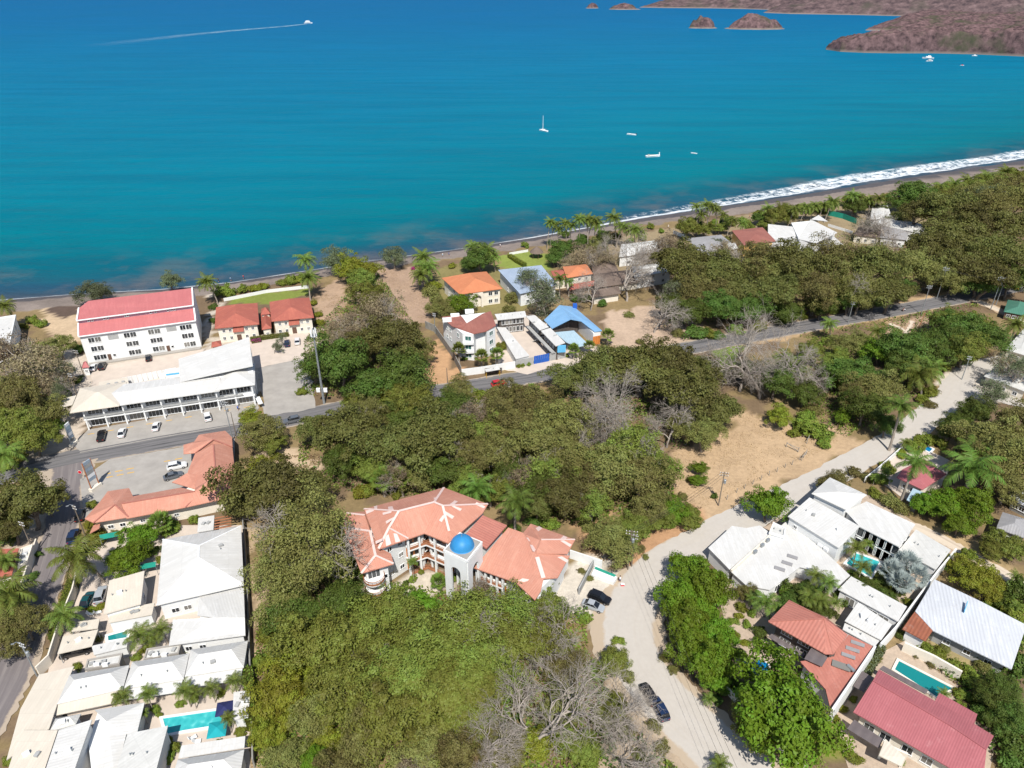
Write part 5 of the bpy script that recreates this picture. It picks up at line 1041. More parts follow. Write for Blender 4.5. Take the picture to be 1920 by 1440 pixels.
# ---------- white villa complex, right
W = Bld('white_villa', 'white two-storey villa with flat roofs and a pyramid roof around the turquoise pool', 'house', (1600, 1010))
W.fan([(1522, 925), (1586.7, 955.8), (1625.6, 927.8), (1555.8, 895)], 7.0, (1571.7, 921.7), 8.3, 'white_roof', d=.5)
W.flat([(1477.5, 968), (1573, 1027.5), (1612.5, 987), (1518, 932.5)], 5.6, 'white_roof', d=.3, tilt=[0, 0, .25, .25]); W.win(0, [.15], [3.4], .9, .9)
o_ = Vector(W.wp[0]); c_ = Vector(W.wp[1])
for f in (.22, .42, .52, .62, .72, .66, .78):
    p = o_.lerp(c_, f); W.box('air_conditioner', (p.x + .1, p.y - .35, 3.4 + (.7 if f in (.66, .78) else 0) - .9), (1.0, .5, .8), 'white_paint', math.atan2((c_ - o_).y, (c_ - o_).x))
W.flat([(1612, 987.5), (1685.6, 1025), (1716.6, 983), (1625, 940), (1585, 958)], 5.55, 'white_roof', d=.35); W.win(0, [.12, .32, .52, .72, .9], [.3, 3.0], 2.6, 2.2, 2, 'glass'); W.win(1, [.4, .7], [3.0], 1.0, .9)
W.flat([(1685.6, 1031), (1755, 1068), (1783, 1031), (1717.5, 992.5)], 3.4, 'pale_roof', d=.25)
W2 = Bld('white_villa', 'sprawling white flat-roofed bungalow with skylights beside the dirt road', 'house', (1450, 1080))
W2.flat([(1328, 1027), (1368, 1068), (1446, 1000.5), (1425, 985), (1400, 990), (1372.5, 986)], 3.5, 'white_roof', d=.3)
W2.flat([(1371, 1072), (1400, 1098), (1443.8, 1106), (1500, 1063), (1512, 1066), (1570, 1100), (1594, 1079), (1552, 1039), (1476, 976), (1447, 1000)], 3.2, 'white_roof', d=.3); W2.win(2, [.3, .6], [.6], 1.6, 1.8); W2.win(1, [.5], [.6], 1.4, 1.6)
for x, y in ((1486, 1044), (1476, 1056), (1462, 1066.5)):
    p = G(x, y, 3.3); MB().box((p.x, p.y, 3.28), (2.0, .9, .18), -.5).build('skylight', 'grey_roof', W2.o)
W2.flat([(1572, 1105), (1684, 1165), (1700.6, 1137), (1596, 1080.5)], 3.15, 'white_roof', d=.3); W2.win(0, [.2, .4, .6, .8], [.4], 1.8, 2.0)
a, c = G(1447, 1001, 3.6), G(1371, 1070, 3.6); W2.box('parapet', (a + c) / 2, ((c - a).length, .3, .5), 'cream_wall', math.atan2((c - a).y, (c - a).x))
for f in (.18, .32, .5): p = a.lerp(c, f); W2.box('air_conditioner', (p.x + .6, p.y, 3.6), (.9, .5, .7), 'galvanized', .6)
a, c = G(1421, 984, 3.9), G(1447, 1000, 3.9)
W2.flat([(1442, 1000), (1470, 1008), (1473, 992), (1450, 981)], 4.2, 'pale_roof', d=.1, par=.3)
W3 = Bld('garden_pavilion', 'white flat canopy roof leaning against the boundary wall', 'pavilion', (1630, 1170)); W3.flat([(1584, 1164), (1652, 1200), (1672.5, 1171), (1609, 1129)], 3.2, 'white_roof', d=.5, tilt=[0, 0, .4, .4])
W3.flat([(1580, 1180), (1640, 1212), (1650, 1200), (1584, 1168)], 2.7, 'white_roof', d=.2)
wallthing('boundary_wall', 'long white boundary wall between the villas and the zinc-roofed house', [(1786, 1046), (1756, 1082), (1712, 1140), (1672, 1195), (1645, 1225)], 2.6, 'white_wall', .3)

# ---------- salmon house with pool patio
H = Bld('patio_house', 'salmon metal roofed house with skylights above a stone pool patio', 'house', (1540, 1250))
O_ = [(1440.6, 1165), (1547.6, 1226), (1563, 1226), (1589.6, 1190), (1550, 1158), (1478.5, 1126)]; E = H.P(O_, 6.0); Ap = G(1546, 1160, 7.9); Al = G(1460, 1152, 6.5)
H.slab([[E[i], E[(i + 1) % 6], Ap] for i in range(6)], 'coral_roof')
mb = MB()
for i in (0, 2, 5): mb.beam(E[i] + Vector((0, 0, .04)), Ap + Vector((0, 0, .04)), .3, .08)
mb.build('ridge_cap', 'coral_roof', H.o)
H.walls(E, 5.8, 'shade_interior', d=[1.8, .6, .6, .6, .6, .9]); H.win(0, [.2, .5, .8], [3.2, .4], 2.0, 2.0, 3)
H.slab([S((1440, 1194, 2.9), (1505, 1232, 2.9), (1510, 1226, 3.2), (1447, 1188, 3.2))], 'smoke_panel', .1, 'awning')
H.slab([S((1500, 1240, 4.3), (1548, 1292, 4.0), (1558, 1333, 3.9), (1639.7, 1213, 4.4), (1591, 1190, 4.7), (1558, 1232, 4.6))], 'coral_roof')
H.walls(H.P([(1503, 1241), (1549, 1292), (1559, 1331), (1638, 1213), (1592, 1192), (1560, 1232)], 4.1), 3.7, d=.3)
a, c = G(1641, 1212, 4.6), G(1559, 1335, 4.2); H.box('parapet_wall', (a.x / 2 + c.x / 2, a.y / 2 + c.y / 2, 2.3), ((c - a).length, .35, 4.9), 'white_wall', math.atan2((c - a).y, (c - a).x))
for x, y in ((1608, 1207), (1598.5, 1218), (1590.5, 1230)): p = G(x, y, 4.6); MB().box((p.x, p.y, 4.66), (2.2, .75, .12), -.46).build('skylight', 'grey_roof', H.o)
p = G(1577, 1249, 4.5); MB().box((p.x, p.y, 4.62), (2.9, 1.3, .18), -.46).build('solar_panel', 'glass', H.o); p = G(1595, 1254, 4.6); MB().tube([(p.x - .3, p.y + .6, 4.8), (p.x + .3, p.y - .6, 4.8)], .3, 10).build('water_heater', 'galvanized', H.o)
H.slab([S((1508, 1235, 5.0), (1541, 1250, 5.0), (1552, 1232, 5.4), (1523, 1212, 5.4))], 'smoke_panel', .1, 'skylight_panel')
# ---------- rose-roofed house
K = Bld('rose_house', 'large rose-red metal roofed house with a long lap pool behind', 'house', (1730, 1400))
K.slab([S((1600, 1334.7, 4.2), (1842, 1475, 4.2), (1850, 1405, 5.6), (1783, 1360, 5.6), (1637, 1275.6, 5.6)), S((1637, 1275.6, 5.6), (1783, 1360, 5.6), (1850, 1405, 5.6), (1863.8, 1379.7, 4.6), (1827, 1357, 4.6), (1832.8, 1339, 4.2), (1761.6, 1299, 4.2), (1753, 1314, 4.6), (1648, 1255, 4.6))], 'pink_roof')
K.walls(K.P([(1602, 1334), (1845, 1472), (1862, 1380), (1826, 1357), (1831, 1340), (1762, 1301), (1752, 1314), (1648, 1257)], 4.2), 4.05, 'cream_wall', d=.9); K.win(0, [.1, .25, .45, .62], [.8], 1.6, 1.6)
mb = MB().beam(G(1637, 1275.6, 5.65), G(1783, 1360, 5.65), .3, .08); mb.beam(G(1783, 1360, 5.65), G(1850, 1405, 5.65), .3, .08); mb.build('ridge_cap', 'pink_roof', K.o)
K.slab([S((1649, 1254, 3.4), (1735, 1301, 3.4), (1741, 1294, 3.6), (1656, 1248, 3.6))], 'smoke_panel', .1, 'awning')
K.slab([S((1588, 1366, 2.8), (1648, 1403, 2.8), (1656, 1386, 3.2), (1602, 1349, 3.2))], 'smoke_panel', .1, 'awning')
K.slab([S((1600, 1286, 2.8), (1620, 1298, 2.8), (1637, 1270, 3.0), (1617, 1258, 3.0))], 'smoke_panel', .1, 'awning')
a, c = G(1645, 1420), G(1690, 1440); mb = MB(); arch_wall(mb, a, c, 0, 3.6, 2.6, 1.6, .4); mb.build('entrance_arch', 'cream_wall', K.o)
K.slab([S((1648, 1416, 3.5), (1690, 1437, 3.5), (1697, 1420, 3.9), (1660, 1385, 3.9))], 'cream_roof', .2, 'entrance_roof')
wallthing('retaining_wall', 'stepped pale stone wall behind the long lap pool', [(1690, 1220), (1745, 1245), (1797, 1275)], 2.2, 'cream_wall', .4)
# ---------- zinc-roofed long house
Z = Bld('long_house', 'long zinc sheet roofed house with streaked weathering and a rusty corner', 'house', (1800, 1190))
Z.slab([S((1749, 1182, 3.3), (1897, 1254.7, 3.3), (1925, 1172, 3.3), (1840, 1128, 4.3), (1752, 1086, 3.9), (1716, 1146, 3.5))], 'zinc_roof'); Z.walls(Z.P([(1716, 1148), (1750, 1182), (1895, 1252), (1925, 1174), (1753, 1088)], 3.3), 3.05, 'grey_wall', d=.9); Z.win(1, [.2, .5, .8], [.8], 1.2, 1.1)
Z.slab([S((1692, 1179, 3.0), (1735, 1202, 3.0), (1750, 1181, 3.25), (1715, 1147, 3.4))], 'rusty_roof', name='rusty_roof'); Z.walls(Z.P([(1694, 1179), (1735, 1201), (1748, 1181), (1715, 1150)], 3.0), 2.8, 'white_wall', d=.4)
p = G(1811, 1140, 4.3); MB().beam((p.x - .8, p.y - .9, 4.2), (p.x + .6, p.y + .9, 4.9), .1, .8).build('roof_vent', 'sky_blue_paint', Z.o)
# ---------- red-roofed pavilion by the palms
X = Bld('palm_house', 'dark red roofed house shaded by royal palms', 'house', (1725, 905)); X.fan([(1681, 895), (1730, 918), (1775, 889), (1732, 860), (1692, 880)], 3.4, (1725, 886), 4.6, 'pink_roof', 'cream_wall', d=.9); X.win(0, [.3, .7], [.8], 1.2, 1.2)
X.flat([(1700, 937), (1724, 948), (1738, 926), (1712, 915)], 2.8, 'light_blue_roof', 'old_wall', d=.6)

# ---------- swimming pools
def pool(label, pts, coping='white_wall', h=.18, curve=False, color='pool_water'):
    P_ = [G(*q) for q in pts]
    if curve: P_ = catmull(P_ + P_[:1], 6)[:-1]
    q = [(p.x, p.y) for p in P_]; q = q if area2(q) > 0 else q[::-1]; c = sum(P_, Vector((0, 0, 0))) / len(P_); o = empty('swimming_pool', (c.x, c.y, 0), label, 'swimming pool')
    out = inset(q, -.45) if not curve else [(c.x + (x - c.x) * 1.12, c.y + (y - c.y) * 1.12) for x, y in q]; n = len(q)
    MB().add([(*p, .12) for p in q] + [(*p, .12 + h) for p in q] + [(*p, .12 + h) for p in out] + [(*p, 0) for p in out], sum([[[i, (i + 1) % n, n + (i + 1) % n, n + i], [n + i, n + (i + 1) % n, 2 * n + (i + 1) % n, 2 * n + i], [2 * n + i, 2 * n + (i + 1) % n, 3 * n + (i + 1) % n, 3 * n + i]] for i in range(n)], [])).build('coping', coping, o)
    MB().prism(q, 0.0, .22).build('water', color, o)
m_, t, bb = _mk('pool_water'); pos = N(t, 'ShaderNodeNewGeometry').outputs['Position']
vor = N(t, 'ShaderNodeTexVoronoi', Scale=1.3); vor.feature = 'SMOOTH_F1'; t.links.new(pos, vor.inputs['Vector'])
col = ramp(t, vor.outputs['Distance'], [(0.1, (0.03, 0.34, 0.36)), (0.55, (0.05, 0.42, 0.43)), (0.8, (0.16, 0.58, 0.57))]); t.links.new(col, bb.inputs['Base Color']); bb.inputs['Roughness'].default_value = .08
bump(t, bb, noise(t, pos, 1.5, 3), .2, .1)
for nm, c in (('pool_deep', (0.01, 0.19, 0.19)), ('pool_blue', (0.005, 0.17, 0.36))): glossy(nm, c, .08, .5)
pool('bright turquoise rectangular pool on the terrace of the white compound', [(306, 1349), (314, 1378), (346, 1371), (416, 1360), (422, 1332)])
pool('narrow teal plunge pool beside the tall garden palms', [(203, 1194), (204, 1203), (238, 1197), (240, 1184)], color='pool_deep')
pool('turquoise pool with striped palm shadow inside the white villa', [(1586, 1058), (1631, 1083), (1649, 1055), (1605, 1039)])
pool('long dark teal lap pool behind the rose-red roof', [(1677, 1257), (1755, 1308), (1785, 1292), (1685, 1241)], color='pool_deep', coping='cream_wall')
pool('small blue kidney-shaped pool beside the stone patio', [(1388, 1258), (1392, 1242), (1408, 1246), (1424, 1240), (1440, 1248), (1436, 1262), (1410, 1264)], curve=True, color='pool_blue', coping='cream_wall')
pool('small blue-covered pool beside the red-roofed palm house', [(1732, 844), (1742, 849), (1748, 843), (1738, 838)], color='pool_blue')
for lb, c in (('green tennis-green tarp roof beside the plaza wall', [(188, 1012), (222, 1005), (222, 996), (186, 1003)]), ('green tarp roof between the round tree and the big white roof', [(262, 1068), (292, 1062), (292, 1053), (264, 1058)])):
    v = Bld('tarp_shade', lb, 'awning', ((c[0][0] + c[1][0]) / 2, c[0][1] + 4)); v.flat(c, 2.4, 'green_paint', wall=False, th=.06)
    for u, q in c: p = G(u, q, 2.4); MB().tube([(p.x, p.y, 0), (p.x, p.y, 2.35)], .05).build('post', 'galvanized', v.o)
def umbrella(label, u, v, mat, r=1.6):
    p = G(u, v, 2.4); o = empty('parasol', (p.x, p.y, 0), label, 'parasol'); MB().tube([(p.x, p.y, 0), (p.x, p.y, 2.5)], .05).build('pole', 'galvanized', o)
    q = [(p.x + r * math.cos(math.pi / 4 + i * math.pi / 2 + .2), p.y + r * math.sin(math.pi / 4 + i * math.pi / 2 + .2), 2.2) for i in range(4)]; MB().add(q + [(p.x, p.y, 2.75), (p.x, p.y, 2.65)], [[0, 1, 4], [1, 2, 4], [2, 3, 4], [3, 0, 4], [1, 0, 5], [2, 1, 5], [3, 2, 5], [0, 3, 5]]).build('canopy', mat, o)
umbrella('square teal parasol open beside the turquoise terrace pool', 407, 1366, 'teal_cloth', 2.0); umbrella('square navy parasol open at the shallow end of terrace pool', 421, 1327, 'navy_cloth', 1.9)
# sun loungers and chairs
def lounger(label, u, v, mat, rz, group=None):
    p = G(u, v); o = empty('lounge_chair', (p.x, p.y, 0), label, 'chair', group); d = Vector((math.cos(rz), math.sin(rz), 0)); c = Vector((p.x, p.y, 0))
    MB().box(c + Vector((0, 0, .35)), (.9, .65, .08), rz).build('seat', mat, o); MB().beam(c - d * .42 + Vector((0, 0, .38)), c - d * .75 + Vector((0, 0, .95)), .65, .07).build('backrest', mat, o)
    for sx in (-1, 1):
        for sy in (-1, 1): q = c + d * (.38 * sx) + Vector((-d.y, d.x, 0)) * (.27 * sy); MB().box((q.x, q.y, .17), (.06, .06, .36), rz).build('leg', mat, o)
CH = 'white terrace chairs'
for u, v, m_2 in ((219, 1160, 'white_paint'), (241, 1158, 'white_paint'), (343, 1142, 'white_paint'), (350, 1140, 'white_paint'), (333, 1145, 'sky_blue_paint'), (186, 1150, 'white_paint'), (172, 1153, 'white_paint'), (372, 1392, 'white_paint'), (364, 1385, 'white_paint')):
    if m_2 == 'white_paint': lounger('white low lounge chair set out on a compound terrace', u, v, m_2, random.uniform(-2, 2), CH)
    else: lounger('pale blue lounge chair beside the round yellow bush', u, v, m_2, 1.0)
# ================================================================== TREES AND PLANTS
def unit(a): return a / np.maximum(np.linalg.norm(a, axis=-1, keepdims=True), 1e-6)
def leaf_quads(c, n, size, rng, aspect=0.6, fold=0.25):
    """one bent quad per leaf cluster at c with normal n"""
    k = len(c); t = unit(np.cross(n, rng.normal(size=(k, 3)))); b_ = np.cross(n, t); s = size[:, None]
    V = np.stack([c - t * s, c - b_ * s * aspect + n * s * fold, c + t * s, c + b_ * s * aspect + n * s * fold], 1).reshape(-1, 3)
    return V, np.arange(4 * k).reshape(k, 4)
def crown_pts(rng, nc, nl, rz, cr, spread=0.5, shell=(0.42, 1.05), low=-0.25, flat=0.0, lump=0.22):
    """leaf positions and normals for a crown of many clumps (unit horizontal radius, centre at 0)"""
    d = unit(rng.normal(size=(nc * 3, 3))); d = d[d[:, 2] > low][:nc]; nc = len(d)
    az = np.arctan2(d[:, 1], d[:, 0]); ph = rng.random(4) * 6.28
    wob = 1 + lump * (np.sin(2 * az + ph[0]) + 0.7 * np.sin(3 * az + ph[1]) + 0.6 * np.sin(5 * az + ph[2] + 3 * d[:, 2]))
    rad = rng.uniform(shell[0], shell[1], nc) * wob
    cc = d * rad[:, None] * np.array([1, 1, rz]) * (1 - cr * 0.6)
    if flat: cc[:, 2] = np.maximum(cc[:, 2], -flat) + 0.10 * rz * rng.normal(size=nc)
    crs = cr * rng.uniform(0.55, 1.35, nc)
    ci = np.repeat(np.arange(nc), nl); e = unit(rng.normal(size=(len(ci), 3)) + d[ci] * 0.55 + np.array([0, 0, 0.45]))
    P = cc[ci] + e * crs[ci][:, None] * rng.uniform(0.5, 1.08, len(ci))[:, None] * np.array([1, 1, 0.72])
    Nn = unit(e + d[ci] * 0.25 + np.array([0, 0, 0.35]) + rng.normal(size=(len(ci), 3)) * spread)
    tone = np.clip(0.62 * rng.random(nc)[ci] + 0.38 * rng.random(len(ci)), 0, 1)
    return P, Nn, cc, tone
def tubes_np(segs, n=4):
    """list of (points[k,3], radii[k]) -> quads"""
    V = []; Q = []; off = 0; ang = np.arange(n) * 2 * math.pi / n; ca, sa = np.cos(ang), np.sin(ang)
    for P, r in segs:
        k = len(P); d = np.gradient(P, axis=0); d = unit(d); ref = np.where(np.abs(d[:, 2:3]) > 0.9, np.array([[1.0, 0, 0]]), np.array([[0, 0, 1.0]])); a = unit(np.cross(d, ref)); b_ = np.cross(d, a)
        ring = P[:, None, :] + (a[:, None, :] * ca[None, :, None] + b_[:, None, :] * sa[None, :, None]) * r[:, None, None]
        V.append(ring.reshape(-1, 3)); i = np.arange((k - 1) * n).reshape(k - 1, n)
        Q.append(np.stack([i, np.roll(i, -1, 1), np.roll(i, -1, 1) + n, i + n], -1).reshape(-1, 4) + off); off += k * n
    return np.concatenate(V), np.concatenate(Q)
def limbs(rng, hc, cc, nl=7, tr=0.055, lean=0.12):
    """trunk and main limbs reaching into the crown (crown centre at hc)"""
    top = np.array([rng.normal() * lean, rng.normal() * lean, hc * 0.62]); t = np.linspace(0, 1, 6)[:, None]
    base = np.zeros(3); trunk = base + (top - base) * t + np.array([1, 0.6, 0]) * 0.04 * np.sin(t * 5)
    segs = [(trunk, np.linspace(tr * 1.25, tr * 0.8, 6))]
    for c in cc[rng.permutation(len(cc))[:nl]]:
        e = c * 0.85 + np.array([0, 0, hc]); s = trunk[rng.integers(3, 6)]; u = np.linspace(0, 1, 6)[:, None]
        mid = s + (e - s) * u + np.array([0, 0, 1]) * (0.10 * np.sin(u * math.pi)) + rng.normal(size=(6, 3)) * 0.02 * u
        segs.append((mid, np.linspace(tr * 0.55, tr * 0.12, 6)))
    return tubes_np(segs, 5)
def grow(rng, levels, trunk_len=0.5, tr=0.05, spread=0.6, up=0.15, nch=(3, 4), ratio=0.74, start_tilt=0.1):
    segs = []; tips = []
    def br(p, d, L, r, lv):
        k = 4; P = [p]; dd = d
        for i in range(k):
            dd = dd + rng.normal(size=3) * 0.22 + np.array([0, 0, up * (0.5 if lv < 2 else 0.35)]); dd = dd / np.linalg.norm(dd); P.append(P[-1] + dd * L / k)
        P = np.array(P); segs.append((P, np.linspace(r, r * 0.62, k + 1)))
        if lv >= levels: tips.append(P[-1]); return
        m = rng.integers(nch[0], nch[1] + 1)
        for j in range(m):
            q = P[-1] if j < 2 else P[rng.integers(2, k)]; ax = rng.normal(size=3); ax -= ax.dot(dd) * dd; ax /= np.linalg.norm(ax); an = spread * rng.uniform(0.6, 1.25)
            nd = dd * math.cos(an) + ax * math.sin(an); nd[2] = nd[2] * 0.80 + 0.03; br(q, nd / np.linalg.norm(nd), L * ratio * rng.uniform(0.8, 1.15), r * 0.615, lv + 1)
    br(np.zeros(3), np.array([rng.normal() * start_tilt, rng.normal() * start_tilt, 1.0]), trunk_len, tr, 0)
    V, Q = tubes_np(segs, 3); tips = np.array(tips)
    s = np.percentile(np.hypot(V[:, 0], V[:, 1]), 95); V = V * np.array([1, 1, min(1.0, 1.55 * s / V[:, 2].max())]); return V / s, Q, tips / s
KINDS = {}
def add_kind(k, hc, protos): KINDS[k] = (hc, protos)
def leafy(k, mat, seeds, hc, rz, nc, nl, cr, leaf, bark='bark', spread=0.55, twigs=0, **kw):
    pr = []
    for sd in seeds:
        rng = np.random.default_rng(sd); P, Nn, cc, tone = crown_pts(rng, nc, nl, rz, cr, spread, **kw)
        V, Q = leaf_quads(P + np.array([0, 0, hc]), Nn, leaf * rng.uniform(0.6, 1.35, len(P)), rng)
        lv = np_mesh('crown', V, Q, mat, False, tone); tv, tq = limbs(rng, hc, cc); tm = np_mesh('trunk', tv, tq, bark, True)
        tw = None
        if twigs:
            gv, gq, tips = grow(rng, 6, 0.5, 0.034, 0.68, 0.05, (3, 3)); gv = gv * np.array([1.05, 1.05, (hc + rz * 1.1) / gv[:, 2].max()]); tw = np_mesh('branches', gv, gq, 'pale_bark', True)
        pr.append([('crown', lv), ('trunk', tm)] + ([('branches', tw)] if tw else []))
    add_kind(k, hc, pr)
leafy('acacia', 'leaf_acacia', (1, 2, 3, 4), 0.95, 0.42, 120, 130, 0.21, 0.029, low=-0.05, flat=0.12, spread=0.7)
leafy('broad', 'leaf_broad', (11, 12, 13, 14), 0.95, 0.78, 140, 130, 0.23, 0.031)
leafy('bright', 'leaf_bright', (21, 22, 23), 0.90, 0.80, 140, 105, 0.23, 0.038)
leafy('dark', 'leaf_dark', (31, 32, 33), 0.95, 0.85, 130, 125, 0.25, 0.032)
leafy('olive', 'leaf_olive', (41, 42, 43, 44), 1.0, 0.75, 130, 110, 0.22, 0.028, spread=0.8, twigs=0)
leafy('feather', 'leaf_olive', (45, 46), 0.95, 0.80, 150, 130, 0.21, 0.022, spread=0.9, twigs=1)
leafy('yellow', 'leaf_yellow', (51, 52), 0.85, 0.80, 120, 110, 0.24, 0.034)
leafy('dry', 'leaf_dry', (61, 62), 1.0, 0.72, 100, 42, 0.24, 0.030, bark='pale_bark', spread=0.9, twigs=1)
leafy('mixed', 'leaf_broad', (63, 64, 65), 0.95, 0.72, 130, 75, 0.22, 0.031, bark='pale_bark', spread=0.8, twigs=1)
leafy('grey', 'leaf_grey', (71, 72), 0.75, 0.70, 110, 100, 0.22, 0.028, spread=0.9)
leafy('shrub', 'leaf_weed', (81, 82, 83), 0.45, 0.62, 50, 60, 0.34, 0.075, low=-0.4)
leafy('shrub_yellow', 'leaf_yellow', (84, 85), 0.45, 0.60, 50, 60, 0.34, 0.075, low=-0.4)
leafy('shrub_dark', 'leaf_dark', (86, 87), 0.45, 0.64, 50, 60, 0.34, 0.075, low=-0.4)
leafy('shrub_olive', 'leaf_olive', (88, 89), 0.45, 0.60, 50, 55, 0.34, 0.065, low=-0.4, spread=0.9)
leafy('shrub_magenta', 'petal_magenta', (90,), 0.45, 0.6, 40, 50, 0.34, 0.07, low=-0.4)
leafy('shrub_gold', 'petal_yellow', (91,), 0.45, 0.6, 40, 50, 0.34, 0.07, low=-0.4)
pr = []
for sd in (101, 102, 103, 104):
    V, Q, tips = grow(np.random.default_rng(sd), 7, 0.42, 0.046, 0.66, 0.03, (3, 3), 0.82); pr.append([('trunk', np_mesh('trunk', V, Q, 'pale_bark', True))])
add_kind('bare', 0.85, pr)
pr = []
for sd in (111, 112):
    rng = np.random.default_rng(sd); V, Q, tips = grow(rng, 5, 0.6, 0.052, 0.6, 0.12, (3, 4), 0.78); tm = np_mesh('trunk', V, Q, 'pale_bark', True)
    tp = np.repeat(tips, 9, 0) + rng.normal(size=(len(tips) * 9, 3)) * 0.05; LV, LQ = leaf_quads(tp, unit(rng.normal(size=tp.shape) + [0, 0, .6]), 0.024 * rng.uniform(.6, 1.4, len(tp)), rng); pr.append([('trunk', tm), ('crown', np_mesh('crown', LV, LQ, 'leaf_grey'))])
add_kind('sparse', 0.95, pr)

# ---- palms (metres): trunk and fronds made of separate leaflets
def frond(rng, L, droop, az, el, nleaf, lw, ll, hang):
    """arching rib with two rows of narrow leaflets; returns quads"""
    k = nleaf; t = np.linspace(0, 1, k); h = np.array([math.cos(az), math.sin(az), 0.0]); ang = el - droop * t ** 1.3
    step = L / (k - 1); x = np.cumsum(np.concatenate([[0], np.cos(ang[:-1]) * step])); z = np.cumsum(np.concatenate([[0], np.sin(ang[:-1]) * step]))
    P = h * x[:, None] + np.array([0, 0, 1.0]) * z[:, None]; d = unit(np.gradient(P, axis=0)); side = np.array([-h[1], h[0], 0.0])
    V = []; Ls = ll * np.sin(np.clip(0.12 + t * 0.9, 0, 1) * math.pi) ** 0.6 + 0.08
    for s in (-1, 1):
        o = unit(side * s + d * 0.55 + np.array([0, 0, -hang]) + rng.normal(size=(k, 3)) * 0.10)
        e = P + o * Ls[:, None]; wv = d * lw
        V.append(np.stack([P - wv, P + wv, e + wv * 0.35, e - wv * 0.35], 1).reshape(-1, 3))
    up = np.cross(d, side) * 0.02; r_ = 0.035; rb = np.stack([P[:-1] - side * r_, P[:-1] + side * r_, P[1:] + side * r_ * .8, P[1:] - side * r_ * .8], 1).reshape(-1, 3) + np.array([0, 0, .02])
    return np.concatenate(V + [rb])
def palm_proto(sd, H, nf, L, droop, els, nleaf, lw, ll, hang, mat, tr, bend, bark='palm_bark', shaft=False, dead=0):
    rng = np.random.default_rng(sd); t = np.linspace(0, 1, 12)[:, None]; bd = np.array([math.cos(sd), math.sin(sd), 0]) * bend
    tp = np.array([0, 0, H]) * t + bd * t ** 1.6 * H * 0.3; rad = tr * (1.25 - 0.45 * t[:, 0]); rad[0] *= 1.35; tv, tq = tubes_np([(tp, rad)], 8); top = tp[-1]
    parts = [('trunk', np_mesh('trunk', tv, tq, bark, True))]
    V = []
    for i in range(nf):
        f = i / nf; el = els[0] + (els[1] - els[0]) * f + rng.normal() * 0.08; V.append(frond(rng, L * rng.uniform(.85, 1.1), droop * rng.uniform(.8, 1.2), i * 2.4 + rng.normal() * .15, el, nleaf, lw, ll, hang) + top)
    V = np.concatenate(V); parts.append(('fronds', np_mesh('fronds', V, np.arange(len(V)).reshape(-1, 4), mat)))
    if shaft: sv, sq = tubes_np([(top + np.array([[0, 0, -1.6], [0, 0, -.8], [0, 0, .2]]), np.array([tr * 1.0, tr * 1.15, tr * .4]))], 8); parts.append(('crownshaft', np_mesh('crownshaft', sv, sq, 'leaf_royal', True)))
    if dead:
        V = np.concatenate([frond(rng, L * .8, .5, i * 1.7, -0.9, nleaf // 2, lw, ll * .6, .8) + top for i in range(dead)]); parts.append(('dead_fronds', np_mesh('dead_fronds', V, np.arange(len(V)).reshape(-1, 4), 'leaf_dry')))
    return parts, top
PALMS = {'coconut': [palm_proto(s, 9.0, 26, 4.3, 1.5, (1.15, -0.35), 26, .075, .9, .55, 'leaf_palm', .17, .7, dead=4) for s in (1, 2, 3)],
         'royal': [palm_proto(s, 11.0, 17, 4.6, 1.7, (1.25, -0.15), 28, .08, 1.0, .5, 'leaf_royal', .24, .1, 'palm_bark', True) for s in (4, 5)],
         'small': [palm_proto(s, 3.2, 19, 2.6, 1.5, (1.2, -0.1), 20, .05, .62, .4, 'leaf_palm', .10, .4) for s in (6, 7, 8)]}
def fan_proto(sd, H, nf, mat, rl, petiole):
    rng = np.random.default_rng(sd); V = []
    for i in range(nf):
        az = i * 2.4; el = 1.35 - 1.75 * (i / nf) + rng.normal() * .1; d = np.array([math.cos(az) * math.cos(el), math.sin(az) * math.cos(el), math.sin(el)]); c = np.array([0, 0, H]) + d * petiole * rng.uniform(.8, 1.15)
        side = unit(np.cross(d, [0, 0, 1.0])); n = np.cross(side, d); K = 15
        for j in range(K):
            a = (j / (K - 1) - .5) * 4.2; o = d * math.cos(a) + side * math.sin(a) - n * 0.12 * abs(a) + rng.normal(size=3) * .04; e = c + o * rl * (1 - .12 * abs(a)); w_ = np.cross(o, n) * .085
            V.append(np.array([c - w_ * .3, c + o * rl * .5 - w_, e, c + o * rl * .5 + w_]))
        V.append(np.array([np.array([0, 0, H]) - side * .04, np.array([0, 0, H]) + side * .04, c + side * .03, c - side * .03]))
    V = np.concatenate(V); tv, tq = tubes_np([(np.array([[0, 0, 0], [0, 0, H * .5], [0, 0, H]]), np.array([.26, .2, .18]))], 8)
    return [('trunk', np_mesh('trunk', tv, tq, 'palm_bark', True)), ('fronds', np_mesh('fronds', V, np.arange(len(V)).reshape(-1, 4), mat))], np.array([0, 0, H])
PALMS['fan'] = [fan_proto(s, 2.6, 30, 'leaf_palm', .95, 1.2) for s in (1, 2)]
PALMS['silver'] = [fan_proto(s, 3.6, 30, 'leaf_silver', 1.25, 1.5) for s in (3, 4)]

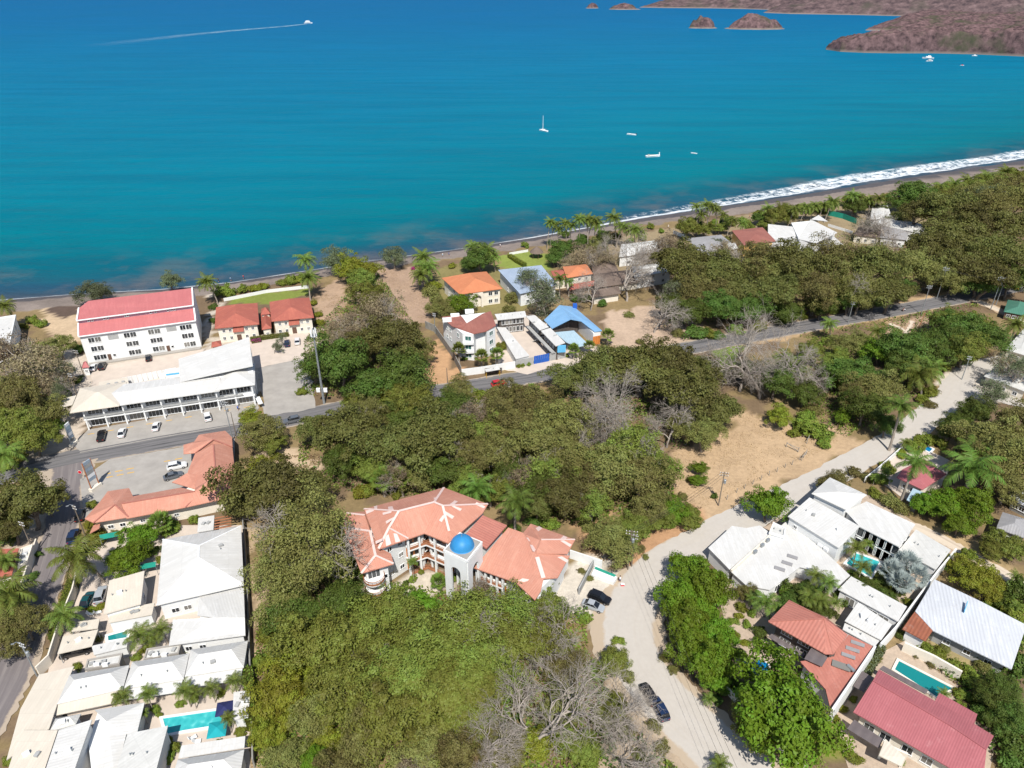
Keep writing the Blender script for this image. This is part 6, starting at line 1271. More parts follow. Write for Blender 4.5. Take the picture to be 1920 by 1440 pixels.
DESC = {'acacia': 'dark olive umbrella-crowned tree', 'broad': 'leafy mid-green tree', 'bright': 'dense bright green tree', 'dark': 'dense dark green tree', 'olive': 'olive-green loose-crowned tree', 'feather': 'feathery olive tree with showing branches', 'yellow': 'yellow-green tree', 'dry': 'half-bare brown dry-season tree', 'mixed': 'green tree with grey bare twigs showing', 'grey': 'grey-green tamarisk-like tree', 'shrub': 'green bush', 'shrub_yellow': 'yellow-green bush', 'shrub_dark': 'dark green bush', 'shrub_olive': 'olive dry bush', 'shrub_magenta': 'magenta flowering bush', 'shrub_gold': 'golden flowering bush', 'bare': 'leafless grey branching tree', 'sparse': 'nearly leafless thin-leaved tree', 'coconut': 'coconut palm with drooping fronds', 'royal': 'royal palm with smooth pale trunk', 'small': 'small garden palm', 'fan': 'bushy fan palm', 'silver': 'silvery blue fan palm'}
NAME = {'coconut': 'coconut_palm', 'royal': 'royal_palm', 'small': 'garden_palm', 'fan': 'fan_palm', 'silver': 'silver_palm', 'bare': 'bare_tree', 'sparse': 'bare_tree', 'acacia': 'acacia_tree'}
_cnt = {}; PLANTED = []
def place(parts, name, loc, scale, rz, label, cat, group):
    o = empty(name, loc, label, cat, group, rz); o.scale = scale
    for pn, me in parts: link(pn, me, o)
    return o
def tree(k, u, v, rpx, area, rz=None, zs=None, fixed=None):
    """crown centred at photo bearing (u, v), crown radius rpx photo pixels"""
    hc, protos = KINDS[k]; rpx = rpx * (1.08 if k == 'bare' else 1.0); p = G(u, v, 4); rm = rpx * mpp(p)
    for _ in range(4): p = G(u, v, hc * rm); rm = rpx * mpp(p)
    plant(k, p.x, p.y, rm, area)
def plant(k, x, y, rm, area):
    hc, protos = KINDS[k]; i = _cnt.get(k, 0); _cnt[k] = i + 1; sc = rm
    isb = k.startswith('shrub'); nm = 'bush' if isb else NAME.get(k, 'tree')
    place(protos[i % len(protos)], nm, (x, y, -0.05), (sc * random.uniform(.9, 1.14), sc * random.uniform(.86, 1.14), sc * random.uniform(.82, 1.2) * (1.18 if k == 'bare' else 1)), random.uniform(0, 6.28), DESC[k] + ' ' + area, 'bush' if isb else 'tree', nm.replace('_', ' ') + 's ' + area)
    PLANTED.append((x, y, rm))
def palm(k, u, v, area, h=None, rpx=None, label=None, rz=None):
    """palm whose crown centre is seen at (u, v); h = height in metres"""
    i = _cnt.get(k, 0); _cnt[k] = i + 1; parts, top = PALMS[k][i % len(PALMS[k])]; H0 = top[2]; h = h or H0
    sc = (rpx * (1.28 if k == 'coconut' else 1.1) * mpp(G(u, v, h)) / {'coconut': 3.9, 'royal': 4.2, 'small': 2.4, 'fan': 2.0, 'silver': 2.6}[k]) if rpx else 1.0
    p = G(u, v, h); a = random.uniform(0, 6.28) if rz is None else rz; sx = top[0] * math.cos(a) - top[1] * math.sin(a); sy = top[0] * math.sin(a) + top[1] * math.cos(a)
    o = empty(NAME[k], (p.x - sx * sc, p.y - sy * sc, -.05), label or (DESC[k] + ' ' + area), 'palm', NAME[k].replace('_', ' ') + 's ' + area, a); o.scale = (sc, sc, sc)
    for pn, me in parts:
        q = link(pn, me, o)
        if pn == 'trunk': q.scale = (1, 1, h / sc / H0)
        else: q.location = (0, 0, h / sc - H0)
def batch(area, spec):
    for k, *pts in spec:
        for u, v, r in pts: tree(k, u, v, r, area)
batch('in the scrub beside the left sandy lane', [('dry', (62, 690, 56), (20, 680, 50), (95, 715, 40)), ('olive', (40, 760, 50), (78, 772, 42), (20, 745, 42), (112, 648, 30)), ('broad', (28, 812, 48), (62, 822, 42), (5, 790, 40)), ('shrub', (30, 858, 22), (8, 870, 22), (90, 800, 24)), ('shrub_dark', (150, 655, 12), (145, 712, 12)), ('sparse', (135, 690, 34), (118, 740, 26))])
batch('shading the street corner beside the bungalow', [('acacia', (50, 945, 66), (20, 990, 44)), ('olive', (85, 940, 38)), ('shrub_dark', (12, 1008, 20), (72, 1040, 8))])
batch('beside the lower end of the side street', [('olive', (48, 1172, 42), (20, 1205, 40)), ('shrub_dark', (20, 1150, 28), (40, 1115, 16), (62, 1080, 10), (10, 1085, 22)), ('shrub', (18, 1425, 14))])
batch('in the walled compound gardens', [('bright', (235, 1046, 42), (262, 1003, 30)), ('shrub', (320, 990, 18), (180, 1008, 22), (365, 975, 12), (300, 1050, 10), (146, 1250, 9), (255, 1232, 10), (352, 1215, 10), (446, 1190, 10), (452, 1370, 14), (310, 1390, 13), (325, 1400, 14), (316, 1420, 13), (300, 1340, 6), (292, 1330, 10), (338, 1320, 9), (365, 1310, 9), (415, 1300, 9)), ('shrub_yellow', (322, 1140, 6), (361, 1133, 6), (172, 1142, 10), (188, 1138, 9), (168, 980, 12), (408, 1392, 8), (270, 1218, 10)), ('shrub_olive', (186, 1198, 8), (215, 1000, 9)), ('shrub_dark', (285, 1035, 14))])
batch('beside the plaza and the main road', [('olive', (492, 805, 44)), ('yellow', (470, 785, 22), (486, 880, 26)), ('broad', (510, 830, 26)), ('shrub', (172, 945, 12), (470, 895, 18), (520, 855, 12))])
batch('around the vacant lot by the mobile tower', [('dark', (640, 690, 58), (760, 700, 58), (700, 720, 44), (600, 695, 34)), ('acacia', (745, 640, 62), (665, 655, 52)), ('dry', (650, 612, 44), (715, 595, 46), (640, 640, 34)), ('olive', (690, 640, 44), (780, 660, 34)), ('shrub', (565, 735, 11), (700, 745, 24), (660, 752, 16)), ('sparse', (512, 650, 16), (530, 640, 12))])
batch('on the green strip between the dry beach lots', [('broad', (690, 548, 34), (680, 525, 26)), ('yellow', (660, 505, 30), (690, 508, 26)), ('grey', (632, 496, 32), (738, 484, 26)), ('olive', (700, 575, 36)), ('shrub_magenta', (775, 503, 5)), ('shrub_olive', (806, 545, 18), (820, 560, 16)), ('shrub_yellow', (597, 590, 8), (600, 605, 9), (588, 568, 8), (815, 535, 14))])
batch('growing on the upper beach', [('grey', (172, 546, 32), (322, 531, 24), (190, 552, 20))])
batch('along the garden edge above the beach', [('shrub', (418, 547, 18), (455, 543, 12), (432, 550, 12), (545, 526, 14), (530, 530, 11), (985, 460, 8), (60, 600, 12), (78, 608, 10), (45, 612, 8)), ('shrub_yellow', (478, 540, 13), (560, 522, 13), (495, 537, 9), (848, 498, 8)), ('shrub_dark', (400, 575, 9), (400, 600, 8), (1060, 440, 10), (1092, 445, 10), (1130, 440, 12)), ('dark', (900, 488, 28), (880, 492, 20), (1052, 470, 24), (1040, 485, 18))])
batch('around the beach villas', [('bright', (866, 570, 26)), ('olive', (832, 572, 20), (846, 585, 16), (815, 580, 18)), ('sparse', (1005, 545, 50), (990, 530, 36)), ('shrub_olive', (960, 560, 16), (955, 580, 12)), ('dry', (1100, 478, 34), (1075, 488, 24)), ('bare', (1180, 512, 62), (1110, 545, 44), (1155, 470, 40)), ('shrub', (852, 640, 10), (942, 650, 12), (980, 684, 6), (972, 686, 6), (990, 682, 6), (1050, 668, 6), (1040, 670, 6), (1060, 667, 6), (872, 672, 6)), ('shrub_dark', (1080, 560, 12), (1100, 560, 12), (1130, 570, 10))])
batch('in the building plot beside the blue workshop', [('bare', (1232, 578, 55)), ('sparse', (1250, 540, 44)), ('shrub_olive', (1180, 590, 10), (1200, 640, 9), (1270, 625, 12)), ('shrub_dark', (1305, 622, 22), (1265, 595, 18), (1345, 628, 14))])
batch('in the dark wood between beach villas and main road', [('acacia', (1275, 505, 58), (1345, 500, 60), (1492, 500, 62), (1630, 508, 60), (1385, 545, 52), (1455, 550, 52), (1670, 545, 50), (1745, 470, 50)), ('feather', (1420, 492, 56), (1560, 498, 56), (1600, 548, 46)), ('olive', (1310, 545, 44), (1530, 550, 46), (1710, 500, 46)), ('dry', (1250, 470, 34), (1360, 478, 34), (1640, 480, 34)), ('dark', (1290, 588, 34), (1350, 582, 36), (1410, 586, 34), (1475, 580, 32), (1540, 574, 30), (1590, 570, 25), (1640, 558, 28), (1690, 545, 26), (1255, 575, 30)), ('yellow', (1565, 545, 26), (1590, 535, 20)), ('olive', (1750, 520, 34), (1780, 530, 30), (1440, 520, 40), (1610, 560, 34)), ('shrub', (1380, 620, 16), (1420, 612, 16), (1460, 600, 14), (1500, 592, 13), (1330, 625, 15), (1560, 584, 10), (1780, 540, 10))])
batch('in the far woods towards the end of the beach', [('acacia', (1775, 398, 56), (1790, 450, 56), (1865, 470, 62), (1830, 420, 56), (1900, 430, 56), (1850, 510, 60), (1910, 490, 60), (1720, 405, 40), (1800, 500, 46)), ('bare', (1665, 418, 44), (1890, 400, 40), (1690, 440, 34)), ('dark', (1708, 365, 36), (1690, 380, 24), (1605, 383, 26), (1835, 525, 40), (1895, 525, 40)), ('olive', (1850, 390, 44), (1900, 380, 44), (1900, 350, 36), (1820, 375, 34)), ('broad', (1780, 360, 30), (1760, 380, 26), (1830, 350, 26), (1870, 338, 24), (1900, 330, 22)), ('sparse', (1840, 385, 34))])
batch('among the beach gardens of the far villas', [('broad', (1455, 410, 24), (1478, 408, 20), (1290, 428, 22), (1435, 420, 16)), ('dark', (1535, 398, 16), (1130, 450, 16)), ('shrub', (1400, 418, 8), (1370, 420, 8), (1220, 425, 8), (1240, 433, 7), (1340, 415, 8)), ('shrub_olive', (1330, 450, 9), (1310, 462, 9), (1365, 448, 10)), ('sparse', (1345, 455, 22), (1620, 425, 22))])
batch('overhanging the main road beside the fenced lot', [('acacia', (1205, 680, 78), (1130, 690, 60), (1290, 735, 74), (1335, 775, 50), (1080, 700, 48), (1255, 690, 60), (1315, 700, 44)), ('bare', (1180, 765, 90), (1110, 770, 74), (1255, 800, 52)), ('olive', (1290, 800, 40), (1320, 820, 34))])
batch('at the head of the tan fenced lot', [('bare', (1440, 668, 100), (1490, 672, 74), (1395, 690, 56)), ('dark', (1455, 715, 40), (1400, 700, 26), (1510, 735, 34)), ('broad', (1480, 690, 40), (1520, 660, 30)), ('yellow', (1459, 783, 24)), ('shrub', (1505, 800, 20), (1525, 810, 22), (1545, 830, 15), (1490, 812, 14), (1365, 700, 16), (1510, 780, 16)), ('shrub_dark', (1340, 930, 8), (1548, 800, 6), (1560, 812, 6)), ('bright', (1311, 880, 15), (1309, 900, 16)), ('shrub_olive', (1296, 900, 10), (1525, 770, 20))])
batch('in the central wood between main road and condominium', [('acacia', (650, 815, 70), (735, 845, 66), (815, 825, 76), (600, 800, 44)), ('feather', (690, 785, 46), (880, 850, 54), (1060, 850, 54)), ('dark', (760, 780, 48), (850, 760, 44), (640, 870, 40), (830, 880, 46), (960, 880, 44), (1010, 930, 44)), ('broad', (775, 760, 44), (905, 800, 48), (745, 735, 38), (700, 880, 40), (880, 900, 40)), ('olive', (960, 800, 52), (1010, 830, 54), (930, 850, 50), (1000, 760, 48), (940, 755, 40), (1060, 800, 54), (780, 890, 40), (1080, 860, 56), (860, 730, 36)), ('dry', (890, 790, 40), (980, 900, 40), (740, 900, 34)), ('mixed', (1030, 890, 54), (920, 920, 40)), ('shrub', (720, 900, 18), (690, 920, 18), (745, 928, 12), (900, 745, 18), (930, 740, 16), (970, 735, 18), (1000, 730, 18)), ('shrub_yellow', (675, 925, 16), (700, 905, 12), (905, 775, 16), (880, 750, 12), (1020, 745, 15))])
batch('on the slope between condominium and dirt road bend', [('olive', (1150, 880, 60), (1200, 900, 56), (1150, 1010, 46), (1110, 900, 50), (1220, 950, 44)), ('mixed', (1180, 850, 60), (1110, 950, 40)), ('acacia', (1060, 930, 56), (1010, 950, 40)), ('bright', (1265, 955, 30)), ('broad', (1290, 965, 26), (1180, 1000, 36), (1225, 975, 32), (1240, 880, 40)), ('shrub', (1160, 1040, 12), (1250, 980, 15), (1305, 985, 10), (1030, 985, 16)), ('shrub_olive', (1100, 985, 14), (1120, 1020, 12), (1200, 1030, 10), (1210, 1045, 8), (1280, 930, 12)), ('shrub_dark', (1000, 975, 18), (960, 990, 14))])
batch('in the roadside thicket beyond the tan lot', [('dark', (1600, 700, 44), (1690, 655, 46), (1740, 650, 48), (1800, 624, 42), (1848, 634, 40), (1785, 650, 40), (1700, 690, 36), (1620, 770, 36), (1660, 800, 26)), ('bright', (1652, 656, 34), (1580, 780, 18)), ('broad', (1832, 612, 34), (1770, 606, 30), (1570, 680, 34), (1810, 660, 36)), ('olive', (1640, 725, 46), (1582, 652, 26), (1622, 640, 24), (1600, 745, 34)), ('yellow', (1565, 710, 24), (1575, 665, 18)), ('shrub', (1745, 735, 16), (1730, 750, 14), (1765, 690, 14), (1552, 640, 14)), ('shrub_olive', (1745, 760, 12), (1572, 645, 14)), ('sparse', (1850, 715, 44), (1900, 700, 44)), ('dry', (1885, 690, 34))])
batch('around the red-roofed palm house', [('dark', (1785, 808, 32), (1830, 770, 34), (1800, 790, 26)), ('olive', (1860, 820, 58), (1900, 860, 60), (1850, 870, 50), (1905, 800, 44), (1890, 910, 44)), ('bright', (1780, 945, 38), (1820, 950, 40), (1735, 945, 28), (1800, 985, 30)), ('shrub', (1735, 825, 20), (1715, 840, 16), (1760, 830, 15), (1650, 900, 16), (1640, 925, 14), (1665, 880, 14)), ('shrub_olive', (1670, 940, 18), (1690, 955, 16), (1600, 885, 14), (1625, 895, 12)), ('shrub_yellow', (1690, 850, 12), (1660, 870, 10))])
batch('along the lane behind the white villa', [('yellow', (1830, 1085, 36), (1800, 1060, 24), (1850, 1105, 28)), ('broad', (1890, 1020, 36), (1860, 1030, 26)), ('shrub_dark', (1880, 1130, 26), (1910, 1110, 26), (1780, 1060, 14)), ('shrub', (1900, 1145, 24), (1815, 1040, 14))])
batch('beside the white villas and dirt road', [('bright', (1440, 952, 38)), ('olive', (1570, 903, 28), (1548, 910, 18), (1398, 1112, 20)), ('shrub_gold', (1390, 1112, 10), (1398, 1120, 8)), ('shrub_dark', (1480, 1110, 22), (1500, 1125, 24), (1530, 1120, 24), (1425, 1185, 14), (1660, 1120, 22), (1640, 1100, 20), (1585, 1125, 13), (1510, 1105, 18)), ('shrub', (1705, 1130, 10), (1595, 1075, 9), (1380, 1190, 9), (1372, 1200, 9), (1560, 1060, 8)), ('shrub_yellow', (1398, 1205, 10), (1660, 1045, 8), (1545, 1015, 7), (1685, 1140, 7))])
batch('making a hedge inside the dirt road bend', [('bright', (1302, 1072, 50), (1278, 1118, 48), (1325, 1108, 44), (1288, 1165, 50), (1335, 1190, 46), (1300, 1215, 46), (1335, 1245, 44), (1310, 1140, 40), (1345, 1280, 26)), ('shrub_dark', (1385, 1285, 16), (1355, 1290, 16), (1345, 1310, 12)), ('shrub_olive', (1248, 1235, 12), (1262, 1255, 12))])
batch('standing over the salmon house gate', [('bright', (1462, 1345, 92)), ('broad', (1510, 1380, 56), (1420, 1370, 50))])
batch('in the garden of the rose-roofed house', [('shrub', (1570, 1390, 20), (1600, 1420, 16), (1715, 1195, 13), (1735, 1215, 14), (1760, 1230, 18), (1790, 1250, 20), (1820, 1270, 22), (1810, 1305, 16), (1800, 1325, 14), (1690, 1430, 9)), ('shrub_yellow', (1730, 1208, 10), (1580, 1330, 9), (1568, 1348, 9), (1795, 1300, 10)), ('shrub_olive', (1775, 1215, 12), (1640, 1230, 14), (1625, 1245, 12), (1840, 1250, 14), (1720, 1230, 8), (1745, 1245, 8)), ('dark', (1855, 1310, 34), (1885, 1290, 34), (1900, 1350, 40), (1870, 1350, 28)), ('shrub_magenta', (1880, 1400, 9), (1878, 1385, 8)), ('shrub_dark', (1690, 1190, 11), (1850, 1340, 24), (1905, 1400, 30), (1905, 1440, 30), (1910, 1250, 30))])
batch('between the white compound and the condominium', [('acacia', (505, 920, 78), (575, 925, 54), (455, 945, 40)), ('feather', (580, 1030, 100), (530, 1080, 66)), ('dark', (640, 1000, 44), (650, 1070, 40), (560, 1160, 56), (640, 1130, 46)), ('olive', (540, 1130, 54)), ('shrub', (500, 1190, 18), (485, 1240, 14))])
batch('in the foreground wood below the condominium', [('broad', (600, 1215, 70), (680, 1185, 70), (735, 1150, 52), (650, 1290, 74), (760, 1260, 80), (840, 1300, 80), (720, 1350, 74), (900, 1240, 70), (820, 1210, 66), (960, 1210, 56)), ('mixed', (780, 1190, 62), (880, 1170, 64), (960, 1150, 56), (1010, 1200, 54), (930, 1280, 60), (690, 1240, 56), (1030, 1130, 40), (880, 1350, 56)), ('yellow', (545, 1250, 56), (520, 1310, 50), (560, 1330, 46), (610, 1400, 44), (500, 1380, 34), (1010, 1400, 40)), ('olive', (600, 1340, 50), (680, 1400, 54), (780, 1410, 56), (530, 1430, 50), (860, 1430, 50), (1060, 1250, 40), (1050, 1330, 44), (640, 1450, 50), (940, 1400, 50)), ('bright', (590, 1450, 40), (790, 1140, 34)), ('dry', (720, 1140, 34), (900, 1120, 34), (770, 1460, 44)), ('bare', (1000, 1350, 120), (1120, 1310, 100), (1080, 1180, 78), (900, 1420, 80), (1175, 1400, 76)), ('broad', (1020, 1085, 24), (1150, 1240, 32), (1085, 1400, 44), (1150, 1340, 40)), ('shrub', (1120, 1260, 20), (1160, 1200, 12), (1100, 1160, 14), (980, 1105, 16), (1200, 1420, 18), (1100, 1440, 26)), ('shrub_olive', (1180, 1270, 14), (1225, 1360, 15), (1240, 1400, 16))])
batch('filling the gardens of the beachfront row', [('broad', (1320, 432, 16), (1350, 425, 15), (1405, 425, 14), (1470, 392, 16), (1510, 398, 15), (1625, 385, 16), (1150, 445, 14)), ('dark', (1300, 420, 16), (1360, 418, 14), (1425, 408, 16), (1555, 390, 14), (1650, 390, 15), (1090, 455, 14)), ('olive', (1120, 470, 22), (1060, 460, 18), (1260, 470, 20), (1290, 470, 18), (1310, 480, 20), (1690, 410, 20), (1730, 385, 20), (1780, 372, 20)), ('shrub', (1120, 455, 9), (1180, 452, 9), (1205, 447, 8), (1390, 412, 8), (1420, 400, 9), (1500, 388, 9), (1660, 372, 10), (1330, 422, 9), (1720, 352, 10)), ('dry', (1210, 490, 26), (1140, 490, 24), (1085, 505, 18)), ('yellow', (1590, 378, 12), (1440, 402, 12), (1690, 360, 12))])
batch('in the planted beds between the villas', [('dark', (1505, 1115, 22), (1535, 1140, 20), (1480, 1125, 20), (1620, 1100, 20), (1655, 1115, 20)), ('shrub_dark', (1555, 1150, 14), (1500, 1145, 14), (1460, 1140, 12), (1600, 1085, 12), (1570, 1115, 11), (1690, 1105, 14), (1420, 1205, 12), (1440, 1215, 9)), ('shrub', (1400, 1170, 10), (1375, 1165, 10), (1390, 1140, 12), (1410, 1150, 10), (1440, 1100, 10), (1520, 1160, 8), (1385, 1225, 12), (1600, 1310, 8)), ('shrub_yellow', (1385, 1155, 8), (1360, 1230, 9))])
batch('in the condominium courtyard', [('shrub', (775, 1085, 10), (790, 1072, 7), (850, 1085, 8), (733, 1122, 11)), ('shrub_dark', (760, 1095, 8), (965, 1082, 14)), ('shrub_olive', (1090, 1070, 8), (1105, 1085, 8))])
# palms
for area, k, pts in (('leaning over the beach at the left', 'coconut', [(8, 573, 9, 18)]), ('beside the main road junction', 'coconut', [(6, 852, 9, 30)]), ('leaning over the side street wall', 'coconut', [(142, 1042, 9, 42)]), ('in the side street gardens', 'coconut', [(14, 1112, 7, 46), (120, 1152, 5, 28), (8, 1050, 5, 22)]),
                     ('beside the twin-house lawn', 'coconut', [(387, 528, 9, 18), (572, 486, 10, 18), (578, 520, 8, 20)]), ('between the dry beach lots', 'coconut', [(793, 482, 10, 20), (800, 500, 8, 22), (788, 515, 7, 18)]), ('among the dark trees by the beach villas', 'coconut', [(912, 470, 9, 20), (886, 462, 8, 16), (925, 480, 7, 14)]),
                     ('in the tall beach grove', 'coconut', [(1032, 416, 12, 12), (1040, 420, 11, 12), (1048, 430, 9, 10), (1060, 418, 12, 12), (1072, 422, 11, 12), (1086, 410, 14, 13), (1100, 412, 13, 14), (1112, 412, 13, 15), (1118, 420, 11, 15), (1150, 408, 13, 16), (1168, 424, 10, 15), (1188, 430, 10, 15), (1200, 434, 9, 14)]),
                     ('rising behind the bright green lawn', 'coconut', [(1306, 386, 14, 11), (1316, 402, 10, 12), (1325, 384, 14, 12), (1336, 386, 14, 12), (1344, 392, 12, 10), (1356, 402, 9, 10), (1375, 412, 8, 11), (1392, 418, 6, 11)]),
                     ('in front of the white modern house', 'coconut', [(1440, 392, 8, 14), (1490, 392, 11, 12), (1512, 388, 11, 12), (1528, 386, 10, 12), (1545, 384, 9, 12), (1562, 378, 10, 15), (1598, 366, 11, 13), (1612, 368, 10, 12), (1630, 374, 8, 11), (1648, 372, 9, 13)]),
                     ('in the far coconut belt', 'coconut', [(1765, 350, 9, 16), (1790, 345, 9, 16), (1815, 338, 9, 16), (1850, 330, 9, 16), (1885, 322, 9, 16), (1905, 340, 8, 15), (1750, 362, 7, 14)]), ('beside the terracotta beach house', 'royal', [(1050, 522, 8, 17), (1068, 528, 6, 12)]),
                     ('beside the condominium back wall', 'royal', [(893, 915, 8, 36), (966, 940, 10, 38)]), ('leaning over the dirt road', 'royal', [(1690, 762, 13, 34)]), ('shading the red-roofed palm house', 'royal', [(1716, 868, 11, 36), (1822, 878, 9, 54), (1822, 845, 8, 34)]),
                     ('in the roadside thicket', 'coconut', [(1722, 700, 6, 32), (1745, 690, 6, 26), (1555, 606, 6, 15), (1645, 620, 5, 15), (1650, 755, 6, 20), (1790, 650, 5, 18)]), ('beside the green-roofed stall', 'coconut', [(1905, 608, 7, 20)]), ('on the trampled plot by the main road', 'small', [(1682, 622, 2.2, 8)]),
                     ('in the white villa courtyard', 'small', [(1530, 1078, 4.5, 20), (1556, 1092, 4.5, 20), (1515, 1120, 4, 20), (1540, 1125, 4, 20), (1565, 1130, 3.5, 16)]), ('beside the villa pool', 'small', [(1606, 1028, 4.5, 22), (1617, 1062, 3.5, 20), (1628, 1018, 3, 12)]), ('beside the paved garden path', 'small', [(1437, 1130, 4, 28), (1412, 1120, 3, 16)]),
                     ('behind the terrace pool', 'small', [(228, 1306, 3.5, 20), (277, 1300, 4, 20), (346, 1294, 4, 22), (362, 1300, 3.5, 18), (396, 1290, 4, 19), (440, 1276, 4, 20)]), ('at the corners of the terrace pool', 'small', [(427, 1346, 3.5, 16), (268, 1338, 2.5, 12)]), ('beside the plunge pool', 'small', [(262, 1190, 4, 30), (302, 1180, 4, 22), (282, 1200, 3, 18)]),
                     ('inside the roadside garden wall', 'fan', [(903, 668, 4, 14), (932, 664, 4, 14), (860, 655, 5, 14)]), ('beside the orange workshop doors', 'fan', [(1140, 628, 4, 13), (1076, 655, 3.5, 12), (1105, 648, 3.5, 11)]), ('under the plaza wall', 'fan', [(299, 982, 3.6, 24)]), ('below the condominium tower', 'fan', [(822, 1090, 2.0, 16)]), ('in the condominium court', 'small', [(773, 1052, 5.5, 12)]),
                     ('behind the condominium roof', 'fan', [(718, 898, 5, 24), (752, 898, 5, 22)]), ('beside the main dirt bend', 'small', [(1350, 1432, 2.5, 22), (1330, 1310, 2.5, 14)]), ('behind the rose roof', 'small', [(1770, 1300, 2.5, 13)]), ('in the villa garden bed', 'silver', [(1672, 1070, 4, 24), (1700, 1058, 4, 26), (1690, 1092, 4, 24), (1718, 1080, 4, 24)]),
                     ('beside the palm house gate', 'small', [(1662, 885, 3, 12), (1700, 830, 3, 13), (1640, 895, 2.5, 9)]), ('among lane shrubs', 'small', [(1905, 1080, 3, 14), (1905, 1135, 3, 12)])):
    for u, v, h, rp in pts: palm(k, u, v, area, h, rp)
# clipped hedges and climbing hedge walls
def hedge(label, pts, wd, h, mat, n=70, group=None):
    P_ = [G(u, v) for u, v in pts]; rng = np.random.default_rng(len(pts) + int(pts[0][0])); C = []; Nn = []
    for a, c in zip(P_, P_[1:]):
        L_ = (c - a).length; d = (c - a).normalized(); sd = Vector((-d.y, d.x, 0)); k = int(L_ * n)
        t = rng.random(k) * L_; s = rng.uniform(-1, 1, k); z = rng.uniform(0, 1, k) ** .6 * h; top = rng.random(k) < .5; z = np.where(top, h * rng.uniform(.92, 1.06, k), z); s = np.where(top, s, np.sign(s) * rng.uniform(.9, 1.08, k))
        C.append(np.array([[a.x + d.x * x + sd.x * y * wd / 2, a.y + d.y * x + sd.y * y * wd / 2, q] for x, y, q in zip(t, s, z)])); Nn.append(np.array([[sd.x * y, sd.y * y, 0] if not tp else [0, 0, 1] for y, tp in zip(np.sign(s), top)]))
    C = np.concatenate(C); Nn = unit(np.concatenate(Nn) + rng.normal(size=C.shape) * .5); o0 = np.array([P_[0].x, P_[0].y, 0]); V, Q_ = leaf_quads(C - o0, Nn, .16 * rng.uniform(.6, 1.3, len(C)), rng)
    o = empty('hedge', (P_[0].x, P_[0].y, 0), label, 'hedge', group); link('foliage', np_mesh('foliage', V, Q_, mat), o)
    mb = MB()
    for a, c in zip(P_, P_[1:]): mb.beam((a.x, a.y, h * .46), (c.x, c.y, h * .46), wd * .8, h * .9)
    mb.build('inner_growth', 'leaf_dark', o)
hedge('clipped yellow-green hedge along the side street wall', [(143, 1098), (128, 1130), (118, 1165)], 1.8, 2.2, 'leaf_weed'); hedge('clipped hedge beside the beige carport', [(112, 1176), (103, 1205)], 1.6, 2.0, 'leaf_weed')
hedge('long low hedge in front of the twin terracotta houses', [(470, 640), (505, 635), (542, 630)], 1.6, 1.3, 'leaf_olive'); hedge('pink bougainvillea hedge end beside twin houses', [(472, 644), (490, 641)], 1.0, 1.2, 'petal_magenta'); hedge('low hedge between the two beach lawns', [(955, 482), (970, 492), (984, 500)], 2.2, 1.4, 'leaf_yellow')
hedge('tall green hedge beside the courtyard palms', [(1462, 1116), (1490, 1131)], 1.6, 2.2, 'leaf_bright'); hedge('white-flowered climbing hedge on the patio house wall', [(1652, 1222), (1632, 1255), (1622, 1275)], 1.2, 1.8, 'leaf_grey'); hedge('ivy hedge along the terrace garden wall', [(468, 1270), (472, 1320), (474, 1370)], 1.8, 3.0, 'leaf_weed')

# ground cover and leaf litter under the woods (uncountable)
def cover(name, label, polys, n, mat, size, hmax, seed, cat):
    rng = np.random.default_rng(seed); PP = []
    for poly, dens in polys:
        W_ = pix(poly); xs = [p.x for p in W_]; ys = [p.y for p in W_]; k = int(n * dens); x = rng.uniform(min(xs), max(xs), k); y = rng.uniform(min(ys), max(ys), k); i = pip(x, y, W_)
        keep = vnoise(x, y, 6, seed) + 0.6 * vnoise(x, y, 2.2, seed + 1) > 0.72; i &= keep
        for rp, hw in ROADS: i &= (np.hypot(x[:, None] - rp[None, :, 0], y[:, None] - rp[None, :, 1]).min(1) > hw + .6)
        PP.append(np.stack([x[i], y[i]], 1))
    P = np.concatenate(PP); h = hmax * vnoise(P[:, 0], P[:, 1], 3.0, seed + 2); z = rng.random(len(P)) * h; C = np.concatenate([P, z[:, None]], 1)
    V, Q_ = leaf_quads(C, unit(rng.normal(size=C.shape) * .7 + [0, 0, 1.0]), size * rng.uniform(.5, 1.5, len(P)), rng); tag(link(name, np_mesh(name, V, Q_, mat)), label, cat, kind='stuff')
WOODS = [([(480, 1440), (480, 1180), (560, 980), (660, 1090), (1100, 1140), (1180, 1240), (1280, 1400), (1280, 1460)], 1.0), ([(560, 800), (700, 770), (1040, 730), (1330, 680), (1330, 830), (1250, 850), (1270, 960), (1180, 1040), (1060, 980), (900, 930), (680, 930), (560, 900)], 1.0), ([(1240, 620), (1240, 480), (1500, 460), (1760, 380), (1920, 330), (1920, 520), (1780, 545)], 0.9), ([(1500, 800), (1500, 620), (1830, 570), (1900, 640), (1800, 700), (1640, 830)], 0.6),
         ([(570, 740), (570, 640), (700, 500), (800, 640), (800, 710), (700, 750)], 0.5), ([(0, 880), (0, 650), (110, 640), (140, 760)], 0.3), ([(1700, 1220), (1920, 1080), (1920, 1440), (1870, 1440), (1800, 1290)], 0.35)]
cover('undergrowth', 'low green undergrowth on the woodland floor', WOODS, 42000, 'leaf_weed', .26, 1.5, 5, 'undergrowth')
cover('undergrowth', 'dark green undergrowth deep in the woods', WOODS, 30000, 'leaf_dark', .28, 1.8, 15, 'undergrowth')
cover('dry_brush', 'dry brown brush and leaf litter under the trees', WOODS + [([(1060, 1000), (1250, 940), (1370, 960), (1260, 1040), (1180, 1090)], .3), ([(860, 735), (1060, 705), (1060, 730), (880, 750)], .3)], 40000, 'leaf_litter', .20, .5, 25, 'dry brush')
